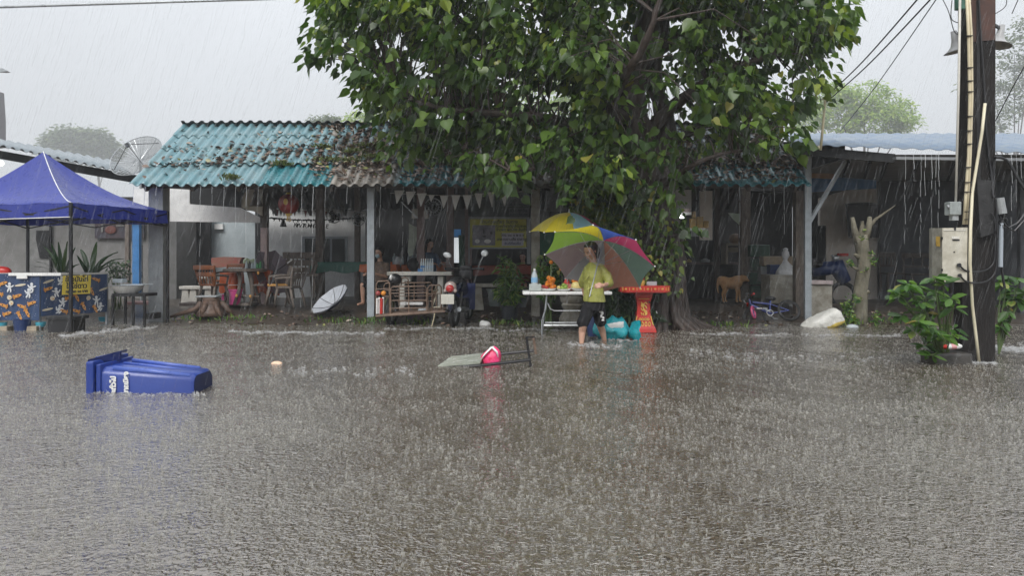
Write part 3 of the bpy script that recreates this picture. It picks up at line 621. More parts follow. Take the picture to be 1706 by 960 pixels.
limb([P(1120, 470, 13.4), P(1118, 390, 13.4), P(1100, 300, 13.35), P(1110, 210, 13.4), P(1090, 110, 13.5), P(1130, -60, 13.7)], .26, .12, 10)
limb([P(1080, 300, 13.3), P(1010, 220, 12.9), P(980, 120, 12.7), P(960, 0, 12.4), P(930, -150, 12.2)], .17, .06)
limb([P(1060, 250, 13.3), P(1000, 160, 13.6), P(900, 90, 13.8), P(780, 40, 14), P(660, 10, 14.2), P(590, 0, 14.3)], .15, .03)
limb([P(1015, 225, 12.9), P(930, 200, 12.3), P(840, 190, 11.9), P(740, 180, 11.8), P(660, 160, 11.9)], .11, .025)
limb([P(1062, 200, 13.3), P(980, 90, 13.8), P(860, -20, 14.2), P(740, -90, 14.4)], .13, .04)
limb([P(1070, 230, 13.4), P(1130, 170, 13.0), P(1210, 120, 12.7), P(1290, 90, 12.6), P(1370, 60, 12.8)], .14, .03)
limb([P(1100, 250, 13.4), P(1170, 210, 13.8), P(1240, 190, 14), P(1310, 200, 14.2)], .10, .025)
limb([P(1075, 100, 13.3), P(1160, 40, 13.6), P(1260, -30, 13.8), P(1340, -70, 13.9)], .13, .04)
limb([P(1050, 200, 13.2), P(1020, 180, 12.1), P(1040, 130, 11.2), P(1080, 60, 10.6), P(1110, -40, 10.3)], .12, .03)
limb([P(1085, 300, 13.3), P(1000, 290, 12.3), P(920, 280, 11.6), P(850, 285, 11.3)], .08, .02)
limb([P(1090, 330, 13.3), P(1130, 290, 12.4), P(1190, 260, 12), P(1240, 250, 11.9)], .07, .02)
# roots, strands and flutes
for i in range(26):
    a = 2*math.pi*i/26+random.uniform(-.1, .1); c, s_ = math.cos(a), math.sin(a); L_ = random.uniform(.25, .75)*(1.2 if s_ < 0 else 1)
    b0 = Vector((TC.x+.38*c, TC.y+.38*s_, .55+random.random()*.3)); e = Vector((TC.x+(.5+L_)*c*1.0, TC.y+(.45+L_*.7)*s_, float(gz(TC.x+(.5+L_)*c, TC.y+(.45+L_*.7)*s_))-.02))
    mid = Vector((TC.x+.50*c, TC.y+.48*s_, .18)); q = [b0, (b0+mid)/2+Vector((0, 0, .02)), mid, (mid+e)/2-Vector((0, 0, .03)), e]
    trunk.tube([Vector(x) for x in q], [.05, .075, .085, .06, .03], 7)
for i in range(40):
    a = random.uniform(math.pi*.95, math.pi*2.05); r_ = .36; h0 = random.uniform(1.5, 3.2); cx = TC.x+.05
    pts = []
    for k in range(12):
        z = h0*(1-k/11); off = .02*math.sin(z*3+i); rr_ = .40-.04*z if z > .6 else .40+(.6-z)*.18
        ax = main[min(len(main)-1, int(z/3.1*len(main)))]; pts.append((ax.x+(rr_+off)*math.cos(a+.08*math.sin(z*2+i)), ax.y+(rr_+off)*math.sin(a), z))
    trunk.tube(pts, [random.uniform(.018, .04)]*12, 6)
tk = trunk.build('trunk', M['bark'], tree, smooth='all')
for i in range(16):      # loose hanging aerial roots
    pass
ar = MB()
for i in range(34):
    px = random.uniform(1040, 1140); Y = 13.35+random.uniform(-.55, .3); y0 = random.uniform(120, 330); l = random.uniform(.5, 1.6); p = P(px, y0, Y)
    ar.tube([p+Vector((.03*math.sin(k*1.3+i), .02*math.cos(k+i), -l*k/7)) for k in range(8)], [.009-.0008*k for k in range(8)], 5)
ar.build('aerial_roots', M['bark'], tree)
OUT = [(523, 85), (538, 60), (533, 20), (518, -60), (538, -420), (1382, -420), (1402, -60), (1407, 20), (1412, 45), (1367, 75), (1372, 120), (1340, 175), (1317, 215), (1272, 238), (1215, 240), (1160, 265), (1120, 310), (965, 325), (940, 275), (880, 262), (845, 300), (805, 300), (765, 268), (700, 250), (678, 245), (663, 200), (646, 200), (618, 175), (593, 120), (563, 110)]
HOLES = [(590, 175, 30), (1380, 95, 18), (1220, 75, 30), (1115, 95, 20), (1120, 175, 22), (1155, 150, 16), (770, 30, 16), (880, 40, 18), (930, 165, 26), (740, 165, 14), (1310, 100, 16), (700, 120, 14), (1160, 215, 18), (830, 255, 20), (905, 215, 14), (1020, 30, 12), (1240, 210, 12), (660, 60, 12), (840, 130, 12)]
CL = []
random.seed(33)
def addcl(px, py, Y, k=1.0): CL.append((P(px, py, Y), k))
tries = 0
while len(CL) < 1750 and tries < 120000:
    tries += 1; px = random.uniform(500, 1440); py = random.uniform(-300, 350)
    if not inpoly(px, py, OUT): continue
    Y = 13.3+random.triangular(-3.0, 2.6, -.4)
    if py > 200: Y = min(Y, 13.9-(py-200)/150*1.0); 
    if py > 245: Y = random.uniform(11.2, 12.7)
    if py < 0 and random.random() < .35: continue
    if 1022 < px < 1142 and 10 < py < 330 and Y < 13.9 and random.random() < .90: continue
    if px < 820 and py > 195 and random.random() < .42: continue
    if px > 1135 and py > 190 and random.random() < .45: continue
    hole = any((px-hx)**2+(py-hy)**2 < (hr+8)**2 for hx, hy, hr in HOLES)
    if hole and random.random() < .95: continue
    den = .55+.45*nz(px*.011, py*.013, 1, 3)*2+ (.35 if 900 < px < 1250 else 0)
    if px < 900: den += .02
    if random.random() > den+.25: continue
    addcl(px, py, Y)
# a few clumps that make the outline
for px, py in [(527, 92), (545, 45), (560, 95), (585, 30), (610, 165), (640, 190), (620, 140), (1410, 35), (1400, 60), (1375, 120), (1365, 165), (1335, 215), (1330, 240), (660, 235), (668, 262), (690, 250), (800, 285), (818, 305), (832, 300), (845, 288), (780, 270), (880, 262), (1000, 300), (1020, 330), (1035, 310), (1090, 330), (1130, 300), (1190, 245), (1240, 240), (1290, 228), (985, 280), (960, 290), (1010, 270), (1060, 345), (1075, 310), (1120, 375), (1145, 380), (1130, 410), (1120, 330)]:
    addcl(px, py, random.uniform(11.6, 12.8), .9)
pos, dr_, nr_, sz, mis = [], [], [], [], []; tw = MB(); ctr = P(1050, 60, 13.3)
SP = np.array([tuple(p) for p, r in S]); 
for c, k in CL:
    d2 = ((SP-np.array(tuple(c)))**2).sum(1)+ .6*np.maximum(0, SP[:, 2]-c.z); j = int(np.argmin(d2)); q = Vector(SP[j]); L_ = (q-c).length
    if L_ < 1.5:
        m1 = q.lerp(c, .5)+Vector((random.gauss(0, .08), random.gauss(0, .08), .12+.08*L_)); tw.tube([q, q.lerp(m1, .6), m1, m1.lerp(c, .6), c], [min(.03, .010+.008*L_), .014, .011, .008, .004], 5)
    cm = random.random()*.8+.25*nz(c.x*.9, c.z*.9, 1, 8)+(.10 if c.y < 12 else 0); cm = 2 if cm > .80 else 1 if cm > .45 else 0; n = random.randint(10, 19); cs_sz = random.uniform(.72, 1.22); outw = (c-ctr); outw.z *= .4; outw.normalize()  # clump tones: young leaves, with clump highlights put into the colour too
    for i in range(n):
        o = Vector((random.gauss(0, .15), random.gauss(0, .15), random.gauss(0, .13)))*k
        p = c+o; pos.append(tuple(p)); mis.append(cm if random.random() < .85 else 0); d = Vector((o.x*3.2+outw.x*.35+random.gauss(0, .35), o.y*3.2+outw.y*.35+random.gauss(0, .35), -.9+random.gauss(0, .35)))
        dr_.append(tuple(d)); nn_ = Vector((o.x*4+outw.x*.8+random.gauss(0, .8), o.y*4-.2+random.gauss(0, .8), .6)); nr_.append(tuple(nn_)); sz.append(random.triangular(.07, .21, .14)*cs_sz)
tw.build('twigs', M['bark'], tree)
leaves('crown', HEART, pos, dr_, np.array(sz), [M['leaf'], M['leaf2'], M['leaf3']], parent=tree, nrm=np.array(nr_), mis=mis)
# climbing vine round the trunk
vine = thing('climbing_vine', 'yellow-green creeper with small leaves climbing the trunk behind the umbrellas', 'vine', (TC.x-.3, TC.y-.5, 0))
vp, vd, vn, vsz = [], [], [], []
vs2 = MB(); random.seed(8)
for i in range(300):
    u = random.random(); px = random.gauss(1008 if u < .85 else 1120, 30 if u < .85 else 16); py = random.uniform(335, 475 if px > 1050 else 440)
    if px < 945 or px > 1135: continue
    if px > 1105 and random.random() < .6: continue
    Y = random.uniform(12.35, 12.95); c = P(px, py, Y)
    for _ in range(random.randint(7, 13)):
        o = Vector((random.gauss(0, .1), random.gauss(0, .08), random.gauss(0, .1))); vp.append(tuple(c+o)); vd.append((o.x*2+random.gauss(0, .3), o.y*2-.3, -.8)); vn.append((random.gauss(0, .5), -1, .7)); vsz.append(random.uniform(.045, .095))
for i in range(30):
    px = random.uniform(960, 1110); vs2.tube([P(px+10*math.sin(k*.9+i), 345+k*14+random.uniform(-3, 3), 12.85) for k in range(11)], .008, 5)
vs2.build('stems', M['dwood'], vine)
leaves('foliage', HEART, vp, vd, np.array(vsz), M['vleaf'], parent=vine, nrm=np.array(vn))
# dark shrub behind the woman, between table and altar
def shrub(name, label, boxes, n, tmpl, sz0, sz1, m, droop=-.3, stems=8, cat='shrub'):
    cx = sum((b_[0]+b_[2])/2 for b_ in boxes)/len(boxes); Y0 = boxes[0][4]; base = Vector((X_(cx, Y0), Y0, float(gz(X_(cx, Y0), Y0))))
    t_ = thing(name, label, cat, tuple(base)); p_, d_, n_ = [], [], []; st = MB()
    for i in range(n):
        x0, y0, x1, y1, Y, dp = random.choice(boxes); c = P(random.uniform(x0, x1), random.uniform(y0, y1), Y+random.uniform(-dp, dp)); o = c-base
        p_.append(tuple(c)); d_.append((o.x+random.gauss(0, .5), o.y+random.gauss(0, .5)-.2, droop+random.gauss(0, .4))); n_.append((random.gauss(0, .5), -.6, .8))
        if i % max(1, n//stems) == 0: st.tube([base+Vector((random.gauss(0, .05), random.gauss(0, .05), -.05)), base.lerp(c, .5)+Vector((0, 0, .05)), c], [.014, .01, .004], 5)
    st.build('stems', M['leafstem'], t_); leaves('foliage', tmpl, p_, d_, rng.uniform(sz0, sz1, len(p_)), m, parent=t_, nrm=np.array(n_)); return t_
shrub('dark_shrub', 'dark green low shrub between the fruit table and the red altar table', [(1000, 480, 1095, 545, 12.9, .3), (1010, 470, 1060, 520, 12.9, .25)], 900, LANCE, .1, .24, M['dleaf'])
shrub('leafy_shrub', 'green leafy shrub standing behind the fruit table at the concrete post', [(895, 425, 935, 480, 13.6, .2), (900, 450, 925, 500, 13.6, .2)], 420, OVAL, .06, .14, M['pleaf'])
# ---------------------------------------------------------------- far trees
def fartree(px, pyb, Y, blobs, m, label, n=4200, ls=.5, sub=.8):
    base = Vector((X_(px, Y), Y, 0)); t_ = thing('distant_tree', label, 'tree', tuple(base), 'distant trees beyond the roofs')
    tb = MB(); hb = Z_(pyb, Y); tb.tube([base-Vector((0, 0, .5)), base+Vector((.1, 0, hb*.5)), base+Vector((0, 0, hb))], [.5, .4, .25], 8)
    p_, d_ = [], []
    for (bx, by, rx, ry) in blobs:
        c = P(bx, by, Y); a_, b_ = rx/F*Y, ry/F*Y; tb.tube([base+Vector((0, 0, hb*.7)), base.lerp(c, .5)+Vector((0, 0, hb*.3)), c], [.22, .15, .06], 6)
        for i in range(max(8, int(rx*ry/ (sum(x[2]*x[3] for x in blobs))*n/26))):
            v = Vector((random.gauss(0, 1), random.gauss(0, 1), random.gauss(0, 1))).normalized()*random.uniform(.45, 1.0)**.5; cc = c+Vector((v.x*a_, v.y*a_*.8, v.z*b_))
            for _ in range(26):
                o = Vector((random.gauss(0, 1), random.gauss(0, 1), random.gauss(0, .7)))*ls*sub; p_.append(tuple(cc+o)); d_.append((o.x+random.gauss(0, .4), o.y, -.4+random.gauss(0, .4)))
    tb.build('trunk', M['bark'], t_); nn_ = np.array([(random.gauss(0, .5), -.5, .9) for _ in p_])
    leaves('crown', OVAL, p_, d_, rng.uniform(ls*.5, ls*1.1, len(p_)), m, parent=t_, nrm=nn_)
fartree(112, 262, 300, [(112, 240, 34, 26), (95, 252, 22, 20), (130, 250, 28, 20), (118, 228, 20, 14)], M['farleaf'], 'hazy round tree beyond the left roofs, left of a pair', 5200, 2.0)
fartree(165, 262, 300, [(160, 240, 20, 24), (178, 250, 20, 20), (160, 258, 20, 16)], M['farleaf'], 'hazy round tree beyond the left roofs, nearer the satellite dish', 3600, 2.0)
fartree(1440, 235, 170, [(1400, 190, 45, 36), (1440, 170, 44, 36), (1485, 190, 36, 30), (1390, 160, 30, 25), (1450, 205, 66, 24), (1510, 205, 22, 16), (1350, 200, 30, 25)], M['farleaf2'], 'bright green hazy tree rising behind the right-hand tin roof', 9000, .95)
fartree(1690, 240, 190, [(1690, 90, 40, 30), (1650, 130, 30, 26), (1700, 160, 40, 34), (1660, 190, 36, 26), (1720, 50, 34, 24), (1625, 140, 18, 12), (1640, 210, 30, 18), (1730, 120, 40, 60)], M['farleaf'], 'pale grey-green tree partly hidden by the utility pole', 5200, 1.0, 1.0)
fartree(620, 225, 140, [(630, 190, 24, 16), (600, 200, 22, 12), (660, 170, 26, 20), (690, 180, 40, 26)], M['farleaf2'], 'pale tree top showing above the ridge under the big tree', 3600, .7)
fartree(535, 220, 170, [(535, 206, 26, 9), (555, 202, 14, 8)], M['farleaf'], 'low hazy bush top just above the roof ridge', 1500, .75)
fartree(930, 225, 130, [(900, 150, 60, 40), (960, 190, 60, 40), (850, 190, 50, 30)], M['farleaf2'], 'pale distant tree glimpsed through gaps in the big crown', 4200, .72)
# ---------------------------------------------------------------- left neighbours
lh = thing('left_house', 'grey rendered house with tin roof behind the blue canopy', 'house', (X_(110, 19), 19, 0))
b = MB(); b.box((X_(90, 19.0)-.5, 21.0, 1.3), (7.2, 4.0, 3.0)); b.build('wall', M['gwall'], lh)
b = MB(); b.pprism([(42, 378), (84, 378), (84, 470), (42, 470)], 18.94, .06); d_ = b.build('door', mat('grey_door', (.2, .2, .195), rough=.6, var=.25), lh)
b = MB(); b.pprism([(60, 384), (83, 384), (83, 430), (66, 430), (60, 400)], 18.90, .04); b.pprism([(82, 372), (84.5, 372), (84.5, 470), (82, 470)], 18.90, .05); b.build('dark_panel', M['dark'], lh)
b = MB(); b.bar(P(-120, 236, 18.2), P(235, 300, 18.2), .05, .2); b.build('fascia', M['dark'], lh)
def plane_roof(name, A, B, C, D, mats, parent, per=.2, amp=.03, n=400, th=.012):
    A, B, C, D = map(Vector, (A, B, C, D)); L_ = (B-A).length; n = int(L_/per*10); us = np.linspace(0, 1, n); vs_ = np.linspace(0, 1, 3); V = []
    nr = (B-A).cross(D-A).normalized(); nr = nr if nr.z > 0 else -nr
    for v in vs_:
        for u in us: p = (A.lerp(B, u)).lerp(D.lerp(C, u), v)+nr*(amp*math.copysign(abs(math.cos(u*L_/per*6.283))**.7, math.cos(u*L_/per*6.283))); V.append(tuple(p))
    V = np.array(V); i = (np.arange(2)[:, None]*n+np.arange(n-1)[None]).ravel(); Fq = np.stack([i, i+1, i+n+1, i+n], -1); N = len(V); e = np.arange(n-1)
    V2 = V-np.array(nr)*th; Fa = np.concatenate([Fq, Fq[:, ::-1]+N, np.stack([e+N, e+1+N, e+1, e], -1)]); mi = np.concatenate([np.zeros(len(Fq), int), np.full(len(Fq), 1), np.zeros(n-1, int)])
    return npmesh(name, np.concatenate([V, V2]), Fa, np.full(len(Fa), 4), mats, mi=mi, parent=parent, smooth=True)
tinL = mat('pale_tin', (.24, .27, .29), rough=.4, vs_=2, c2=(.15, .18, .20), spec=.5)
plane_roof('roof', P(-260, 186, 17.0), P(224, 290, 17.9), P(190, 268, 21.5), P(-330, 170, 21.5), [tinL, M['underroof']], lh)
b = MB(); b.pprism([(158, 368), (208, 365), (240, 365), (240, 397), (158, 397)], 18.9, .03); po = b.build('poster_panel', mat('dark_poster', (.05, .055, .075), rough=.5, vs_=1.4, c2=(.09, .04, .035)), lh)
b = MB(); b.ball(P(184, 383, 18.87), (.14, .01, .1), 14, mi=0); b.box(P(170, 380, 18.88), (.05, .01, .2), mi=1); b.box(P(200, 376, 18.88), (.2, .01, .05), mi=1); b.build('picture', [mat('faded_red', (.16, .06, .05), rough=.6), M['gwall']], po)
b = MB(); b.box(P(228, 420, 17.6), (.16, .12, 1.9)); tag(b.build('blue_post', M['blue']), 'bright blue square post with a short white cap board', 'post')
b = MB(); b.box(P(236, 366, 17.5), (.52, .12, .07)); tag(b.build('cap_board', M['white']), 'short white board on top of the blue post', 'board')
b = MB(); b.box(P(213, 420, 17.9), (.09, .1, 2.2)); tag(b.build('timber_post', M['wood']), 'thin brown timber post left of the blue post', 'post')
# far left: temple-like tower top and wing, hazy
b = MB(); Y = 60; b.pprism([(-30, 152), (-3, 152), (0, 200), (0, 240), (-30, 240)], Y, .7); b.pprism([(-40, 228), (10, 236), (10, 240), (-40, 246)], Y-.3, 1.3); tag(b.build('distant_tower', mat('tower_grey', (.22, .21, .22), rough=.7)), 'hazy grey tower at the left edge above the roofs', 'tower')
b = MB(); b.prism([P(-20, 112, 40), P(4, 113, 40), P(12, 118, 40), P(4, 119, 40), P(-20, 117, 40)], (0, .3, 0)); b.tube([P(-20, 115, 40.1), P(-70, 140, 40.1), P(-75, 400, 40.1)], .06, 6); tag(b.build('street_lamp', M['galv']), 'tip of a street lamp arm at the upper left edge', 'street lamp')
# lit lamp under the left roof
b = MB(); b.ball(P(1, 272, 17.0), (.07, .05, .06), 12); lp_ = b.build('bulb', mat('lit_bulb', (1, .97, .85), emit=6)); tag(lp_, 'small lit white bulb under the left tin roof', 'lamp')
# satellite dish
ds = thing('satellite_dish', 'large mesh satellite dish on a pole beside the left end of the teal roof', 'satellite dish', (X_(235, 17.6), 17.6, 2.0))
c = P(229, 262, 17.6); Mx = (Matrix.Rotation(R(-14), 4, 'Y')@Matrix.Rotation(R(52), 4, 'X')); RD = .63
b = MB(); 
for i in range(1, 9): r_ = RD*i/8; b.torus(c+Mx@Vector((0, 0, .16*(i/8)**2-.10)), r_, .004 if i < 8 else .012, n=40, m=4, M=Mx)
for k_ in range(32): a = k_*math.pi/16; b.tube([c+Mx@Vector((RD*q*math.cos(a), RD*q*math.sin(a), .16*q*q-.10)) for q in (.08, .3, .55, .8, 1)], .0045 if k_ % 4 else .009, 4)
b.build('rim_frame', M['galv'], ds)
mm = mat('dish_mesh', (.16, .17, .17), rough=.7, alpha=.5); b = MB(); b.lathe(c, [(max(.001, RD*q), .16*q*q-.098) for q in (0, .2, .4, .6, .8, 1)], 32, M=Mx); b.v = b.v; b.f = [f for f in b.f if len(f) == 4]; b.mi = [0]*len(b.f); b.build('mesh_bowl', mm, ds, smooth='all')
b = MB(); fp = c+Mx@Vector((0, 0, .42)); 
for k_ in range(4): a = k_*math.pi/2+.5; b.tube([c+Mx@Vector((RD*.92*math.cos(a), RD*.92*math.sin(a), .03)), fp], .008, 5)
b.build('feed_strut', M['dark'], ds); b = MB(); b.ball(fp, (.06, .06, .08), 12); b.lathe(fp, [(.06, -.03), (.045, .08)], 12, M=Mx); b.build('feed_horn', M['galv'], ds)
b = MB(); b.tube([c+Mx@Vector((0, 0, -.12)), Vector((c.x+.03, c.y+.1, c.z-.3)), Vector((c.x+.05, c.y+.1, .2))], .035, 8); b.build('pole', M['galv'], ds)
# ---------------------------------------------------------------- right-hand building
rb = thing('right_building', 'slate grey shop building with pale tin roof on the right', 'building', (X_(1540, 17), 17, 0))
tinR = mat('blue_tin', (.13, .19, .28), rough=.45, vs_=1.4, c2=(.20, .24, .28), spec=.5)
plane_roof('roof', P(1322, 240, 13.6), P(1990, 264, 13.2), P(1800, 222, 20.5), P(1300, 222, 20.5), [tinR, M['underroof']], rb, per=.30, amp=.013)
b = MB(); b.bar(P(1490, 264, 13.4), P(1990, 270, 13.3), .14, .05, mi=0); b.bar(P(1330, 250, 13.8), P(1490, 264, 13.6), .05, .16, mi=1); b.build('fascia_board', [mat('grey_fascia', (.24, .25, .26), rough=.6, var=.2), M['dark']], rb)
b = MB(); b.pprism([(1366, 330), (1468, 300), (1468, 500), (1366, 500)], 18.6, .12); o = b.build('side_wall', M['cwall'], rb); o['label'] = 'pale beige wall behind the black screen'
b = MB(); b.pbox(1467, 296, 1990, 520, 18.4, .15); o = b.build('front_wall', M['dwall'], rb); o['label'] = 'dark slate wall'
b = MB(); b.pbox(1362, 376, 1376, 470, 18.5, .06); b.build('door_frame', M['dark'], rb)
b = MB(); b.pprism([(1352, 292), (1460, 300), (1460, 314), (1352, 320)], 17.0, .05); o = b.build('blue_beam', mat('blue_beam', (.04, .13, .28), rough=.5, var=.3), rb)
b = MB(); b.pprism([(1352, 285), (1390, 290), (1390, 298), (1352, 296)], 16.8, .05); b.build('tan_board', mat('tan_board', (.40, .25, .15), rough=.6, var=.2), rb)
b = MB()
for x_ in (1415, 1450, 1478, 1530, 1590, 1650, 1700): b.bar(P(x_, 268, 14.5), P(x_-12, 300, 18.6), .05, .09)
b.build('rafters', M['dark'], rb); b = MB(); b.box((X_(1560, 16.5), 16.5, 3.16), (5.8, 5, .03)); b.build('ceiling', M['gwall'], rb); b = MB(); b.box((X_(1640, 19), 21, 1.5), (7.5, .1, 3)); b.build('rear_wall', M['dark'], rb)  # ceiling coloured paler to bounce light into the bay
b = MB(); b.pbox(1300, 236, 1408, 300, 20.35, .05); b.build('dark_filler', M['dark'], rb); b = MB(); b.pbox(1300, 276, 1990, 345, 20.42, .06); b.build('back_wall', M['dark'], rb); b = MB(); b.pbox(1700, 300, 1990, 560, 15.5, .1); b.build('near_wall', M['dwall'], rb)  # infill and back wall: dark fillers added to close the bright sky gap
# black screen
tv = thing('wall_screen', 'black flat screen hung at an angle on the beige wall', 'television', P(1438, 395, 18.0))
b = MB(); b.prism([P(1410, 345, 17.7), P(1408, 339, 17.7), P(1447, 337, 18.1), P(1463, 340, 18.2), P(1463, 396, 18.2), P(1418, 397, 17.8), P(1414, 395, 17.7)], (.02, .07, 0)); b.build('panel', M['ink'], tv); b = MB(); b.bar(P(1440, 365, 18.1), P(1440, 365, 18.6), .06); b.build('bracket', M['blackm'], tv)
# chairs by the slate wall
def wchair(px, pyb, Y, lab, w_=.42, m=M['dwood'], arched=True, back=1):
    x = X_(px, Y); z = Z_(pyb, Y); t_ = thing('wooden_chair', lab, 'chair', (x, Y, z)); o = Vector((x, Y, z))
    b = MB(); b.box(o+Vector((0, 0, .44)), (w_, .42, .04), bev=.01); b.build('seat', m, t_)
    for sx in (-1, 1):
        for sy in (-1, 1): b = MB(); b.bar(o+Vector((sx*w_*.44, sy*.18, 0)), o+Vector((sx*w_*.44, sy*.18, .43)), .045); b.build('leg', m, t_)
    b = MB(); yb = .19*back
    for sx in (-1, 1): b.bar(o+Vector((sx*w_*.45, yb, .44)), o+Vector((sx*w_*.43, yb*1.25, .92)), .045)
    b.box(o+Vector((0, yb*1.25, .88)), (w_*.95, .03, .12), bev=.012); b.box(o+Vector((0, yb*1.1, .62)), (w_*.85, .025, .05))
    for k_ in range(3): b.box(o+Vector(((k_-1)*w_*.22, yb*1.18, .75)), (.04, .02, .26))
    b.build('backrest', m, t_); return t_
wchair(1486, 487, 17.6, 'dark wooden chair with high back against the slate wall'); wchair(1545, 489, 17.4, 'low wide dark bench-chair half hidden behind the bush', 1.0)
# ---------------------------------------------------------------- pruned stump trunk, right
ps = thing('pruned_tree', 'bare pruned pale trunk with cut stubs standing before the slate wall', 'tree', P(1435, 540, 14.2)); b = MB(); Y = 14.2; Q = lambda x, y, dy=0: P(x, y, Y+dy)
b.tube([Q(1430, 548), Q(1432, 520), Q(1434, 480), Q(1440, 440), Q(1436, 410), Q(1433, 392)], [.17, .14, .125, .12, .125, .13], 12)
b.tube([Q(1430, 405), Q(1424, 385), Q(1420, 362)], [.09, .06, .035], 8); b.tube([Q(1440, 400), Q(1447, 380), Q(1449, 362, -.1)], [.09, .06, .04], 8); b.tube([Q(1446, 382), Q(1458, 366), Q(1478, 352), Q(1492, 342)], [.045, .03, .018, .008], 7)
b.tube([Q(1434, 398), Q(1437, 378, .1), Q(1436, 368, .1)], [.08, .05, .03], 7); b.tube([Q(1444, 438), Q(1452, 430), Q(1455, 422)], [.04, .025, .015], 6); b.tube([Q(1430, 450), Q(1419, 444), Q(1416, 436)], [.04, .02, .012], 6)
b.tube([Q(1436, 490), Q(1448, 486, -.1)], [.05, .035], 7); b.tube([Q(1425, 540), Q(1416, 547), Q(1408, 552)], [.08, .05, .03], 6); b.tube([Q(1438, 540), Q(1450, 547, -.2)], [.08, .04], 6); b.tube([Q(1432, 430), Q(1424, 424, -.1)], [.05, .03], 6)
b.build('trunk', mat('pale_bark', (.25, .23, .17), rough=.8, vs_=6, c2=(.11, .10, .07), bump=1, bs=22, stretch=(1, 1, .5)), ps, smooth='all')
sp, sd = [], []
for (x_, y_) in [(1452, 425), (1456, 440), (1417, 440), (1437, 395), (1426, 500), (1410, 520), (1418, 530), (1412, 510), (1425, 535), (1460, 530), (1440, 450)]:
    for _ in range(16 if y_ < 490 else 50): c = Q(x_+random.gauss(0, 3), y_+random.gauss(0, 5), -.15+random.gauss(0, .1)); sp.append(tuple(c)); sd.append((random.gauss(0, 1), random.gauss(0, 1), random.gauss(.3, .6)))
leaves('foliage', OVAL, sp, sd, rng.uniform(.04, .10, len(sp)), M['pleaf'], parent=ps)
# ---------------------------------------------------------------- utility pole with its fittings
Y = 8.9; up = thing('utility_pole', 'massive dark weathered utility pole standing in the flood at the right', 'utility pole', (X_(1624, Y), Y+.1, 0))
pm_ = mat('wet_dark_pole', (.024, .021, .020), rough=.75, spec=.25, vs_=2.2, c2=(.012, .011, .011), bump=.6, bs=16, stretch=(3, 3, .8))
b = MB(); x0, x1 = X_(1611, Y), X_(1659, Y); x0b, x1b = X_(1603, Y), X_(1658, Y)
b.prism([(x0b, Y, -.3), (x1b, Y, -.3), (x1b, Y, 1.0), (x1, Y, 6.5), (x0, Y, 6.5), (X_(1609, Y), Y, 1.3), (x0b, Y, 1.0)], (0, .17, 0)); o = b.build('shaft', pm_, up)
b = MB(); b.prism([P(1627, 0, Y-.012), P(1632, 0, Y-.012), P(1634, 330, Y-.012), P(1628, 330, Y-.012)], (0, .011, 0)); b.prism([P(1628, 300, Y-.06), P(1656, 300, Y-.06), P(1656, 388, Y-.06), P(1634, 396, Y-.06)], (0, .058, 0)); b.build('splice_plank', mat('grey_black_plank', (.03, .03, .031), rough=.7, var=.4, bump=.4), up)
b = MB(); b.prism([P(1612, -40, Y-.006), P(1658, -40, Y-.006), P(1658, 66, Y-.006), P(1612, 70, Y-.006)], (0, .005, 0)); b.build('rust_band', mat('rust_stain', (.10, .045, .032), rough=.6, vs_=5, c2=(.05, .03, .025)), up)
# meter box
mb_ = thing('meter_box', 'dirty cream metal electricity box fixed to the utility pole', 'meter box', P(1582, 470, Y-.25))
bm_ = mat('box_paint', (.64, .61, .52), rough=.45, vs_=5, c2=(.42, .39, .31)); bm2 = mat('box_side', (.30, .29, .25), rough=.5, vs_=8, c2=(.17, .16, .13))
yb = Y-.24; b = MB(); b.prism([P(1570, 380, yb), P(1612, 379, yb), P(1611, 470, yb), P(1570, 470, yb)], (0, .22, 0)); b.build('door', bm_, mb_)
b = MB(); b.prism([P(1553, 380, yb+.16), P(1569.5, 380, yb), P(1569.5, 470, yb), P(1553, 469, yb+.16)], (.02, .1, 0)); b.build('side_panel', bm2, mb_)
b = MB(); b.pbox(1586, 394, 1598, 398, yb-.006, .005); b.pbox(1572, 383, 1609, 384.2, yb-.006, .005); b.build('slot_plate', M['paper'], mb_)
b = MB(); b.pbox(1587, 399, 1599, 401, yb-.007, .006); b.pbox(1589, 419, 1591, 421, yb-.007, .006); b.pbox(1590, 378, 1593, 384, yb-.01, .01); b.pbox(1568.5, 448, 1571, 452, yb-.01, .01); b.pbox(1568.5, 395, 1571, 399, yb-.01, .01); b.build('hardware', M['blackm'], mb_)
b = MB(); b.prism([P(1560, 394, yb+.05), P(1566, 394, yb), P(1566, 411, yb), P(1560, 410, yb+.05)], (0, .01, 0)); b.build('sticker', mat('ochre_sticker', (.5, .32, .06), rough=.5, var=.3), mb_)
b = MB(); b.lathe(P(1597, 442, yb-.02), [(.024, 0), (.024, .02)], 12, M=Matrix.Rotation(R(90), 4, 'X')); b.lathe(P(1598, 459, yb-.02), [(.02, 0), (.02, .02)], 12, M=Matrix.Rotation(R(90), 4, 'X')); b.build('cable_gland', M['black'], mb_)
def cable(name, pts, r, lab, m=M['black'], cat='cable', grp=None, seg=10):
    b = MB(); pts = [Vector(p) for p in pts]; out = []
    for i in range(len(pts)-1):
        p0 = pts[max(0, i-1)]; p1 = pts[i]; p2 = pts[i+1]; p3 = pts[min(len(pts)-1, i+2)]
        for k in range(seg): t = k/seg; out.append(.5*((2*p1)+(p2-p0)*t+(2*p0-5*p1+4*p2-p3)*t*t+(3*p1-p0-3*p2+p3)*t**3))
    out.append(pts[-1]); b.tube(out, r, 7); o = b.build(name, m, smooth='all'); return tag(o, lab, cat, grp)
yc = Y-.09
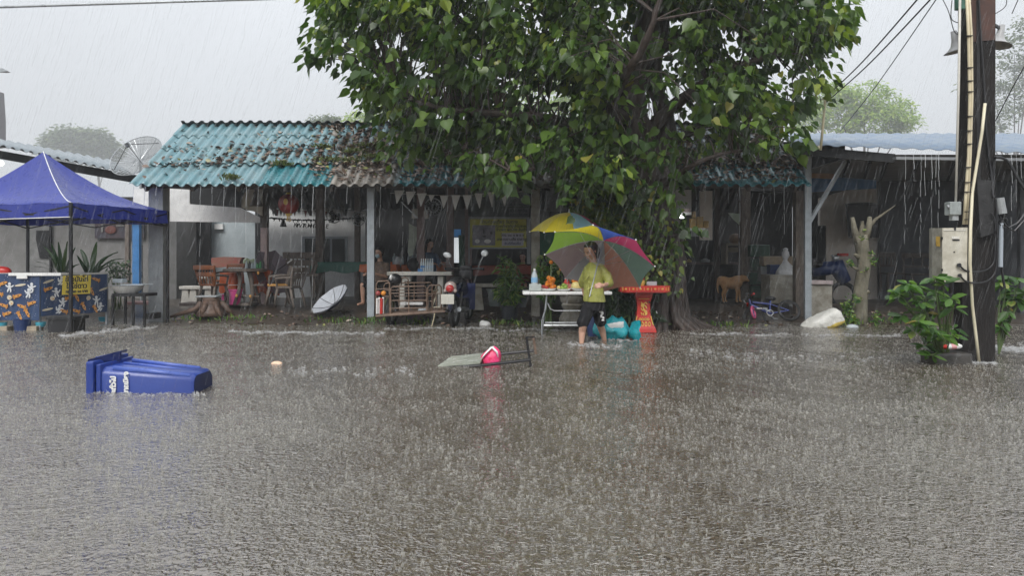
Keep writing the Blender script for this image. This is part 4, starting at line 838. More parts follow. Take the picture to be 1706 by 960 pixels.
cable('power_cable', [P(1598, 442, yb-.03), P(1612, 452, yb), P(1640, 451, yc-.03), P(1655, 438, yc), P(1658, 410, yc), P(1658, 372, yc), P(1652, 355, yc)], .010, 'black cable looping from the upper gland of the meter box to the pole')
cable('power_cable', [P(1599, 459, yb-.03), P(1612, 470, yb), P(1640, 470, yc-.03), P(1657, 455, yc), P(1661, 420, yc), P(1661, 374, yc), P(1659, 330, yc)], .010, 'black cable looping from the lower gland of the meter box to the pole')
cable('power_cable', [P(1629, -30, yc+.05), P(1634, 60, yc+.05), P(1640, 150, yc+.05), P(1643, 220, yc+.05), P(1651, 285, yc+.05), P(1655, 330, yc)], .012, 'thin dark cable running down the face of the pole')
cable('drain_hose', [P(1672, 400, Y), P(1668, 420, Y), P(1670, 455, Y), P(1674, 480, Y)], .014, 'short black hose hanging behind the pole')
cable('cable_conduit', [P(1653, 335, Y), P(1656, 270, Y-.05), P(1662, 262, Y-.1), P(1680, 270, Y-.1), P(1700, 305, Y-.1), P(1730, 350, Y-.1)], .017, 'thick grey cable arching off the pole to the right')
cable('overhead_wire', [P(1659, 200, Y), P(1690, 140, Y-.6), P(1730, 70, Y-1.4)], .006, 'thin wire rising off the right side of the pole')
# pale pipes
b = MB(); b.tube([P(1609, -40, yc), P(1614, 60, yc), P(1616, 160, yc), P(1614, 260, yc), P(1609, 330, yc), P(1606, 374, yc)], .019, 10); b.tube([P(1613, -40, yc-.02), P(1619, 60, yc-.02), P(1620, 160, yc-.02), P(1617, 260, yc-.02), P(1611, 374, yc-.02)], .012, 8)
pp = b.build('pipe_run', M['pvc'], smooth='all'); tag(pp, 'pair of cream pipes strapped together down the face of the pole', 'pipe')
b = MB()
for py in (60, 113, 135, 153, 194, 218, 240, 279, 304, 320, 353, 366): xx = 1616.5-abs(py-150)*.03; b.box(P(xx, py, yc-.005), (.062, .06, .009))
b.build('strap', M['black'], pp)
b = MB(); b.tube([P(1641, 172, yc), P(1636, 220, yc), P(1628, 270, yc), P(1620, 320, yc-.01), P(1617, 380, yb-.02), P(1616, 440, yb-.02), P(1620, 510, yc), P(1626, 560, yc), P(1631, 603, yc)], .017, 10); tag(b.build('bent_pipe', mat('ivory_pipe', (.74, .68, .50), rough=.35, var=.08), smooth='all'), 'single bowed ivory pipe reaching down into the flood water', 'pipe')
b = MB(); b.tube([P(1600, -40, yc), P(1597, 150, yc), P(1592, 345, yc)], .014, 8); tag(b.build('conduit', M['offw'], smooth='all'), 'thin white conduit along the left edge of the pole', 'pipe')
sw = thing('switch_housing', 'small grey breaker housing clamped above the meter box', 'switch', P(1591, 366, yb)); b = MB(); b.pbox(1583, 336, 1602, 358, yb+.05, .12, bev=.01); b.build('casing', mat('sw_grey', (.33, .36, .35), rough=.4, var=.3), sw); b = MB(); b.pbox(1587, 358, 1597, 367, yb+.07, .07); b.tube([P(1578, 345, yb+.08), P(1584, 343, yb+.08)], .02, 8); b.build('terminal', M['conc'], sw)
ins = thing('insulator_clamp', 'pale ceramic insulator and tangled clamp on the right side of the pole', 'insulator', P(1672, 360, Y)); b = MB(); b.tube([P(1665, 330, Y), P(1669, 356, Y)], [.05, .055], 12); b.build('housing', M['conc'], ins)
b = MB(); random.seed(4)
for i in range(9): b.tube([P(1666+random.uniform(-4, 14), 352+random.uniform(-4, 30), Y-.05+random.uniform(0, .15)) for _ in range(3)], .008, 5)
b.tube([P(1666, 365, Y), P(1680, 380, Y), P(1695, 372, Y), P(1720, 340, Y)], .012, 6); b.tube([P(1668, 378, Y), P(1690, 385, Y), P(1720, 352, Y)], .01, 6); b.build('twisted_wires', M['blackm'], ins)
b = MB(); b.tube([P(1668, 372, Y), P(1667, 445, Y)], .024, 8); b.build('drop_pipe', mat('light_grey_pipe', (.4, .45, .5), rough=.4), ins)
# loudspeaker horns
for px, py, s_, lab in [(1590, 84, -1, 'grey horn loudspeaker sticking out left of the pole top'), (1668, 74, 1, 'grey horn loudspeaker sticking out right of the pole top')]:
    hs_ = thing('horn_loudspeaker', lab, 'loudspeaker', P(px, py, 9.6), 'horn loudspeakers on the utility pole'); Mx = Matrix.Rotation(R(180+s_*12), 4, 'Y'); c = P(px-s_*3, py-12, 9.6)
    b = MB(); b.lathe(c, [(.035, -.16), (.045, -.05), (.07, .03), (.12, .08), (.165, .105), (.158, .108), (.10, .075), (.03, .0)], 24, M=Mx); b.build('horn', mat('horn_grey', (.42, .42, .42), rough=.4, var=.15), hs_, smooth='all'); b = MB(); b.bar(c+Vector((0, 0, .12)), Vector((X_(1630, 9.4), 9.3, c.z+.15)), .03); b.build('bracket', M['blackm'], hs_)
b = MB(); b.pbox(1596, -6, 1612, 14, Y-.08, .08, bev=.01); tag(b.build('junction_box', mat('dull_green', (.06, .16, .12), rough=.5, var=.3)), 'small dull green junction box at the top of the pole', 'junction box')
for pts, lab in [([P(1566, -10, Y+.3), P(1580, 18, Y), P(1590, 52, Y), P(1602, 58, Y)], 'slack wire looping in from above left of the pole top'), ([P(1586, 0, Y), P(1585, 30, Y), P(1598, 38, Y)], 'short pale wire loop left of the pole top'), ([P(1659, 22, Y), P(1676, 8, Y), P(1676, -20, Y)], 'wire loop at the upper right of the pole'), ([P(1686, 22, Y-.2), P(1700, -10, Y-.4)], 'wire end at the upper right corner')]: cable('wire_loop', pts, .005, lab)
# overhead wires to the tree, and the hanging bamboo
for i, (a, b_, lab) in enumerate([(P(1372, 165, 12.6), P(1540, -15, 8), 'uppermost of the three overhead wires running from tree to upper right'), (P(1374, 172, 12.6), P(1560, -12, 8), 'middle of the three overhead wires running from tree to upper right'), (P(1400, 218, 14), P(1562, -5, 8), 'lowest of the three overhead wires, crossing the bright tree')]):
    mid = (a+b_)/2-Vector((0, 0, .06)); cable('overhead_wire', [a, mid, b_], .009 if i < 2 else .006, lab, grp='overhead wires from the tree')
cable('overhead_wire', [P(-60, 13, 9), P(200, 5, 9), P(460, -3, 9)], .016, 'thick pale wire crossing the sky at the upper left', m=M['galv'])
b = MB(); b.tube([P(1375, 163, 12.4), P(1372, 200, 12.4), P(1367, 250, 12.4)], .022, 8); b.tube([P(1367, 250, 12.4), P(1363, 243, 12.4)], .015, 6); b.tube([P(1368, 166, 12.4), P(1382, 162, 12.4)], .012, 6); tag(b.build('hanging_stick', M['pvc'], smooth='all'), 'pale bamboo stick dangling from the overhead wires', 'stick')
# bush by the pole and the half-drowned block
bp = [(1475, 505, 1530, 540, 8.7, .15), (1510, 470, 1590, 530, 8.7, .25), (1520, 500, 1600, 590, 8.6, .2), (1545, 540, 1590, 600, 8.6, .15)]
bush = thing('noni_bush', 'bright green large-leaved bush growing at the foot of the utility pole', 'bush', P(1560, 603, 8.9)); st = MB(); p_, d_, n_ = [], [], []; random.seed(17); base = P(1572, 600, 8.85)
for i in range(34):
    px, py = random.choice([(1485, 515), (1500, 500), (1515, 480), (1530, 470), (1545, 478), (1560, 470), (1575, 480), (1585, 500), (1530, 500), (1545, 510), (1560, 520), (1575, 530), (1525, 530), (1545, 545), (1565, 555), (1535, 575), (1555, 590), (1520, 560), (1505, 535), (1588, 545)]); c = P(px+random.gauss(0, 4), py+random.gauss(0, 6), 8.65+random.uniform(-.2, .25))
    m1 = base.lerp(c, .55)+Vector((0, 0, .06)); st.tube([base+Vector((random.gauss(0, .03), 0, -.05)), m1, c], [.012, .009, .005], 6)
    for k in range(random.randint(5, 8)):
        a = random.uniform(0, 6.28); d = Vector((math.cos(a), math.sin(a), random.uniform(-.9, .5))); p_.append(tuple(c+d*.015)); d_.append(tuple(d)); n_.append((random.gauss(0, .3), -.5, 1))
st.build('stems', M['leafstem'], bush); leaves('foliage', OVAL, p_, d_, rng.uniform(.10, .20, len(p_)), M['bleaf'], parent=bush, nrm=np.array(n_))
bush = thing('noni_bush', 'smaller leafy bush showing at the right behind the utility pole', 'bush', P(1670, 570, 9.4)); st = MB(); p_, d_, n_ = [], [], []; base = P(1664, 590, 9.5)
for px, py in [(1668, 470), (1680, 460), (1675, 490), (1690, 480), (1700, 465), (1672, 510), (1685, 500), (1670, 535), (1680, 520), (1698, 498), (1666, 545), (1712, 478)]:
    c = P(px, py, 9.4+random.uniform(-.1, .2)); st.tube([base, base.lerp(c, .5)+Vector((-.02, 0, .04)), c], [.012, .01, .005], 6)
    for k in range(6): a = random.uniform(0, 6.28); d = Vector((math.cos(a), math.sin(a), random.uniform(-1.2, .2))); p_.append(tuple(c)); d_.append(tuple(d)); n_.append((random.gauss(0, .3), -.5, 1))
st.build('stems', M['leafstem'], bush); leaves('foliage', OVAL, p_, d_, rng.uniform(.11, .21, len(p_)), M['bleaf'], parent=bush, nrm=np.array(n_))
b = MB(); b.box(P(1576, 600, 8.85), (.43, .35, .20), bev=.03); tag(b.build('stone_block', mat('wet_block', (.06, .055, .05), rough=.4, var=.4, bump=.5)), 'dark wet concrete block at the foot of the pole', 'block')
b = MB(); c = P(1579, 578, 8.78); b.tube([c-Vector((.09, 0, 0)), c-Vector((.02, 0, 0))], .028, 12, mi=0); b.tube([c-Vector((.02, 0, 0)), c+Vector((.13, 0, .005)), c+Vector((.16, 0, .005))], [.033, .033, .018], 12, mi=1); b.tube([c+Vector((.03, 0, 0)), c+Vector((.09, 0, .003))], .0345, 12, mi=2); tag(b.build('drink_can', [M['red'], M['white'], mat('pale_pink', (.7, .35, .35), rough=.4)], smooth=True), 'red and white drink container lying on the dark block', 'can')
# ---------------------------------------------------------------- blue canopy and stall
tent = thing('canopy_tent', 'blue pop-up canopy with white piping standing in the flood at the left', 'canopy', (-8.8, 14.1, 0))
A = Vector((X_(118, 12.4), 12.4, 0)); B = Vector((X_(279, 14.5), 14.5, 0)); AB = B-A; nn_ = Vector((-AB.y, AB.x, 0)).normalized(); D = A+nn_*3.5+Vector((0, 0, 0)); Cc = D+AB
ze = Z_(338, 12.4); za = 3.42; ap = (A+Cc)/2; ap.z = za; ap.x = X_(72, ap.y); ap.z = Z_(253, ap.y)
tm = mat('canopy_blue', (.045, .06, .34), rough=.3, var=.15, vs_=3, spec=.7, bump=.15, bs=6); tm = clothmat('canopy_cloth', (.028, .045, .30), tl=.15, rough=.30)
b = MB(); cs = [A, B, Cc, D]; N_ = 14
for i in range(4):
    p, q = cs[i], cs[(i+1) % 4]; rows = []
    for u in range(N_+1):
        t_ = u/N_; row = []
        for v in range(N_+1):
            s_ = v/N_; e = p.lerp(q, s_); e.z = ze-.05*math.sin(s_*math.pi)*0; w_ = e.lerp(ap, t_)
            w_.z = ze+(ap.z-ze)*t_**1.5-.10*math.sin(s_*math.pi)*math.sin(t_*math.pi)+.012*math.sin(s_*25+t_*9)*(1-t_)
            row.append(w_)
        rows.append(row)
    vs_ = [x for r_ in rows for x in r_]; b.add(vs_, [(u*(N_+1)+v, u*(N_+1)+v+1, (u+1)*(N_+1)+v+1, (u+1)*(N_+1)+v) for u in range(N_) for v in range(N_)])
b.build('canopy', tm, tent, smooth='all')
b = MB()
for i in range(4):
    p, q = cs[i], cs[(i+1) % 4]; V_ = []
    for v in range(25):
        s_ = v/24; e = p.lerp(q, s_); out = nn_*0+(e-(A+Cc)/2).normalized()*(.02+.012*math.sin(s_*40)); V_ += [Vector((e.x, e.y, ze)), Vector((e.x, e.y, ze-.11))+out*.5, Vector((e.x, e.y, ze-.235-.015*math.sin(s_*math.pi*3)))+out]
    b.add(V_, [(v*3+k, v*3+k+1, v*3+k+4, v*3+k+3) for v in range(24) for k in range(2)])
b.build('valance', tm, tent, smooth='all')
b = MB(); b.tube([A+Vector((0, 0, ze)), A+Vector((0, -.015, ze-.24))], .009, 6); b.tube([Vector((A.x, A.y-.03, ze-.235)), A.lerp(D, .5)+Vector((0, -.03, ze-.25)), Vector((D.x, D.y-.03, ze-.235))], .008, 5)
pts = []
for u in range(13): t_ = u/12; w_ = A.lerp(Vector((ap.x, ap.y, 0)), t_); w_.z = ze+(ap.z-ze)*t_**1.5+.01; pts.append(w_)
b.tube(pts, .008, 5); b.build('piping', M['white'], tent)
for p in cs: b = MB(); b.bar(Vector((p.x, p.y, -.16)), Vector((p.x, p.y, ze)), .045); b.build('leg', M['blackm'], tent)
b = MB()
for i in range(4):
    p, q = cs[i], cs[(i+1) % 4]
    for a_, c_ in ((0, 1), (1, 0)):
        m_ = p.lerp(q, .5); b.bar(Vector((p.x, p.y, ze-.05 if a_ else ze-.3)), Vector((m_.x, m_.y, ze-.3 if a_ else ze-.05)), .022); b.bar(Vector((q.x, q.y, ze-.05 if a_ else ze-.3)), Vector((m_.x, m_.y, ze-.3 if a_ else ze-.05)), .022)
b.build('scissor_frame', M['blackm'], tent)
# stall counter with patterned cloth: front cloth + receding cloth
navy = mat('navy_cloth', (.035, .07, .16), rough=.5, vs_=2.5, c2=(.02, .04, .10))
pc = [mat('cloth_cream', (.62, .55, .42), rough=.6), mat('cloth_orange', (.62, .28, .06), rough=.6), mat('cloth_white', (.7, .72, .74), rough=.6), mat('cloth_black', (.02, .02, .03), rough=.6)]
def cloth_panel(p0, p1, z0, z1, name, parent, seed):
    """p0,p1: ground points; patterned cloth between heights z0..z1"""
    p0 = Vector(p0); p1 = Vector(p1); L_ = (p1-p0).length; d = (p1-p0).normalized(); out = Vector((d.y, -d.x, 0)); b = MB(); n = 30
    V_ = []
    for i in range(n+1):
        for k in range(5): q = p0+d*L_*i/n; V_.append(Vector((q.x, q.y, z0+(z1-z0)*k/4))+out*(.008*math.sin(i*.9)*(1-k/4)))
    b.add(V_, [(i*5+k, (i+1)*5+k, (i+1)*5+k+1, i*5+k+1) for i in range(n) for k in range(4)])
    def pt(u, v): return p0+d*u+Vector((0, 0, z0+v))+out*.014
    def disc(u, v, a, c_, ang, mi, k=16): 
        ca, sa = math.cos(ang), math.sin(ang); poly = [pt(u+a*math.cos(t)*ca-c_*math.sin(t)*sa, v+a*math.cos(t)*sa+c_*math.sin(t)*ca)+out*.001*mi for t in np.linspace(0, 6.283, k, endpoint=False)]; b.add(poly, [tuple(range(k))], mi)
    hz_ = z1-z0; rd = random.Random(seed); u = .08; row = 0
    cells = []
    for cu in np.arange(.10, L_-.04, .17):
        for cv in (.09, .26, .43, .60):
            if cv < hz_-.02: cells.append((cu+rd.uniform(-.045, .045)+(.07 if cv in (.26, .60) else 0), cv+rd.uniform(-.045, .045)))
    for j, (cu, cv) in enumerate(cells):
        if cu > L_-.06: continue
        k = rd.choice((0, 1, 1, 2, 2, 3))
        if k == 0: disc(cu, cv, .042, .042, 0, 1); disc(cu+.012, cv-.01, .014, .012, 0, 2)
        elif k == 1: a = rd.choice([.3, -1.1, 2.8]); disc(cu, cv, .085, .026, a, 2); disc(cu-.06*math.cos(a), cv-.06*math.sin(a), .014, .045, a, 2); disc(cu+.02*math.cos(a), cv+.02*math.sin(a), .012, .012, a, 4)
        elif k == 2: a = rd.uniform(-.8, .8); disc(cu, cv, .028, .042, a, 3); disc(cu-.02*math.sin(a), cv+.055, .026, .026, a, 3); disc(cu+.045, cv+.01, .04, .012, a+.5, 3); disc(cu-.045, cv+.015, .04, .012, a+2.4, 3); disc(cu+.02, cv-.055, .014, .038, a, 3); disc(cu-.025, cv-.055, .014, .038, a-.4, 3); disc(cu-.02*math.sin(a), cv+.055, .015, .014, a, 1)
        else: a = rd.choice([.15, .3]); disc(cu, cv, .10, .02, a, 1)
    for _ in range(int(L_*60)): disc(rd.uniform(.02, L_-.02), rd.uniform(.02, hz_-.02), .005, .005, 0, 3, 6)
    return b.build(name, [navy]+pc, parent)
YS = 12.9; S0 = Vector((X_(-60, YS+.05), YS+.05, 0)); S1 = Vector((X_(66, YS), YS, 0)); S2 = Vector((X_(178, 14.0), 14.0, 0)); zt = Z_(459, YS); zb = Z_(534, YS)
st_ = thing('stall_table', 'street stall counter under the blue canopy with its cloth skirt', 'stall', ((S0.x+S1.x)/2, 13.3, 0))
b = MB(); b.prism([S0+Vector((0, 0, zt)), S1+Vector((0, 0, zt)), S2+Vector((0, .0, zt)), S2+Vector((-2.8, .3, zt))], (0, 0, .03)); b.build('counter_top', M['offw'], st_)
for q in (S0+Vector((.5, 0, 0)), S1, S2): b = MB(); b.bar(Vector((q.x-.03, q.y+.05, -.1)), Vector((q.x-.03, q.y+.05, zt)), .04); b.build('leg', M['steel'], st_)
o = cloth_panel(S0, S1-Vector((.0, 0, 0)), zb, zt+.03, 'front_cloth', st_, 3); o['label'] = 'navy cloth printed with spacemen, rockets and planets'
o = cloth_panel(S1+Vector((.01, .01, 0)), S2, zb+.07, zt+.0, 'side_cloth', st_, 5); o['label'] = 'shaded navy spacemen cloth receding to the right'
b = MB(); b.box((S1.x-.07, YS-.02, zt+.02), (.9, .015, .05)); b.box((S1.x-.28, YS-.035, zt-.02), (.18, .01, .07)); b.build('plastic_sheet', M['white'], st_)
ys_ = thing('price_sign', 'small yellow handwritten card hung on the receding stall cloth', 'sign', P(124, 491, 13.2)); u = (S2-S1).normalized(); c0 = S1.lerp(S2, .50)+Vector((u.y, -u.x, 0))*.06
Mrot = Matrix(((u.x, 0, u.y, 0), (u.y, 0, -u.x, 0), (0, 1, 0, 0), (0, 0, 0, 1)))  # x along cloth, y up, z outwards
cz = Z_(475, c0.y); Mt = Matrix.Translation(Vector((c0.x, c0.y, cz)))@Mrot
b = MB(); b.prism([Mt@Vector((x_, y_, 0)) for x_, y_ in ((-.27, -.165), (.25, -.165), (.27, .175), (-.25, .17))], Mt.to_3x3()@Vector((0, 0, .004))); b.build('card', mat('yellow_card', (.78, .60, .08), rough=.5), ys_)
for s_, yy, sz_ in (('ข้าวมันไก่', .10, .12), ('ใส่ไข่ดาว', -.02, .12), ('หมูทอด ๑๐ บาท', -.115, .065)): text('lettering', s_, sz_, Mt@Matrix.Translation((0, yy, .006)), M['ink'], ys_, .001, bold=.004)
ft = mat('sky_blue_plastic', (.08, .45, .60), rough=.4, var=.1)
for px, py, Yp, lab in [(3, 541, 12.95, 'light blue bowl under the stall leg at the left edge'), (68, 540, 13.0, 'light blue bowl under the middle stall leg'), (172, 531, 14.2, 'light blue bowl under the far right stall leg')]:
    b = MB(); b.lathe(P(px, py+5, Yp), [(.05, 0), (.075, .03), (.085, .085), (.078, .085), (.06, .03)], 20); tag(b.build('foot_bowl', ft, smooth=True), lab, 'bowl', 'light blue bowls under the stall legs')
b = MB(); c = P(37, 556, 12.9); b.lathe(c, [(.11, 0), (.14, .25), (.145, .25), (.13, .24)], 20); tag(b.build('bucket', M['dblue'], smooth=True), 'dark blue bucket standing in water under the stall', 'bucket')
ct = thing('plastic_crate', 'black plastic crate beside the canopy leg', 'crate', P(101, 556, 12.5)); b = MB(); b.pbox(79, 531, 123, 560, 12.5, .35, bev=.012); b.build('body', M['black'], ct); b = MB(); b.pbox(76, 528, 126, 533, 12.47, .4, bev=.006); b.build('rim', M['dark'], ct)
for px, lab in ((8, 'pale brick block under the left edge of the stall'), (57, 'pale brick block beside the blue bucket')): b = MB(); b.box(P(px, 549, 12.95), (.2, .2, .12), bev=.01); tag(b.build('brick_block', mat('pale_block', (.38, .32, .24), rough=.7, var=.3)), lab, 'block', 'pale blocks under the stall')
b = MB(); b.ball(P(3, 452, 13.6), (.17, .1, .09), 14); tag(b.build('red_basin', M['red'], smooth=True), 'red plastic basin on the stall at the left edge', 'basin')
# plants behind the stall
def strap_plant(px, pyb, Y, specs, lab, m=M['dleaf']):
    t_ = thing('strap_plant', lab, 'plant', P(px, pyb, Y)); b = MB(); c = P(px, pyb, Y)
    for (tx, ty, w_) in specs:
        e = P(tx, ty, Y+random.uniform(-.3, .3)); L_ = (e-c).length; pts = []
        for k in range(9): t = k/8; q = c.lerp(e, t)+Vector((0, 0, .16*L_*math.sin(t*math.pi)*(.4 if abs(e.x-c.x) < .3 else 1))); pts.append(q)
        V_ = []; sd = Vector((0, .3, 1)).cross((e-c).normalized()); sd = sd.normalized() if sd.length > .1 else Vector((1, 0, 0)); 
        if abs((e-c).normalized().z) > .8: sd = Vector((1, .2, 0))
        for k, q in enumerate(pts): ww = w_*(math.sin((k/8*.88+.10)*math.pi))**.7; V_ += [q-sd*ww, q+Vector((0, .03, -.01)), q+sd*ww]
        b.add(V_, [(k*3+j, k*3+j+1, k*3+j+4, k*3+j+3) for k in range(8) for j in range(2)])
    b.build('foliage', m, t_, smooth='all'); b = MB(); b.lathe(c-Vector((0, 0, .28)), [(.13, 0), (.2, .28), (.21, .3), (.18, .29)], 18); b.build('pot', M['pot'], t_)
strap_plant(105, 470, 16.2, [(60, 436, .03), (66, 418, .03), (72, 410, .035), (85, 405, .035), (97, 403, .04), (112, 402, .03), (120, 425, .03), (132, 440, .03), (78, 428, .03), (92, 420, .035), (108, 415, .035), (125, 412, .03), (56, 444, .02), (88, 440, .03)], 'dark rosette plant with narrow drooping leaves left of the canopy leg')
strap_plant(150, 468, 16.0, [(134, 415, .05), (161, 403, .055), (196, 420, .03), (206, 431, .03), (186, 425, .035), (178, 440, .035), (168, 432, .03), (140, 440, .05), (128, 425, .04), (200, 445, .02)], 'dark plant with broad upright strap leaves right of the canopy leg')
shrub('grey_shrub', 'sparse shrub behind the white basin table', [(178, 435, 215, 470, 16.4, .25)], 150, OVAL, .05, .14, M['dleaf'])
# basin on stool
bs_ = thing('stool_table', 'black square stool standing under the white basin', 'stool', P(217, 545, 14.0)); b = MB(); b.pbox(186, 489, 243, 494, 13.8, .45); b.build('top', M['blackm'], bs_)
for px, Yq in ((188, 13.8), (241, 13.8), (222, 13.85), (209, 14.2)): b = MB(); b.bar(P(px, 492, Yq), Vector((X_(px, Yq), Yq, -.08)), .04); b.build('leg', M['blackm'], bs_)
b = MB(); b.lathe(P(212, 489, 14.0), [(.17, 0), (.26, .09), (.285, .145), (.30, .15), (.275, .14), (.24, .08), (.15, .012), (0.0, .01)], 32); tag(b.build('enamel_basin', M['white'], smooth=True), 'white enamel basin on the black stool', 'basin')
b = MB(); b.box(P(228, 474, 14.05), (.42, .4, .02), bev=.006); b.box(P(200, 468, 14.15), (.2, .2, .08), bev=.03); tag(b.build('clear_cover', M['clear']), 'see-through plastic lid resting on the white basin', 'lid')
b = MB(); b.pbox(243, 522, 256, 532, 14.2, .3, bev=.01); tag(b.build('dark_step', M['black']), 'low dark box between the stool and the thick post', 'box')
b = MB(); b.pbox(208, 503, 250, 508, 15.6, .4, bev=.01); tag(b.build('pink_tray', mat('dull_pink', (.45, .28, .26), rough=.6, var=.3)), 'dull pink tray seen between the stool legs', 'tray')
# ---------------------------------------------------------------- people and dog: one continuous body each, by voxel remesh
def cap(b, p, q, r0, r1, n=10, mi=0):
    p, q = Vector(p), Vector(q); b.tube([p, p.lerp(q, .33), p.lerp(q, .66), q], [r0, r0+(r1-r0)*.33+.15*abs(r0-r1)*0, r0+(r1-r0)*.66, r1], n, mi); b.ball(p, r0*.995, n, mi); b.ball(q, r1*.995, n, mi)
def remesh(o, vox, sm=6): return bake(o, [('REMESH', dict(mode='VOXEL', voxel_size=vox)), ('SMOOTH', dict(factor=.5, iterations=sm))])
def loft(b, rings, n=24, mi=0):      # rings: (center, rx, ry, yaw)
    V_ = []
    for c, rx, ry, yaw in rings:
        c = Vector(c)
        for k in range(n): a = 2*math.pi*k/n; x, y = rx*math.cos(a), ry*math.sin(a); V_.append(c+Vector((x*math.cos(yaw)-y*math.sin(yaw), x*math.sin(yaw)+y*math.cos(yaw), 0)))
    m_ = len(rings); b.add(V_, [(i*n+k, i*n+(k+1) % n, (i+1)*n+(k+1) % n, (i+1)*n+k) for i in range(m_-1) for k in range(n)]+[tuple(range(n))[::-1], tuple((m_-1)*n+k for k in range(n))], mi)
def head(b, c, s, yaw, pitch=0, roll=0):
    """c: centre of skull; s: head height; faces -Y at yaw 0"""
    Mx = Euler((pitch, roll, yaw)).to_matrix().to_4x4(); c = Vector(c); T = lambda x, y, z: c+Mx@Vector((x*s, y*s, z*s))
    b.ball(T(0, .03, .10), (.36*s, .44*s, .40*s), 18, M=Mx); b.ball(T(0, -.10, -.12), (.29*s, .32*s, .36*s), 16, M=Mx); b.ball(T(0, -.24, -.38), (.15*s, .13*s, .10*s), 12, M=Mx)
    b.ball(T(0, -.43, -.12), (.050*s, .075*s, .10*s), 10, M=Mx); b.ball(T(0, -.47, -.17), (.062*s, .05*s, .035*s), 10, M=Mx)
    b.ball(T(0, -.39, -.29), (.10*s, .05*s, .025*s), 10, M=Mx); b.ball(T(0, -.375, -.325), (.085*s, .05*s, .025*s), 10, M=Mx)
    for sx in (-1, 1):
        b.ball(T(sx*.35, .02, -.05), (.035*s, .07*s, .11*s), 10, M=Mx); b.ball(T(sx*.17, -.33, -.13), (.10*s, .08*s, .09*s), 10, M=Mx); b.ball(T(sx*.15, -.36, .06), (.11*s, .05*s, .03*s), 10, M=Mx)
    return T, Mx
def face(parent, T, Mx, s):
    b = MB()
    for sx in (-1, 1): b.ball(T(sx*.145, -.385, -.01), (.052*s, .03*s, .022*s), 10, M=Mx)
    b.build('eyes', M['white'], parent, smooth=True)
    b = MB()
    for sx in (-1, 1):
        b.ball(T(sx*.145, -.408, -.012), (.024*s, .014*s, .020*s), 8, M=Mx); b.tube([T(sx*.08, -.405, .075), T(sx*.15, -.405, .095), T(sx*.23, -.365, .07)], .016*s, 5); b.tube([T(sx*.09, -.412, .008), T(sx*.15, -.412, .02), T(sx*.21, -.385, .0)], .008*s, 5)
    b.build('brows', M['hair'], parent, smooth=True); b = MB(); b.tube([T(-.09, -.415, -.30), T(0, -.44, -.305), T(.09, -.415, -.30)], .014*s, 6); b.build('lips', mat('lips', (.40, .13, .11), rough=.4), parent, smooth=True)
def hand(b, w_, d, palmn, s, curl=.7, thumb=1):
    """w_: wrist, d: direction to fingers, palmn: palm normal, s: hand length"""
    w_ = Vector(w_); d = Vector(d).normalized(); pn = Vector(palmn).normalized(); sd = d.cross(pn).normalized(); pn = sd.cross(d).normalized()
    k = w_+d*s*.28
    V_ = []
    cap(b, w_, k, s*.14, s*.17, 8)
    for i, (off, L_) in enumerate([(-.19, .44), (-.065, .5), (.06, .47), (.175, .37)]):
        p0 = w_+d*s*.30+sd*off*s; cap(b, w_+d*s*.12+sd*off*s*.6, p0+d*s*.12, s*.085, s*.065, 7); p0 = p0+d*s*.14
        a = 0; 
        for seg, f in enumerate((.42, .33, .25)):
            a += curl*(.5 if seg == 0 else .8); q = p0+(d*math.cos(a)+pn*math.sin(a))*L_*s*f; cap(b, p0, q, s*(.058-.006*seg), s*(.052-.006*seg), 7); p0 = q
    p0 = w_+d*s*.10+sd*thumb*s*.16; q = p0+(d*.6+sd*thumb*.55+pn*.35).normalized()*s*.22; cap(b, p0, q, s*.075, s*.06, 7); cap(b, q, q+(d*.8+pn*.6-sd*thumb*.1).normalized()*s*.2, s*.055, s*.045, 7)
# ---- the woman under the umbrella
Y = 10.9; q = lambda px, py, dy=0: P(px, py, Y)+Vector((0, dy, 0))
wo = thing('person', 'woman in wet yellow-green shirt and black shorts wading barefoot under a colourful umbrella', 'person', tuple(q(990, 572)))
b = MB(); yaw = R(-52)   # faces towards the viewer, turned to the left
hd = .245; hc = q(984, 417.5, -.01); T, Mx = head(b, hc, hd, yaw, pitch=R(24), roll=R(0))
cap(b, q(989, 442, .03), q(987, 424, .02), .055, .05, 12)
loft(b, [(q(990, 512, .03), .15, .11, yaw), (q(990, 500, .03), .145, .10, yaw), (q(990, 480, .03), .125, .095, yaw), (q(989, 460, .02), .145, .105, yaw), (q(989, 446, .02), .14, .085, yaw), (q(989, 439, .02), .08, .06, yaw)], 20)
# near arm: shoulder, elbow, wrist
sh = q(1004, 446.5, -.03); el = q(1014, 472, -.10); wr = q(1000, 475, -.33); cap(b, sh, el, .052, .042); cap(b, el, wr, .040, .027)
hand(b, wr, (q(984, 474.5, -.42)-wr), Vector((.1, 1, -.35)), .165, .8, thumb=-1)
# far arm hanging behind the body
sh2 = q(979, 448.5, .05); el2 = q(971, 470, .16); wr2 = q(975, 488, .20); cap(b, sh2, el2, .048, .038); cap(b, el2, wr2, .036, .025); hand(b, wr2, Vector((.05, -.05, -1)), Vector((1, 0, 0)), .15, .6)
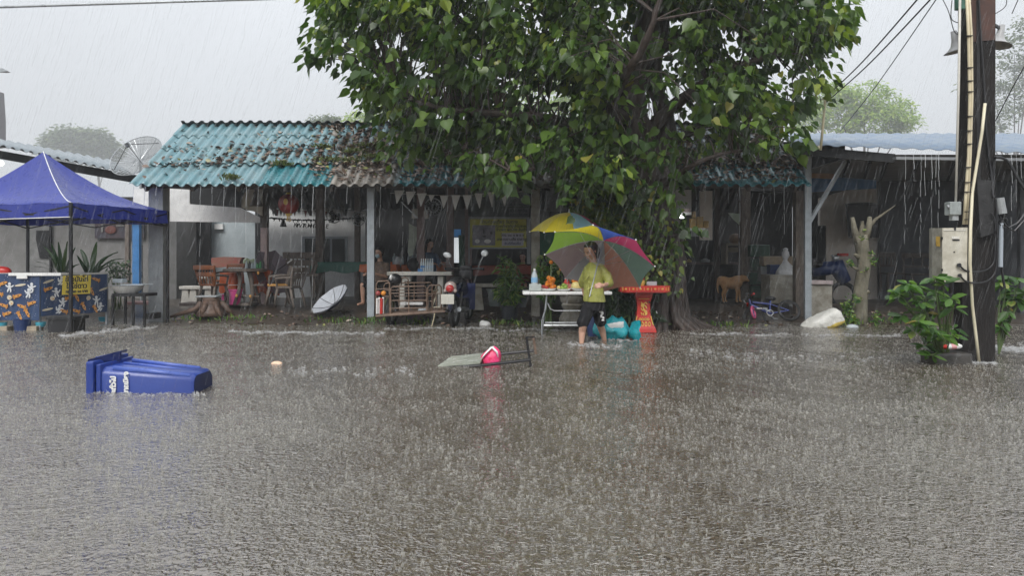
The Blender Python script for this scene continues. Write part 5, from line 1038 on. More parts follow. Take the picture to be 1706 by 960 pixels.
# legs
hl, kl, al = q(981, 512, .0), q(971.5, 541, -.04), q(968.5, 573, -.03); cap(b, hl, kl, .088, .056); cap(b, kl, q(970, 552, .0), .056, .054); cap(b, q(970, 552, .0), al, .054, .033)
cap(b, al, al+Vector((-.01, -.03, -.07)), .033, .034); cap(b, al+Vector((0, .01, -.07)), al+Vector((-.07, -.13, -.09)), .036, .028)
hr_, kr, ar_ = q(998, 512, .08), q(1001, 541, .14), q(1011, 571, .26); cap(b, hr_, kr, .088, .055); cap(b, kr, kr.lerp(ar_, .4)+Vector((.01, .03, 0)), .055, .053); cap(b, kr.lerp(ar_, .4)+Vector((.01, .03, 0)), ar_, .053, .032)
cap(b, ar_, ar_+Vector((0, 0, -.06)), .032, .034); cap(b, ar_+Vector((.02, .02, -.05)), ar_+Vector((-.04, -.12, -.075)), .036, .027)
for k_ in range(5): cap(b, al+Vector((-.07-.012*k_+.02, -.13, -.09)), al+Vector((-.10+.016*k_-.01, -.17, -.092)), .014, .010, 6)
bo = b.build('body', M['skin'], wo); remesh(bo, .0058, 4); face(bo, T, Mx, hd)
b = MB()
for (x_, y_, z_, rx, ry, rz_) in [(0, .09, .17, .40, .43, .37), (-.2, .08, .12, .2, .30, .28), (.2, .08, .12, .2, .30, .28), (0, .26, -.03, .37, .33, .42), (0, .36, -.34, .28, .20, .34), (0, .52, -.16, .17, .16, .2), (0, -.16, .38, .26, .17, .10), (.30, .06, -.02, .07, .16, .2), (-.30, .06, -.02, .07, .16, .2)]: b.ball(T(x_, y_, z_), (rx*hd, ry*hd, rz_*hd), 14, M=Mx)
ho_ = b.build('hair', M['hair'], bo); remesh(ho_, .007, 4)
sm_ = mat('wet_lime_shirt', (.45, .46, .115), rough=.42, vs_=9, c2=(.32, .33, .07), bump=.9, bs=9)
b = MB(); loft(b, [(q(990.5, 503, .02), .195, .125, yaw), (q(990, 498, .02), .192, .122, yaw), (q(989.5, 486, .02), .175, .118, yaw), (q(989, 474, .02), .165, .116, yaw), (q(988.5, 462, .015), .168, .13, yaw), (q(988.5, 452, .015), .168, .115, yaw), (q(989, 445, .02), .145, .09, yaw), (q(989, 440, .02), .11, .07, yaw), (q(988.5, 437, .02), .068, .058, yaw)], 28)
cap(b, sh+Vector((-.03, 0, .0)), sh.lerp(el, .5)+Vector((.0, 0, 0)), .066, .064, 14); cap(b, sh.lerp(el, .5)+Vector((.01, 0, 0)), el, .07, .06, 14); cap(b, el, el.lerp(wr, .30), .06, .052, 14)
cap(b, sh2+Vector((.01, 0, .0)), el2, .062, .056, 12); cap(b, el2, el2.lerp(wr2, .3), .056, .05, 12)
for i, (x0, y0, x1, y1) in enumerate([(970, 470, 985, 452), (972, 484, 1000, 470), (975, 494, 1004, 480), (1000, 500, 1004, 470), (978, 500, 980, 470), (990, 500, 996, 486), (1003, 462, 1012, 456), (1006, 470, 1017, 466)]): b.tube([q(x0, y0, -.085), q((x0+x1)/2, (y0+y1)/2+1, -.108), q(x1, y1, -.085)], [.006, .014, .006], 6)
so_ = b.build('shirt', sm_, bo); remesh(so_, .0065, 5)
shm = mat('black_shorts', (.010, .010, .012), rough=.75, spec=.25, var=.3, bump=.4, bs=18); b = MB()
loft(b, [(q(989.5, 518, .03), .165, .125, yaw), (q(989.5, 508, .03), .168, .12, yaw), (q(990, 500, .03), .16, .11, yaw)], 24)
cap(b, hl+Vector((.0, 0, -.01)), q(973.5, 532, -.02), .108, .088, 16); cap(b, q(973.5, 532, -.02), q(971, 537, -.02), .088, .09, 16)
cap(b, hr_+Vector((-.01, 0, -.01)), q(1001, 531, .11), .106, .092, 16); cap(b, q(1001, 531, .11), q(1002, 536, .12), .09, .092, 16)
sh_ = b.build('shorts', shm, bo); remesh(sh_, .0068, 4)
b = MB()
for (x_, y_, rx, rz_) in [(1000, 519, .028, .022), (1003, 522, .024, .03), (1001.5, 527, .02, .026), (1005, 530, .02, .022), (1004.5, 534, .024, .014), (1003, 512, .008, .008), (1004, 508, .007, .01), (1004.5, 503.5, .006, .01)]: b.ball(q(x_, y_, .005), (rx, .028, rz_), 10)
b.build('flower_print', M['white'], sh_, smooth=True); b = MB(); b.ball(q(994, 449, -.088), (.010, .012, .018), 8); b.build('badge', M['ink'], so_)
# ---------------------------------------------------------------- umbrellas
def umbrella(name, label, apex, axis, rad, depth, cols, shaft, rot=0, n=8, ribm=None, metal=None, rest=None, thick=.006, handle=True):
    """apex: top point; axis: unit vector from handle to apex; cols: one material per panel"""
    axis = Vector(axis).normalized(); zq = axis.to_track_quat('Z', 'Y').to_matrix().to_4x4()@Matrix.Rotation(rot, 4, 'Z'); ap = Vector(apex)
    t_ = thing(name, label, 'umbrella', tuple(ap-axis*shaft)); ang = lambda i: 2*math.pi*i/n
    um = list(dict.fromkeys(cols)); b = MB(); NR, NS = 8, 6
    def pt(a, r, i0):
        # straight chord between ribs, slightly sagging; dome profile
        i = math.floor(a/(2*math.pi)*n+1e-6); a0, a1 = ang(i), ang(i+1); f = (a-a0)/(a1-a0); rib = lambda aa: Vector((math.cos(aa), math.sin(aa), 0))
        v = rib(a0).lerp(rib(a1), f)*rad*r*(1-.045*math.sin(math.pi*f)*r); z = -depth*(1-math.cos(r*1.25))/(1-math.cos(1.25))+.05*rad*math.sin(math.pi*f)*r*(1-r)*.6+.03*rad*math.sin(math.pi*f)*r**4
        return ap+zq@Vector((v.x, v.y, z))
    for i in range(n):
        rows = [[pt(ang(i)+(ang(i+1)-ang(i))*s_/NS*.9999, r_/NR, i) for s_ in range(NS+1)] for r_ in range(NR+1)]; vs_ = [x for r_ in rows for x in r_]
        b.add(vs_, [(r_*(NS+1)+s_, r_*(NS+1)+s_+1, (r_+1)*(NS+1)+s_+1, (r_+1)*(NS+1)+s_) for r_ in range(NR) for s_ in range(NS)], um.index(cols[i]))
    cn = b.build('canopy', um, t_, smooth='all'); b = MB()
    for i in range(n): b.tube([pt(ang(i)+1e-4, r_/NR, i)-axis*.008 for r_ in range(1, NR+1)], .004, 5)
    for i in range(n): b.tube([ap-axis*depth*1.25, pt(ang(i)+1e-4, .52, i)-axis*.012], .003, 5)
    b.build('ribs', metal or M['galv'], t_); b = MB()
    for i in range(n): p_ = pt(ang(i)+1e-4, 1, i); b.ball(p_, .012, 6)
    b.ball(ap, .02, 8); b.tube([ap, ap+axis*.06], [.012, .006], 8); b.build('tips', M['white'], t_, smooth=True)
    b = MB(); b.tube([ap, ap-axis*shaft], .0085, 8); b.build('shaft', metal or M['galv'], t_, smooth=True)
    if handle: b = MB(); b.tube([ap-axis*(shaft-.16), ap-axis*(shaft)], .014, 10); b.build('handle', M['white'], t_, smooth=True)
    return t_
uc = {k: clothmat('umbrella_'+k, c, tl=.42) for k, c in dict(yellow=(.85, .72, .05), sky=(.38, .66, .80), magenta=(.62, .06, .18), lime=(.34, .58, .08), mauve=(.44, .33, .35), silver=(.46, .46, .50), blue=(.06, .14, .60), orange=(.62, .30, .22), green=(.20, .31, .25)).items()}
# held umbrella
Y = 10.83; hp = P(986, 474, Y-.24)     # where the hand grips the shaft
ax = Vector((.27, .50, .86)).normalized(); lo_ = P(979, 490, Y-.30)
ax = (P(1004, 395, Y+.07)-P(980, 490, Y-.48)).normalized(); apx = P(1005, 403, Y+.08)
ring_c = apx-ax*.25
umbrella('umbrella', 'large multicoloured umbrella tilted back over the wading woman, silver shaft in her hand', tuple(apx+ax*.02), ax, .80, .36, [uc['lime'], uc['yellow'], uc['blue'], uc['magenta'], uc['green'], uc['orange'], uc['silver'], uc['mauve']], (apx-P(980, 490, Y-.48)).length+.03, rot=R(10), metal=M['galv'], handle=False)
umbrella('umbrella', 'yellow, light blue and crimson umbrella standing open just behind the tilted one', tuple(P(948, 354, 12.3)), (.02, -.05, 1), .64, .33, [uc['magenta'], uc['yellow'], uc['lime'], uc['blue'], uc['yellow'], uc['yellow'], uc['sky'], uc['magenta']], 1.5, rot=R(-18), handle=True)
# grey umbrella and the white/blue one lying on the ground
gu = clothmat('umbrella_grey', (.22, .18, .21), tl=.35); du = clothmat('umbrella_wine', (.20, .03, .06), tl=.3)
umbrella('umbrella', 'dark grey open umbrella propped upside down against the wooden chairs', tuple(P(449, 460, 16.6)), (P(449, 460, 16.6)-P(499, 424, 16.0)), .56, .22, [gu, gu, gu, gu, gu, gu, du, gu], .85, rot=.3, metal=M['blackm'])
wu = clothmat('umbrella_white', (.62, .65, .70), tl=.25)
b_out = clothmat('umbrella_navy', (.02, .03, .10), tl=.1)
t_ = thing('umbrella', 'white-lined navy umbrella lying open on its side on the muddy floor', 'umbrella', tuple(P(552, 522, 14.9))); ax2 = Vector((.50, .42, -.75)).normalized(); Mu = ax2.to_track_quat('Z', 'Y').to_matrix().to_4x4(); c = P(549, 498, 15.0)
b = MB(); n = 8
for lay, mi in ((0, 0), (.012, 1)):
    V_ = [c+Mu@Vector((0, 0, .17+lay))]; 
    for r_ in range(1, 6):
        for k in range(32):
            a = 2*math.pi*k/32; rr_ = .43*r_/5*(1-.05*abs(math.sin(a*4))*(r_/5)); V_.append(c+Mu@Vector((rr_*math.cos(a), rr_*math.sin(a), .17+lay-.17*(r_/5)**1.8)))
    b.add(V_, [(0, 1+k, 1+(k+1) % 32) for k in range(32)]+[(1+(r_-1)*32+k, 1+(r_-1)*32+(k+1) % 32, 1+r_*32+(k+1) % 32, 1+r_*32+k) for r_ in range(1, 5) for k in range(32)], mi)
b.build('canopy', [wu, b_out], t_, smooth='all'); b = MB()
for k in range(8): a = 2*math.pi*k/8; b.tube([c+Mu@Vector((.43*r_/5*math.cos(a), .43*r_/5*math.sin(a), .165-.17*(r_/5)**1.8-.004)) for r_ in range(6)], .005, 5)
b.build('ribs', M['blackm'], t_)
# ---------------------------------------------------------------- fruit table and offerings
Y = 12.2; ft_ = thing('folding_table', 'white-topped folding table holding bowls of fruit offerings', 'table', tuple(P(925, 557, Y)))
zt = Z_(485.5, 12.05); b = MB(); x0, x1 = X_(871, 12.0), X_(1020, 12.0); b.box(((x0+x1)/2, 12.3, zt-.03), (x1-x0, .6, .05), bev=.015); b.build('table_top', M['white'], ft_)
def leg(pts, r=.014): b = MB(); b.tube(pts, r, 8); b.build('leg', M['galv'], ft_, smooth=True)
def leg_u(xa, xb, ya, yb_): pass
for sgn, (xt, xb_) in ((0, (911, 903)), (1, (985, 995))):
    leg([P(xt, 490, 12.1), P(xt-2 if not sgn else xt+2, 515, 12.1), P(xb_, 535, 12.1), P(xb_, 562, 12.1)], .015); leg([P(xt, 490, 12.5), P(xb_, 558, 12.5)])
b = MB(); b.tube([P(906, 542.5, 12.08), P(994, 542.5, 12.08)], .022, 8); b.tube([P(908, 538, 12.5), P(994, 538, 12.5)], .016, 8); b.tube([P(912, 505, 12.1), P(917, 515, 12.1), P(924, 518, 12.1), P(985, 518, 12.1)], .011, 8); b.build('cross_bar', M['galv'], ft_, smooth=True)
def bowl(px, Yb, r, h, m=M['white'], name='bowl', lab='', grp=None, prof=None):
    b = MB(); b.lathe(Vector((X_(px, Yb), Yb, zt-.003)), prof or [(r*.45, 0), (r*.8, h*.5), (r, h), (r*1.02, h), (r*.75, h*.5), (0, h*.3)], 24); return tag(b.build(name, m, smooth=True), lab, 'dish', grp)
def fruits(name, lab, px, Yb, zb, items, cat='fruit', cols=None):
    t_ = thing(name, lab, cat, (X_(px, Yb), Yb, zb))
    for nm, m, c_, r_ in items: b = MB(); b.ball(Vector((X_(px, Yb), Yb, zb))+Vector(c_), r_, 12); b.build(nm, m, t_, smooth=True)
mar = mat('marigold', (.85, .30, .02), rough=.6, vs_=40, c2=(.65, .16, .01), bump=1, bs=90); redf = mat('red_fruit', (.42, .05, .04), rough=.4, var=.3); yel = mat('pale_melon', (.75, .62, .25), rough=.45, var=.12); grf = mat('green_fruit', (.25, .38, .06), rough=.4, var=.2); snk = mat('snack_pink', (.6, .2, .16), rough=.4, var=.3)
bowl(914, 12.2, .14, .045, lab='white plate heaped with red fruit and marigolds, nearest the water bottle', grp='plates on the fruit table')
fruits('red_fruit_heap', 'red fruit heaped with marigolds on the left plate', 914, 12.2, zt+.03, [('fruit', redf, (random.uniform(-.11, .0), random.uniform(-.07, .07), .015+.04*random.random()), .03) for _ in range(8)]+[('marigold', mar, (-.03+.14*random.random(), random.uniform(-.07, .05), .03+.15*k/14), random.uniform(.03, .042)) for k in range(15)])
bowl(940, 12.15, .12, .04, lab='white plate of small green and yellow fruit, the middle one', grp='plates on the fruit table')
fruits('green_fruit_heap', 'small green and yellow fruit on the middle plate', 940, 12.15, zt+.03, [('fruit', grf if k % 2 else yel, (-.09+.022*k, random.uniform(-.05, .05), .012+.025*random.random()), .03) for k in range(7)]+[('fruit', grf, (-.01, 0, .065), .035), ('fruit', grf, (.03, .02, .05), .03)])
b = MB(); c = Vector((X_(947, 12.3), 12.3, zt)); b.box(c+Vector((.02, 0, .055)), (.14, .12, .11), bev=.01); tag(b.build('snack_packet', snk), 'dull red packet between the fruit plates', 'packet')
b = MB(); c = Vector((X_(944, 12.4), 12.4, zt)); b.lathe(c, [(.04, 0), (.06, .05), (.05, .14), (.02, .2), (.018, .27), (.022, .28)], 16); tag(b.build('red_vase', M['red'], smooth=True), 'slim red vase with yellow stripe behind the plates', 'vase')
bowl(966, 12.15, .16, .055, lab='white plate with two pale melons under marigolds, beside the woman', grp='plates on the fruit table')
fruits('melon_heap', 'pale round melons topped with marigolds on the right plate', 966, 12.15, zt+.03, [('melon', yel, (-.07, -.03, .05), .075), ('melon', yel, (.06, -.03, .05), .078), ('melon', yel, (0, .07, .05), .07)]+[('marigold', mar, (x_, 0, z_), .036) for x_, z_ in ((-.10, .13), (-.05, .15), (0, .15), (.05, .16), (.02, .20), (-.04, .20), (.10, .14))])
fs_ = thing('flower_stalks', 'two tall marigolds on pale green stems rising from the offerings', 'flowers', tuple(Vector((X_(925, 12.4), 12.4, zt))))
b = MB(); b.tube([P(917, 482, 12.4), P(918, 462, 12.4), P(918, 440, 12.4)], .012, 7); b.tube([P(955, 455, 12.4), P(948, 470, 12.4)], .012, 6); b.build('stem', M['leafstem'], fs_)
for px, py in ((918, 437), (935, 448)): b = MB(); b.ball(P(px, py, 12.4), .034, 12); b.build('marigold', mar, fs_, smooth=True)
b = MB(); b.box(P(925, 441, 12.6), (.16, .04, .03), bev=.01); b.box(P(927, 446, 12.6), (.13, .04, .02)); b.tube([P(935, 448, 12.45), P(938, 485, 12.5)], .006, 5); b.build('banana_stem_holder', M['leafstem'], fs_)
wb = thing('water_bottle', 'clear water bottle with a blue label in a see-through tub at the table end', 'bottle', tuple(P(891, 485, 12.2))); c = Vector((X_(890.5, 12.2), 12.2, zt))
wbm = mat('bottle_plastic', (.62, .70, .74), rough=.15, spec=.8, alpha=.8); b = MB(); b.lathe(c+Vector((0, 0, .05)), [(.05, 0), (.053, .02), (.053, .16), (.05, .2), (.02, .27), (.018, .29)], 18); b.build('body', wbm, wb, smooth=True)
b = MB(); b.lathe(c+Vector((0, 0, .14)), [(.0545, 0), (.0545, .08)], 18); b.build('label', mat('label_blue', (.25, .5, .75), rough=.4), wb); b = MB(); b.lathe(c+Vector((0, 0, .335)), [(.02, 0), (.02, .03)], 12); b.build('cap', M['white'], wb)
b = MB(); b.box(c+Vector((.01, 0, .06)), (.20, .16, .11), bev=.015); tag(b.build('clear_tub', mat('tub', (.6, .65, .62), rough=.15, alpha=.6)), 'see-through tub round the foot of the water bottle', 'tub')
# stone stools behind table
cs_ = thing('stone_pedestal', 'stained carved concrete pedestal behind the fruit table', 'pedestal', tuple(P(952, 538, 13.1))); b = MB(); c = P(953, 540, 13.1)
b.lathe(c, [(.22, 0), (.23, .1), (.18, .18), (.14, .24), (.16, .29), (.19, .33), (.17, .37), (.20, .40), (.21, .47), (.19, .50)], 20); b.build('column', M['conc2'], cs_, smooth=True); b = MB(); b.box(c+Vector((0, 0, .56)), (.48, .4, .1), bev=.02); b.build('top', M['conc2'], cs_)
# ---------------------------------------------------------------- red altar table
Y = 12.35; rt = thing('altar_table', 'red concrete table with gold relief and flared pedestal beside the trunk', 'table', tuple(P(1071, 557, Y)))
def octo(c, w_, d_, z0, z1, ch, b, mi=0):
    pts = [(-w_+ch, -d_), (w_-ch, -d_), (w_, -d_+ch), (w_, d_-ch), (w_-ch, d_), (-w_+ch, d_), (-w_, d_-ch), (-w_, -d_+ch)]; b.prism([Vector(c)+Vector((x_, y_, z0)) for x_, y_ in pts], (0, 0, z1-z0), mi)
c = Vector((X_(1071, Y+.25), Y+.25, 0)); zt2 = Z_(476.5, Y); b = MB(); octo(c, .41, .30, zt2-.10, zt2, .08, b); octo(c, .38, .28, zt2-.115, zt2-.10, .08, b); b.build('table_top', M['red'], rt)
b = MB()
for i in range(12): x_ = -.33+i*.06; b.box(c+Vector((x_, -.302, zt2-.05)), (.035 if i % 2 == 0 else .012, .01, .03 if i % 2 == 0 else .05), bev=.003)
for s_ in (-1, 1): b.box(c+Vector((s_*.375, -.262, zt2-.05)), (.02, .01, .06), Matrix.Rotation(R(s_*45), 4, 'Z'))
b.build('gold_trim', mat('worn_gold', (.75, .40, .10), rough=.4, var=.3), rt)
def fw(z):  # pedestal half width
    k = [(0, .20), (.06, .19), (.16, .145), (.3, .115), (.45, .105), (.55, .115), (.62, .14), (.70, .15)]
    for (a, wa), (bb, wb_) in zip(k, k[1:]):
        if a <= z <= bb: return wa+(wb_-wa)*(z-a)/(bb-a)
    return .15
b = MB(); zs = np.linspace(0, zt2-.11, 22); V_ = []
for z_ in zs:
    h_ = fw(z_/(zt2-.11)*.70); V_ += [c+Vector((sx*h_, sy*h_*.8, z_)) for sx, sy in ((-1, -1), (1, -1), (1, 1), (-1, 1))]
b.add(V_, [(i*4+k, i*4+(k+1) % 4, (i+1)*4+(k+1) % 4, (i+1)*4+k) for i in range(21) for k in range(4)]); b.build('pedestal', M['red'], rt)
b = MB(); yf = lambda z_: -fw(z_/(zt2-.11)*.70)*.8-.006
for i in range(4):
    for (z0, hh) in ((.10, .075), (.20, .035)):
        x_ = (-.075+i*.05)*(1.15 if z0 < .15 else .9); b.torus(c+Vector((x_, yf(z0+hh/2)-.002, z0+hh/2)), .017, .006, 14, 6, M=Matrix.Rotation(R(90), 4, 'X')@Matrix.Scale(1.0 if hh < .05 else 1.9, 4, Vector((0, 1, 0))))
random.seed(2)
for pts in ([(-.04, .50), (-.01, .47), (.03, .50), (.045, .47)], [(-.035, .44), (0, .46), (.03, .43), (.04, .40)], [(-.04, .40), (-.02, .36), (.01, .38), (.03, .34)], [(.0, .46), (-.01, .42), (.0, .37), (.03, .30)], [(-.04, .33), (-.03, .29), (-.01, .32), (.0, .28)], [(-.03, .49), (-.035, .44), (-.02, .42)], [(.035, .36), (.045, .31), (.02, .29)]): b.tube([c+Vector((x_*1.15, yf(z_), z_)) for x_, z_ in pts], .011, 6)
for s_ in (-1, 1): b.tube([c+Vector((s_*fw(z_/(zt2-.11)*.7)*.97, yf(z_), z_)) for z_ in np.linspace(.12, .27, 5)], .008, 5)
b.tube([c+Vector((x_, yf(.56), .56)) for x_ in (-.09, .09)], .005, 5); b.build('gold_relief', M['gold'], rt, smooth=True)
jar = thing('offering_jar', 'small gold and glass jar with incense on the red altar table', 'jar', tuple(c+Vector((-.02, -.05, zt2)))); cj = c+Vector((-.03, -.08, zt2))
b = MB(); b.lathe(cj, [(.035, 0), (.05, .03), (.05, .07), (.045, .09)], 16); b.build('body', M['gold'], jar, smooth=True); b = MB()
for k in range(4): b.tube([cj+Vector((0, 0, .08)), cj+Vector((-.03+.02*k, .01*k, .20))], .003, 4)
b.build('incense', M['red'], jar)
b = MB(); b.lathe(c+Vector((-.11, -.1, zt2)), [(.03, 0), (.036, .09), (.034, .09), (.03, .01)], 14); tag(b.build('drinking_glass', M['clear'], smooth=True), 'clear drinking glass left of the gold jar', 'glass')
b = MB(); b.box(c+Vector((.13, -.06, zt2+.035)), (.17, .12, .07), bev=.01); tag(b.build('clear_box', M['clear']), 'clear plastic box on the right of the red altar table', 'box')
b = MB(); b.lathe(c+Vector((-.0, .1, zt2)), [(.03, 0), (.045, .08), (.04, .2)], 12); tag(b.build('incense_pot', M['red'], smooth=True), 'small red pot at the back of the altar table', 'pot')
# teal sack
def pillow(name, lab, cat, c, L_, Wd, Hh, Mx, m, seed=1, n=26, tie=None, par=None):
    b = MB(); V_ = []; rd = random.Random(seed)
    for i in range(n+1):
        u = i/n*2-1; e = max(0, 1-abs(u)**3.2)**.5
        if tie: e = e*(1-.70*math.exp(-((u-tie)/.13)**2))*(.80+.28*math.sin((u+1)*2.1)) if u < tie else .30+1.5*(u-tie)
        for k in range(24):
            a = 2*math.pi*k/24; s_ = .88+.12*abs(math.sin(a*2)); wr_ = 1+.30*nz(u*3, a*1.3, 1, seed)+.07*nz(u*11, a*4, 1, seed+2)+.02*math.sin(a*9+u*5)
            V_.append(c+Mx@Vector((u*L_/2, math.cos(a)*Wd/2*e*wr_/s_*.95, math.sin(a)*Hh/2*e*wr_/s_*.95)))
    b.add(V_, [(i*24+k, i*24+(k+1) % 24, (i+1)*24+(k+1) % 24, (i+1)*24+k) for i in range(n) for k in range(24)]+[tuple(range(24))[::-1], tuple(n*24+k for k in range(24))]); return b
tb_ = thing('teal_bag', 'shiny turquoise plastic sack with white print slumped in the flood', 'bag', tuple(P(1025, 567, 11.3))); tbm = mat('teal_plastic', (.02, .42, .47), rough=.25, vs_=7, c2=(.01, .33, .40), bump=.8, bs=13, spec=.7)
Mt_ = Matrix.Rotation(R(4), 3, 'Y'); b = pillow('bag', '', '', P(1026, 551, 11.45), .70, .42, .36, Mt_, tbm, 3, tie=.55); crumple(b.build('body', tbm, tb_, smooth='all'), .05, 7, .022, 19)
b = MB(); cc = P(1021, 543, 11.2); V_ = []
for i in range(9):
    for k in range(5): u, v = i/8*2-1, k/4*2-1; V_.append(P(1021+u*15, 543+v*7-u*2.2, 11.45)+Vector((0, -.222+.06*u*u+.03*(v+.3)**2, 0)))
b.add(V_, [(i*5+k, (i+1)*5+k, (i+1)*5+k+1, i*5+k+1) for i in range(8) for k in range(4)]); crumple(b.build('white_print', M['white'], tb_, smooth='all'), .02, 7, .01, 19)
b = MB(); b.lathe(P(990, 560, 11.6), [(.10, 0), (.12, .26), (.10, .3), (.03, .31)], 16); tag(b.build('blue_jug', M['dblue'], smooth=True), 'dark blue jug behind the woman\'s legs', 'jug')
# ---------------------------------------------------------------- motorcycle with sidecar
Y = 13.6; mc = thing('motorcycle', 'dark blue motorcycle seen from behind with blank white plate, sidecar attached', 'motorcycle', tuple(P(757, 545, Y)))
ang = R(-9); Mr = Matrix.Translation(Vector((X_(757, Y), Y, 0)))@Matrix.Rotation(ang, 4, 'Z'); g = lambda x, y, z: Mr@Vector((x, y, z))   # y forward, away
Ax = Mr.to_3x3()@Vector((1, 0, 0)); Mw = (Mr.to_3x3()@Matrix.Rotation(R(90), 3, 'Y')).to_4x4()
def wheel(y, R_, w_, x=0):
    t_ = MB(); t_.torus(g(x, y, R_-.02), R_-.05, .05, 32, 10, M=Mw, sq=w_); o = t_.build('wheel', M['rubber'], mc, smooth='all'); r = MB(); r.torus(g(x, y, R_-.02), R_-.09, .014, 28, 6, M=Mw)
    for k in range(18): a = k*math.pi/9; r.tube([g(x+.03*(-1)**k, y, R_-.02), g(x, y+(R_-.09)*math.cos(a), R_-.02+(R_-.09)*math.sin(a))], .003, 4)
    r.tube([g(x-.06, y, R_-.02), g(x+.06, y, R_-.02)], .03, 10); r.build('rim', M['galv'], o); return o
wheel(0, .30, 1.05); wheel(1.22, .29, .9)
b = MB(); b.tube([g(0, -.30, .52), g(0, -.18, .66), g(0, .05, .70)], [.05, .075, .09], 10, flat=1); V_ = []
b.tube([g(0, -.22, .62), g(0, .1, .73), g(0, .5, .70), g(0, .75, .62)], [.09, .13, .14, .10], 12); b.tube([g(0, -.31, .28), g(0, -.34, .42), g(0, -.28, .55)], [.035, .05, .055], 8); b.build('rear_fairing', mat('bike_blue', (.012, .02, .06), rough=.25, spec=.7), mc, smooth='all')
b = MB(); b.tube([g(0, -.12, .80), g(0, .15, .84), g(0, .45, .80), g(0, .62, .80)], [.08, .12, .13, .08], 12, flat=.6); b.build('seat', M['black'], mc, smooth='all')
b = MB(); b.ball(g(0, -.33, .70), (.075, .05, .07), 14); b.build('tail_light', mat('tail_red', (.55, .02, .02), rough=.2, spec=.8), mc, smooth=True)
b = MB(); b.ball(g(0, -.29, .72), (.11, .06, .11), 14); b.ball(g(-.09, -.32, .66), (.035, .03, .04), 10); b.ball(g(.09, -.32, .66), (.035, .03, .04), 10); b.build('lamp_housing', mat('smoky_lens', (.45, .36, .33), rough=.2, spec=.8), mc, smooth=True)
b = MB(); b.box(g(-.03, -.39, .515), (.235, .008, .175), Mr, bev=.003); b.build('licence_plate', mat('plate', (.70, .68, .60), rough=.4, var=.1), mc)
b = MB(); b.tube([g(.12, -.15, .32), g(.13, .3, .30), g(.12, .6, .28)], [.045, .04, .022], 10); b.build('exhaust', M['galv'], mc, smooth=True)
b = MB(); b.box(g(0, .55, .36), (.26, .34, .26), Mr, bev=.04); b.bar(g(-.09, 0, .30), g(-.08, .5, .33), .04); b.bar(g(.09, 0, .30), g(.08, .5, .33), .04); b.bar(g(.11, -.02, .31), g(.11, .1, .62), .045); b.bar(g(-.11, -.02, .31), g(-.11, .1, .62), .045); b.build('engine_block', M['blackm'], mc)
b = MB(); V_ = [g(x_, .88+.10*abs(x_)/.2*-1+.1*(z_-.3), z_) for z_ in (.26, .42, .58, .76) for x_ in (-.22, -.15, -.05, .05, .15, .22)]; b.add(V_, [(i*6+k, i*6+k+1, (i+1)*6+k+1, (i+1)*6+k) for i in range(3) for k in range(5)]); b.build('leg_shield', mat('shield_blue', (.008, .02, .11), rough=.35, spec=.5), mc, smooth='all')
b = MB(); b.tube([g(-.07, 1.22, .28), g(-.06, 1.05, .75), g(-.03, .98, .98)], .024, 8); b.tube([g(.07, 1.22, .28), g(.06, 1.05, .75), g(.03, .98, .98)], .024, 8); b.build('fork', M['blackm'], mc, smooth=True)
b = MB(); b.tube([g(-.36, .82, 1.03), g(-.22, .90, 1.04), g(0, .97, 1.01), g(.22, .90, 1.04), g(.36, .82, 1.03)], .016, 8); b.tube([g(-.38, .81, 1.03), g(-.24, .88, 1.04)], .023, 8); b.tube([g(.24, .88, 1.04), g(.38, .81, 1.03)], .023, 8); b.box(g(0, .98, 1.05), (.22, .14, .10), Mr, bev=.03); b.box(g(0, .99, .93), (.26, .16, .2), Mr, bev=.05); b.build('handlebar', M['blackm'], mc, smooth=True)
for sx, (hx, hz_, rx, rz_) in ((-1, (-.33, 1.30, .085, .055)), (1, (.40, 1.335, .07, .065))):
    b = MB(); b.ball(g(hx, .80, hz_), (rx, .022, rz_), 16, M=Mr.to_3x3().to_4x4()@Matrix.Rotation(R(-20*sx), 4, 'Y')); mo = b.build('mirror', mat('mirror_glass', (.85, .87, .88), rough=.12, metal=.3), mc, smooth=True); b = MB(); b.tube([g(sx*.26, .88, 1.06), g(sx*.30, .84, 1.16), g(hx*.97, .82, hz_-.03)], .008, 6); b.build('stem', M['galv'], mo)
# sidecar frame
sc_ = thing('sidecar', 'rusty tubular steel sidecar frame bolted to the left of the motorcycle', 'sidecar', tuple(P(680, 545, 13.6)))
def Lp(px, py, Yq): return P(px, py, Yq)
fy, by = 13.75, 14.75; b = MB(); zf = Z_(524, fy)
b.prism([Vector((X_(627, fy), fy, zf-.02)), Vector((X_(738, fy), fy, zf+.05)), Vector((X_(735, fy)+.05, by, zf+.05)), Vector((X_(627, fy)+.05, by, zf-.0))], (0, 0, .025)); b.tube([P(626, 527, fy), P(690, 523, fy), P(742, 519, fy)], .022, 8); b.build('floor_frame', M['rust'], sc_)
def railing(name, x0, x1, y0, y1, Yq, inner, r=.014, parent=sc_):
    b = MB(); b.tube([P(x0, y1, Yq), P(x0, y0+4, Yq), P(x0+3, y0, Yq), P(x1-3, y0-1, Yq), P(x1, y0+3, Yq), P(x1, y1-2, Yq)], r, 8)
    for k, t_ in inner:
        if k == 'h': b.tube([P(x0, t_, Yq), P(x1, t_-1, Yq)], r*.8, 6)
        else: b.tube([P(t_, y0, Yq), P(t_, y1-1, Yq)], r*.8, 6)
    return b.build(name, M['rust'], parent, smooth=True)
railing('front_rail', 651, 711, 478, 524, fy, [('v', 681), ('h', 489), ('h', 501), ('h', 514)]); railing('front_rail', 627, 649, 469, 525, fy+.1, [('h', 482), ('h', 497)])
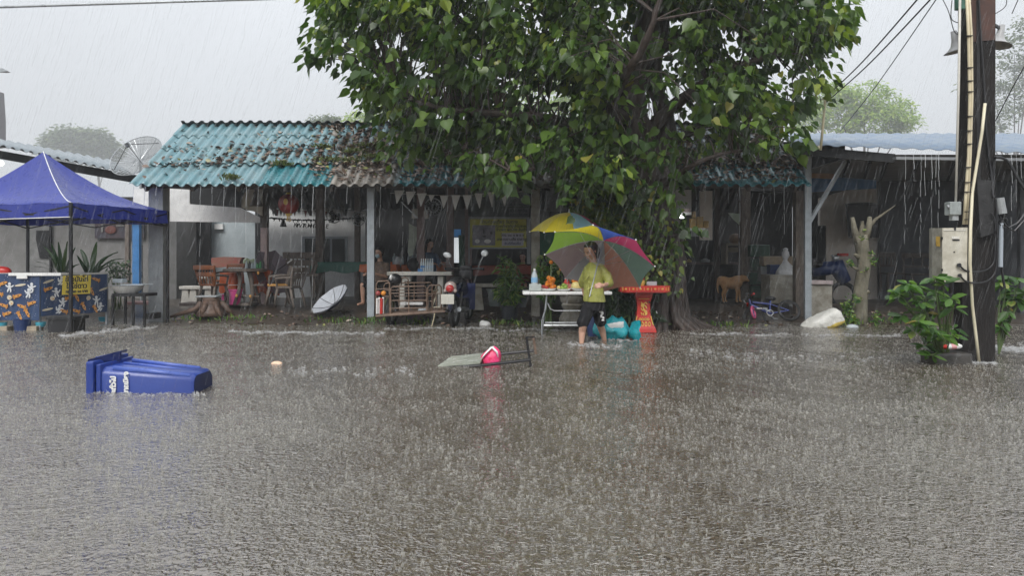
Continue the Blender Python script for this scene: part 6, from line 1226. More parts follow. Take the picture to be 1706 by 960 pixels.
railing('side_rail', 713, 735, 476, 521, fy+.25, [('v', 720), ('v', 727), ('h', 490)]); railing('rear_rail', 640, 720, 472, 512, by, [('v', 665), ('v', 690), ('h', 484), ('h', 494), ('h', 503)])
b = MB(); b.tube([P(668, 478, fy+.4), P(669, 464, fy+.4), P(675, 462, fy+.4), P(680, 466, fy+.4), P(682, 520, fy+.4)], .013, 8); b.build('hoop', M['rust'], sc_, smooth=True)
c = P(653, 545, fy+.35); c.z = .25; t_ = MB(); t_.torus(c, .24, .045, 32, 10, M=Matrix.Rotation(R(90), 4, 'Y')@Matrix.Rotation(R(12), 4, 'X')); wo_ = t_.build('wheel', M['rubber'], sc_, smooth='all'); r = MB(); r.torus(c, .19, .014, 24, 6, M=Matrix.Rotation(R(90), 4, 'Y')@Matrix.Rotation(R(12), 4, 'X'))
for k in range(12): a = k*math.pi/6; r.tube([c, c+Vector((0, .19*math.cos(a), .19*math.sin(a)))], .004, 4)
r.build('rim', M['galv'], wo_)
b = MB(); b.tube([P(724, 522, fy-.02), P(723, 530, fy-.05), P(719, 545, fy-.06), P(717, 556, fy-.07)], .010, 6); tag(b.build('rope_end', mat('rope', (.6, .52, .36), rough=.8), smooth=True), 'frayed pale rope end trailing from the sidecar floor', 'rope')
b = MB(); b.tube([P(727, 476, fy-.02), P(722, 486, fy-.04), P(730, 482, fy-.03), P(724, 500, fy-.03), P(721, 512, fy-.03), P(733, 512, fy-.03)], .014, 6); tag(b.build('rope_coil', mat('rope2', (.55, .5, .38), rough=.8), smooth=True), 'pale rope tied round the right rail of the sidecar', 'rope')
for px, m, lab in ((630, mat('red_ball', (.33, .05, .05), rough=.35), 'dull red ball resting on the left sidecar rail'), (639, mat('orange_ball', (.78, .30, .04), rough=.4), 'orange ball resting on the left sidecar rail')):
    b = MB(); b.ball(P(px, 489, fy+.0), .048, 14); tag(b.build('ball', m, smooth=True), lab, 'ball')
fe = thing('striped_bundle', 'bundle of red and white striped tubes standing in the left sidecar corner', 'tubes', tuple(P(634, 524, fy)))
for i, (px, m) in enumerate(((628, M['white']), (631.5, M['white']), (634.5, M['red']), (638, M['white']), (636, M['red']))): b = MB(); b.tube([P(px, 523, fy-.02+.03*(i % 2)), P(px+.3, 500-2*(i % 2), fy-.02+.03*(i % 2))], .018, 8); b.ball(P(px+.3, 499-2*(i % 2), fy-.02+.03*(i % 2)), .022, 8); b.build('tube', m, fe)
b = MB(); b.box(P(690, 506, fy+.35), (.35, .1, .05), bev=.01); b.box(P(672, 506, fy+.3), (.1, .1, .06), bev=.01); tag(b.build('white_rod_bundle', M['white']), 'white rods lying across the sidecar floor', 'rods')
b = MB(); b.ball(P(704, 517, fy+.3), (.09, .08, .05), 12); tag(b.build('crumpled_bag', M['clear'], smooth=True), 'crumpled clear bag on the sidecar floor', 'bag')
b = MB(); b.ball(P(649, 507, fy+.45), (.1, .1, .13), 12); tag(b.build('green_sack', mat('olive_sack', (.12, .13, .04), rough=.7, vs_=5, c2=(.06, .06, .03)), smooth=True), 'olive green sack in the left corner of the sidecar', 'sack')
hm_ = thing('helmet', 'black helmet with a white visor patch hung on the sidecar', 'helmet', tuple(P(658, 478, fy+.2))); b = MB(); b.ball(P(658, 466, fy+.2), (.125, .13, .115), 18); b.build('shell', M['black'], hm_, smooth=True); b = MB(); b.ball(P(652, 463, fy+.13), (.035, .075, .06), 12); b.build('visor', M['white'], hm_, smooth=True)
# plank table behind the sidecar
pt_ = thing('plank_table', 'long white concrete slab table behind the motorcycle sidecar', 'table', tuple(P(698, 500, 15.3))); b = MB(); b.box((X_(699, 15.3), 15.5, Z_(456, 15.3)), (X_(753, 15.3)-X_(645, 15.3), .5, .075), bev=.01); b.build('table_top', M['offw'], pt_)
for px in (671, 735): b = MB(); b.box((X_(px, 15.5), 15.5, .50), (.12, .3, .75), bev=.02); b.build('leg', M['offw'], pt_)
b = MB(); b.pbox(668, 460, 684, 469, 15.35, .2, bev=.01); b.build('bracket', M['offw'], pt_)
# ---------------------------------------------------------------- people inside the shelter
def inner_person(px, pyh, Y, lab, shirt, yaw, seated=True, mask=False, hairup=False):
    hc = P(px, pyh, Y); o = Vector((hc.x, Y, 0)); t_ = thing('person', lab, 'person', (hc.x, Y, .25)); f = Vector((math.sin(yaw)*1, -math.cos(yaw), 0)); sd = Vector((math.cos(yaw), math.sin(yaw), 0))
    b = MB(); T, Mx = head(b, hc, .23, yaw, pitch=R(12)); z0 = hc.z; A = lambda s_, f_, dz: Vector((hc.x, Y, z0+dz))+sd*s_+f*f_
    cap(b, A(0, -.03, -.20), A(0, -.02, -.10), .058, .052); loft(b, [(A(0, 0, -.72), .15, .12, yaw), (A(0, 0, -.5), .14, .11, yaw), (A(0, -.02, -.3), .17, .11, yaw), (A(0, -.03, -.2), .09, .07, yaw)], 16)
    hip = -.68; 
    for s_ in (-1, 1):
        cap(b, A(s_*.19, -.02, -.27), A(s_*.23, .08, -.52), .05, .042); cap(b, A(s_*.23, .08, -.52), A(s_*.12, .32, -.46), .04, .028); hand(b, A(s_*.12, .32, -.46), f-sd*s_*.3, Vector((0, 0, -1)), .16, .6, thumb=s_)
        if seated: cap(b, A(s_*.10, 0, hip), A(s_*.14, .42, hip-.02), .085, .06); cap(b, A(s_*.14, .42, hip-.02), A(s_*.14, .40, hip-.40), .058, .04); cap(b, A(s_*.14, .40, hip-.41), A(s_*.15, .56, hip-.43), .04, .03)
        else: cap(b, A(s_*.10, 0, hip), A(s_*.11, .03, hip-.4), .09, .06); cap(b, A(s_*.11, .03, hip-.4), A(s_*.11, 0, hip-.75), .06, .04)
    bo = b.build('body', M['skin'], t_); remesh(bo, .008, 4); face(bo, T, Mx, .23)
    b = MB()
    for (x_, y_, z_, rx, ry, rz_) in [(0, .09, .17, .40, .43, .37), (0, .24, -.05, .34, .26, .36), (0, -.14, .38, .26, .19, .12), (.3, .06, -.02, .08, .18, .2), (-.3, .06, -.02, .08, .18, .2)]: b.ball(T(x_, y_, z_), (rx*.235, ry*.235, rz_*.235), 14, M=Mx)
    h_ = b.build('hair', M['hair'], bo); remesh(h_, .009, 3)
    b = MB(); loft(b, [(A(0, 0, -.74), .18, .145, yaw), (A(0, 0, -.5), .17, .13, yaw), (A(0, -.02, -.32), .195, .135, yaw), (A(0, -.03, -.22), .12, .085, yaw), (A(0, -.03, -.19), .07, .06, yaw)], 20)
    for s_ in (-1, 1): cap(b, A(s_*.18, -.02, -.28), A(s_*.225, .07, -.48), .068, .06, 12)
    so2 = b.build('shirt', shirt, bo); remesh(so2, .010, 4)
    b = MB()
    for s_ in (-1, 1): cap(b, A(s_*.10, 0, hip-.02), (A(s_*.14, .40, hip-.03) if seated else A(s_*.11, .03, hip-.4)), .10, .075, 12)
    b.build('trousers', M['black'], bo, smooth='all')
    if mask: b = MB(); b.ball(T(0, -.36, -.25), (.055, .035, .05), 12, M=Mx); b.build('face_mask', mat('mask_blue', (.4, .55, .62), rough=.6), bo, smooth=True)
inner_person(632, 421, 16.4, 'person in brown patterned top and face mask seated behind the slim grey post', mat('brown_top', (.27, .19, .14), rough=.7, vs_=14, c2=(.12, .08, .06)), R(-25), mask=True)
inner_person(716, 407, 17.9, 'person in faded blue shirt bending over a table at the rear', mat('faded_blue_shirt', (.10, .18, .30), rough=.7, vs_=6, c2=(.07, .12, .2)), R(40), seated=False)
inner_person(871, 428, 19.0, 'person in orange and dark clothes deep in the shade below the yellow signboard', mat('orange_top', (.35, .09, .04), rough=.7), R(-10))
# plastic chair under seated person
wchair(632, 507, 16.5, 'dark chair on which the person in brown sits', .42, M['black'])
# ---- tables with cloths
def cloth_table(px0, px1, py, Y, d, m, lab, drop=.22, floor=.24, name='cloth_table'):
    x0, x1 = X_(px0, Y), X_(px1, Y); z = Z_(py, Y); t_ = thing(name, lab, 'table', ((x0+x1)/2, Y+d/2, floor))
    b = MB(); b.box(((x0+x1)/2, Y+d/2, z-.02), (x1-x0-.03, d-.03, .035)); b.build('table_top', M['wood'], t_)
    for sx in (x0+.08, x1-.08):
        for sy in (Y+.08, Y+d-.08): b = MB(); b.bar((sx, sy, floor-.02), (sx, sy, z-.04), .04); b.build('leg', M['dwood'], t_)
    b = MB(); per = []; N = 60; c_ = Vector(((x0+x1)/2, Y+d/2, 0)); L_ = 2*((x1-x0)+d)
    for k in range(N):
        s_ = k/N*L_
        for (ex, ey, ln_) in ((1, 0, x1-x0), (0, 1, d), (-1, 0, x1-x0), (0, -1, d)):
            if s_ <= ln_: break
            s_ -= ln_
        if (ex, ey) == (1, 0): p = Vector((x0+s_, Y, 0)); 
        elif (ex, ey) == (0, 1): p = Vector((x1, Y+s_, 0))
        elif ex == -1: p = Vector((x1-s_, Y+d, 0))
        else: p = Vector((x0, Y+d-s_, 0))
        per.append(p)
    V_ = []
    for k, p in enumerate(per):
        o = (p-c_).normalized(); 
        for j, (dz, of) in enumerate(((.004, 0), (-.01, .012), (-drop*.5, .02+.010*math.sin(k*1.3)), (-drop*(1+.12*math.sin(k*.7)), .028+.018*math.sin(k*1.3)))): V_.append(Vector((p.x, p.y, z+dz))+o*of)
    b.add(V_, [(k*4+j, ((k+1) % N)*4+j, ((k+1) % N)*4+j+1, k*4+j+1) for k in range(N) for j in range(3)]+[tuple(k*4 for k in range(N))]); b.build('tablecloth', m, t_, smooth=True); return t_
cloth_table(515, 612, 437, 18.0, .9, M['green'], 'long table under a dark green cloth below the rear window', .24)
cloth_table(600, 660, 441, 17.3, .7, M['orange'], 'orange-clothed table left of the person in brown', .16)
cloth_table(640, 740, 437, 18.7, .7, M['orange'], 'orange-clothed table behind the stacked water bottles', .25)
cloth_table(783, 905, 443, 18.3, .7, clothmat('dull_red_cloth', (.34, .06, .03), tl=.15), 'dull red clothed table under the yellow signboard', .22)
# front-left dining set
orange2 = clothmat('bright_orange_cloth', (.75, .16, .05), tl=.2)
tt = thing('rustic_table', 'grey round-topped rustic table with branch legs, orange cloth hanging behind it', 'table', tuple(P(412, 510, 16.0)))
b = MB(); b.lathe(Vector((X_(408, 16.1), 16.1, Z_(450, 16.1))), [(.42, -.04), (.45, -.02), (.45, .02), (.42, .035)], 26); b.build('table_top', M['wood'], tt)
def branch(pts, r, parent, m=M['wood'], name='leg'):
    b = MB(); pts = [Vector(p) for p in pts]; n_ = len(pts); b.tube(pts, [r*(1.1-.35*i/(n_-1)) for i in range(n_)], 8); return b.build(name, m, parent, smooth='all')
Y = 15.9; branch([P(397, 450, Y), P(400, 468, Y), P(398, 485, Y), P(390, 508, Y)], .045, tt); branch([P(415, 450, Y), P(419, 470, Y), P(421, 490, Y), P(418, 509, Y)], .05, tt); branch([P(424, 475, Y+.3), P(430, 495, Y+.3), P(434, 508, Y+.3)], .035, tt); branch([P(406, 472, Y+.3), P(408, 492, Y+.3), P(407, 506, Y+.3)], .035, tt)
b = MB(); b.bar(P(420, 475, Y), P(440, 475, Y), .04); b.bar(P(404, 492, Y), P(432, 494, Y), .03); b.build('rail', M['wood'], tt)
b = MB()
for px, py in ((397, 451), (415, 451), (430, 455), (394, 493), (417, 494)): b.ball(P(px, py, Y-.05), (.028, .02, .04), 10)
b.build('cut_end', mat('fresh_cut_wood', (.62, .33, .10), rough=.6), tt, smooth=True)
cloth_table(367, 393, 455, 16.3, .45, orange2, 'small stool-table wrapped in a bright orange cloth beside the pink bucket', .40)
cloth_table(420, 449, 451, 16.5, .6, orange2, 'small table wrapped in a bright orange cloth below the pink post', .52)
def rustic_chair(px, pyb, Y, yaw, lab, seatm, s=1.0, dark=False):
    x, z = X_(px, Y), Z_(pyb, Y); t_ = thing('rustic_chair', lab, 'chair', (x, Y, z), 'rustic branch-wood chairs'); Mr_ = Matrix.Translation(Vector((x, Y, z)))@Matrix.Rotation(yaw, 4, 'Z')@Matrix.Scale(s, 4); g = lambda a, b_, c_: Mr_@Vector((a, b_, c_)); wm_ = M['dwood'] if dark else M['wood']
    b = MB(); b.box(g(0, 0, .42), (.42*s, .40*s, .045*s), Mr_, bev=.015); b.build('seat', seatm, t_)
    for sx in (-1, 1):
        branch([g(sx*.17, -.15, .42), g(sx*.20, -.19, .22), g(sx*.17, -.24, 0)], .03*s, t_, wm_); branch([g(sx*.17, .15, .42), g(sx*.19, .21, .2), g(sx*.20, .26, 0)], .03*s, t_, wm_)
    b = MB()
    for sx in (-1, 1): b.tube([g(sx*.18, .18, .42), g(sx*.22, .22, .6), g(sx*.25, .27, .80)], .028*s, 7)
    b.box(g(0, .275, .78), (.56*s, .04, .10*s), Mr_, bev=.02); b.box(g(0, .235, .64), (.48*s, .035, .09*s), Mr_, bev=.02)
    for k in range(5): b.tube([g(-.14+.07*k, .19, .44), g(-.15+.075*k, .25, .72)], .014*s, 6)
    b.build('backrest', seatm if seatm is varn else wm_, t_, smooth=True)
    b = MB()
    for sx in (-1, 1): b.tube([g(sx*.24, -.16, .60), g(sx*.25, .05, .62), g(sx*.23, .22, .62)], .025*s, 7); b.tube([g(sx*.19, -.16, .42), g(sx*.24, -.16, .6)], .02*s, 6)
    b.build('armrest', wm_, t_, smooth=True); return t_
varn = mat('varnished_brown', (.30, .11, .045), rough=.35, vs_=7, c2=(.18, .06, .025)); plk = mat('pinkish_plank', (.55, .25, .16), rough=.5, var=.2); ylw = mat('yellow_plank', (.62, .32, .08), rough=.5, var=.2)
rustic_chair(356, 508, 15.7, R(160), 'rustic chair with varnished brown backrest nearest the tree stump', varn); rustic_chair(462, 508, 15.8, R(-70), 'rustic chair with a yellow plank seat under the grey umbrella', ylw)
rustic_chair(482, 512, 15.7, R(-110), 'pale rustic chair with splayed branch legs right of the grey umbrella', M['wood']); rustic_chair(504, 496, 16.6, R(20), 'grey slatted rustic chair in front of the green table', M['wood'], 1.2); rustic_chair(440, 505, 16.8, R(10), 'dark rustic chair half hidden behind the orange cloth', M['wood'], 1, True); rustic_chair(380, 497, 17.0, R(-20), 'dark rustic chair behind the small orange table', varn, .95, True)
bk = thing('pink_bucket', 'bright pink plastic bucket under the rustic table', 'bucket', tuple(P(392, 508, 16.05))); c = P(391, 507.5, 16.05); pk = mat('pink_plastic', (.85, .10, .36), rough=.35, var=.1); b = MB(); b.lathe(c, [(.105, 0), (.16, .30), (.17, .305), (.168, .32), (.15, .315), (.1, .02)], 24); b.build('body', pk, bk, smooth=True); b = MB(); b.tube([c+Vector((-.16, 0, .3)), c+Vector((-.1, -.08, .42)), c+Vector((.1, -.08, .42)), c+Vector((.16, 0, .3))], .006, 6); b.build('handle', M['white'], bk)
b = MB(); b.lathe(P(376, 500, 16.6), [(.08, 0), (.1, .1), (.11, .12)], 16); tag(b.build('pink_bowl', pk, smooth=True), 'small pink pot deep under the orange-wrapped table', 'pot')
# red bowl shape and clutter at the grey wall
b = MB(); b.pprism([(352, 430), (372, 428), (403, 429), (397, 443), (360, 446), (352, 440)], 19.5, .25); tag(b.build('red_tarp', mat('faded_red_tarp', (.42, .12, .10), rough=.7, vs_=4, c2=(.34, .18, .13))), 'faded red tarp draped against the bluish wall', 'tarp')
b = MB(); 
for i in range(7): b.ball(P(408+i*3.4, 436+random.uniform(-3, 2), 18.9), (.05, .05, random.uniform(.05, .1)), 10)
tag(b.build('foliage_clump', mat('pale_green_clump', (.30, .36, .24), rough=.7, var=.4), smooth=True), 'pale green potted clump against the bluish wall', 'plant')
b = MB(); b.pbox(357, 373, 371, 382, 20.5, .08, mi=0); tag(b.build('wall_notice', M['white']), 'small white notice at the top of the bluish wall', 'notice')
# tableware on the rustic table and others
random.seed(9); bot = mat('dim_bottle', (.30, .36, .38), rough=.15, spec=.8); grb = mat('green_bottle', (.03, .20, .06), rough=.15)
def bottle(px, pyb, Y, h, r, m, lab, grp=None, name='bottle'): b = MB(); b.lathe(P(px, pyb, Y), [(r*.95, 0), (r, .02), (r, h*.62), (r*.4, h*.82), (r*.35, h), (0, h)], 12); return tag(b.build(name, m, smooth=True), lab, 'bottle', grp)
for px, m in ((411, bot), (416, M['black']), (420, bot), (425, bot), (429, grb), (434, grb), (438, M['black'])): bottle(px, 448, 16.1, random.uniform(.13, .22), .033, m, 'small condiment bottle among others on the rustic table', 'condiment bottles on the rustic table', 'condiment_bottle')
for k, px in enumerate((660, 657, 676, 671, 681, 688, 694)): bottle(px, 441, 18.6, random.uniform(.2, .34), .05, bot if k != 2 else M['black'], 'dim bottle among others on the table behind the sidecar', 'bottles on the rear tables', 'dim_bottle')
for i in range(6):
    for j in range(2):
        px = 702+i*3.7; wbo = thing('water_bottle', 'clear water bottle in the shrink-wrapped pack on the slab table', 'bottle', tuple(P(px, 453, 15.45+j*.09)), 'pack of water bottles on the slab table'); c = P(px, 453, 15.45+j*.09)
        b = MB(); b.lathe(c, [(.021, 0), (.022, .01), (.022, .17), (.010, .235), (.009, .25)], 12); b.build('body', wbm, wbo, smooth=True); b = MB(); b.lathe(c+Vector((0, 0, .25)), [(.011, 0), (.011, .02)], 10); b.build('cap', M['white'], wbo); b = MB(); b.lathe(c+Vector((0, 0, .08)), [(.0228, 0), (.0228, .05)], 12); b.build('label', M['blue'] if i < 2 else mat('lbl', (.4, .5, .6)), wbo)
b = MB(); b.pbox(696, 448, 704, 454, 15.4, .12, bev=.005); tag(b.build('blue_box', M['blue']), 'small blue box left of the pack of water bottles', 'box')
b = MB(); b.ball(P(663, 438, 17.9), (.09, .09, .16), 12); tag(b.build('tied_bag', M['clear'], smooth=True), 'clear tied bag of drink on the orange table', 'bag'); b = MB(); b.ball(P(690, 441, 17.6), (.17, .15, .17), 14); tag(b.build('rice_cooker', M['black'], smooth=True), 'round black cooker on the orange table behind the sidecar', 'cooker')
# green umbrella folded / hanging sheet
b = MB(); b.pprism([(681, 372), (695, 379), (695, 395), (688, 425), (682, 428), (679, 420), (681, 395)], 17.9, .03); tag(b.build('pale_sheet', mat('pale_green_sheet', (.55, .62, .52), rough=.6, var=.2)), 'pale greenish sheet hanging by the pink post', 'sheet')
b = MB(); b.pbox(686, 348, 696, 364, 17.5, .12, bev=.01); b.pbox(707, 350, 714, 364, 17.5, .12, bev=.01); tag(b.build('white_speaker', M['offw']), 'small white box mounted high on the pink post', 'speaker'); b = MB(); b.bar(P(668, 336, 17.4), P(696, 364, 17.4), .02); tag(b.build('rod', M['galv']), 'thin slanting rod under the roof by the pink post', 'rod')
b = MB(); b.tube([P(770, 445, 17.0), P(769, 392, 17.0)], .07, 10); tag(b.build('furled_parasol', mat('deep_green_cloth', (.02, .07, .045), rough=.8, var=.3), smooth=True), 'furled dark green parasol beside the bright doorway', 'parasol')
# ---- stone benches
def bench(x0, x1, py, pyb, Y, lab, m=M['offw'], lx=None):
    t_ = thing('stone_bench', lab, 'bench', tuple(P((x0+x1)/2, pyb, Y))); b = MB(); xa, xb = X_(x0, Y), X_(x1, Y); zt = Z_(py, Y); zb = Z_(pyb, Y); b.box(((xa+xb)/2, Y+.2, zt-.035), (xb-xa, .4, .07), bev=.012); b.build('seat', m, t_)
    for px in (lx or (x0+7, x1-7)): b = MB(); c = X_(px, Y); b.prism([(c-.11, Y+.04, zb-.05), (c+.11, Y+.04, zb-.05), (c+.06, Y+.04, zt-.07), (c-.06, Y+.04, zt-.07)], (0, .3, 0)); b.build('leg', m, t_)
bench(298, 352, 477, 509, 16.8, 'white stone bench at the left end of the shelter', lx=(307, 320, 345)); bench(329, 346, 460, 470, 18.2, 'second white bench end glimpsed behind the brown chair'); bench(790, 855, 473, 513, 15.6, 'weathered tan stone bench right of the motorcycle', M['conc2'])
b = MB(); b.pbox(298, 505, 420, 510, 16.0, .5, bev=.01); tag(b.build('timber_plinth', M['wood']), 'low wet timber edge under the white bench and chairs', 'plinth')
# stump
sm2 = thing('tree_stump', 'cut brown tree stump with spreading roots on the verge', 'stump', tuple(P(352, 525, 14.8))); b = MB(); c = P(352, 522, 14.9); b.lathe(c, [(.30, -.05), (.24, .05), (.19, .15), (.17, .26), (.185, .30), (.16, .315), (0, .32)], 22); c2 = c
for a, L_ in ((3.5, .5), (5.4, .15), (4.5, .12), (.3, .15), (2.6, .2)): b.tube([c+Vector((math.cos(a)*.18, math.sin(a)*.15, .22)), c+Vector((math.cos(a)*.3, math.sin(a)*.22, .08)), c+Vector((math.cos(a)*(.3+L_), math.sin(a)*(.2+L_*.5), -.06))], [.06, .06, .025], 8)
b.build('wood', mat('stump_wood', (.16, .10, .07), rough=.6, vs_=7, c2=(.07, .045, .035), bump=1, bs=14), sm2, smooth='all'); b = MB(); b.box(c+Vector((-.05, 0, .335)), (.42, .3, .03), bev=.01); tag(b.build('grey_slab', M['conc']), 'flat grey slab lying on top of the tree stump', 'slab')
# plants in pots, middle
def pot(px, pyb, Y, r, h, m, lab): b = MB(); b.lathe(P(px, pyb, Y), [(r*.75, 0), (r, h), (r*1.08, h), (r*1.05, h*.93), (r*.85, h*.9), (0, h*.88)], 24); return b
pb = thing('potted_bamboo', 'tall leafy green plant in a dark pot right of the motorcycle', 'potted plant', tuple(P(849, 532, 14.6))); b = pot(849, 532, 14.6, .19, .27, M['pot'], ''); b.build('pot', M['pot'], pb, smooth=True)
p_, d_, n_ = [], [], []; st = MB(); base = P(849, 512, 14.6); random.seed(12)
for i in range(26):
    tx = 847+random.gauss(0, 13); ty = random.uniform(428, 480); e = P(tx, ty, 14.6+random.gauss(0, .12)); st.tube([base+Vector((random.gauss(0, .05), random.gauss(0, .05), 0)), base.lerp(e, .5)+Vector((0, 0, .05)), e], [.009, .007, .004], 5)
    for k in range(24):
        t = random.uniform(.12, 1.02); q = base.lerp(e, t); a = random.uniform(0, 6.28); p_.append(tuple(q)); d_.append((math.cos(a), math.sin(a)*.8, random.uniform(-.9, .7))); n_.append((random.gauss(0, .4), -.4, 1))
st.build('stems', M['leafstem'], pb); leaves('foliage', LANCE, p_, d_, rng.uniform(.10, .24, len(p_)), M['pleaf'], parent=pb, nrm=np.array(n_))
g2 = thing('grey_planter', 'grey-green barrel planter beside the tall potted plant', 'planter', tuple(P(825, 510, 15.0))); b = pot(828, 510, 15.1, .2, .34, None, ''); b.build('pot', mat('greygreen_pot', (.14, .17, .16), rough=.6, var=.3), g2, smooth=True)
b = pot(866, 512, 15.2, .17, .4, None, ''); tag(b.build('grey_barrel', mat('greygreen2', (.13, .16, .16), rough=.6, var=.3), smooth=True), 'dull grey-green barrel between potted plant and concrete post', 'barrel')
b = MB(); b.ball(P(808, 541, 13.9), (.11, .09, .07), 14); b.ball(P(804, 539, 13.9), (.06, .06, .06), 10); wbg = b.build('white_bag', M['white'], smooth='all'); remesh(wbg, .008, 3); tag(wbg, 'small crumpled white plastic bag floating right of the motorcycle', 'bag')
# ---- signboards
sb = thing('yellow_signboard', 'yellow food signboard with a photo panel and lines of Thai lettering', 'signboard', tuple(P(832, 415, 17.4))); Ys = 17.4; b = MB(); b.pbox(783, 365, 877, 412, Ys, .05, mi=0); b.build('board', mat('sign_yellow', (.52, .50, .05), rough=.5, var=.08), sb)
b = MB(); b.pbox(781, 361.5, 882, 364.8, Ys-.03, .1); b.pbox(781, 412.2, 882, 414.5, Ys-.03, .1); b.pbox(878, 364.8, 884, 440, Ys-.03, .1); b.pbox(780, 364.8, 782.6, 440, Ys-.03, .1); b.build('frame', M['conc'], sb)
phm = mat('photo_grey', (.30, .28, .32), rough=.5, vs_=7, c2=(.10, .10, .12)); b = MB(); b.pbox(787, 375, 825, 409, Ys-.008, .006); ph = b.build('photo_panel', phm, sb); b = MB(); b.ball(P(806, 386, Ys-.01), (.012*1.2, .004, .055), 10); b.ball(P(807, 394, Ys-.01), (.045, .004, .02), 10); b.ball(P(819, 388, Ys-.01), (.03, .004, .03), 10); b.build('photo_marks', M['ink'], ph)
b = MB(); b.ball(P(795, 402, Ys-.012), (.06, .004, .05), 10); b.ball(P(812, 402, Ys-.012), (.08, .004, .05), 12); b.build('photo_bowls', M['white'], ph)
b = MB(); b.box(P(854, 399, Ys-.006), (.50, .006, .30), bev=.002); b.build('white_panel', mat('panel_lilac', (.55, .53, .60), rough=.5), sb)
dgr = mat('sign_green_ink', (.05, .07, .02)); 
for s_, px, py, z_, m in (('ร้านก๋วยเตี๋ยว ริมทาง', 832, 370, .105, dgr), ('ก๋วยเตี๋ยวต้มยำโบราณ', 852, 377, .085, dgr), ('ข้าวผัด ผัดไทย ส้มตำ', 852, 383, .085, dgr), ('โทร. ๐๘ ๑ ๒ ๓ ๔', 854, 392, .085, M['ink']), ('อาหารตามสั่ง ราคาถูก', 854, 399, .085, M['ink']), ('ยินดีต้อนรับ', 854, 406, .08, M['dblue'])): text('lettering', s_, z_, Matrix.Translation(P(px, py, Ys-.013))@FACE, m, sb, .001, bold=.002)
s2 = thing('dark_signboard', 'dim grey-green board of faded lettering above the yellow signboard', 'signboard', tuple(P(835, 360, 17.9))); b = MB(); b.pbox(780, 318, 882, 360, 17.9, .05); b.build('board', mat('dim_board', (.09, .11, .11), rough=.6, var=.4), s2); b = MB(); b.pbox(834, 322, 881, 344, 17.88, .015); b.pbox(848, 346, 881, 360, 17.88, .015); b.build('faded_patch', mat('faded_patch', (.19, .21, .22), rough=.6, var=.2), s2)
for s_, px, py, z_ in (('อาหารตามสั่ง', 857, 326, .12), ('ก๋วยเตี๋ยว  ต้มยำ', 857, 334, .12), ('ข้าวมันไก่  ข้าวหมูแดง', 857, 341, .085), ('เปิด ทุกวัน', 864, 351, .10), ('๘.๐๐ - ๑๘.๐๐', 864, 357, .08)): text('lettering', s_, z_, Matrix.Translation(P(px, py, 17.87))@FACE, mat('faded_ink', (.03, .045, .055)), s2, .001, bold=.002)
b = MB(); b.pbox(900, 388, 925, 425, 17.9, .05); tag(b.build('green_board', mat('green_board', (.04, .20, .13), rough=.5, var=.3)), 'dull green board seen between post and umbrella', 'board')
b = MB(); b.pbox(909, 318, 945, 352, 18.1, .05); tag(b.build('menu_board', mat('menu_grey', (.16, .17, .18), rough=.5, vs_=20, c2=(.07, .07, .08))), 'grey menu board right of the concrete post under the eave', 'board')
# ---- right interior: shelf, lamp, pots, clutter
sh = thing('display_shelf', 'white wire shelf unit with a lit tube, left of the dark right-hand bay', 'shelf', tuple(P(1140, 490, 15.9))); b = MB(); b.pbox(1114, 352, 1152, 358, 15.9, .25); b.pbox(1124, 440, 1144, 444, 15.6, .3); b.pbox(1150, 380, 1175, 384, 15.95, .25); b.build('shelf_board', M['white'], sh)
b = MB(); b.bar(P(1128, 375, 15.6), P(1128, 488, 15.6), .035); b.bar(P(1124, 375, 15.6), P(1124, 440, 15.6), .015); b.build('upright', M['white'], sh)
b = MB(); b.pbox(1112, 316, 1152, 350, 16.3, .05); b.build('back_board', M['wwall'], sh)
b = MB()
b2_ = MB()
for i in range(12): b.pbox(1113+i*3.2, 347, 1115.2+i*3.2, 354, 15.88, .01)
for i in range(9): b2_.pbox(1152+i*2.4, 384, 1153.3+i*2.4, 394, 15.9, .01)
b2_.build('fringe', M['conc'], sh)
b.build('fringe', mat('fringe', (.5, .4, .4), rough=.7), sh)
b = MB(); b.tube([P(1112, 361, 15.75), P(1139, 361, 15.75)], .035, 10); tag(b.build('tube_lamp', mat('lit_tube', (.95, 1, .97), emit=6), smooth=True), 'short lit white tube lamp under the white shelf', 'lamp')
gb = mat('gold_box', (.42, .26, .06), rough=.35, var=.35)
for i, (x0, y0, x1, y1) in enumerate([(1151, 364, 1160, 380), (1161, 361, 1172, 380), (1173, 368, 1181, 380), (1155, 352, 1160, 363)]): b = MB(); b.pbox(x0, y0, x1, y1, 15.95, .14, bev=.006); tag(b.build('gold_box', gb), ['small gold box at the left of the shrine shelf', 'tallest gold box in the middle of the shrine shelf', 'low gold box at the right of the shrine shelf', 'tiny gold figure-shaped box standing highest on the shrine shelf'][i], 'box')
b = MB(); b.pbox(1166, 318, 1187, 400, 17.0, .06); tag(b.build('grey_board', M['cwall']), 'upright grey board behind the gold boxes', 'board')
cp = thing('pink_pot', 'pink checked flower pot with a trailing green plant on the white shelf', 'potted plant', tuple(P(1134, 440, 15.5))); b = pot(1134, 440, 15.65, .085, .14, None, ''); b.build('pot', mat('pink_pot', (.62, .16, .22), rough=.5, vs_=20, c2=(.7, .4, .4)), cp, smooth=True)
pts = [(1140, 400), (1150, 405), (1130, 408), (1155, 415), (1145, 420), (1122, 405), (1138, 378), (1146, 372), (1128, 375), (1122, 395), (1152, 400), (1160, 410)]; p_, d_, n_ = [], [], []
for px, py in pts:
    for _ in range(6): p_.append(tuple(P(px+random.gauss(0, 4), py+random.gauss(0, 4), 13.2+random.gauss(0, .1)))); d_.append((random.gauss(0, .4), -.2, -1)); n_.append((random.gauss(0, .4), -1, .5))
pass
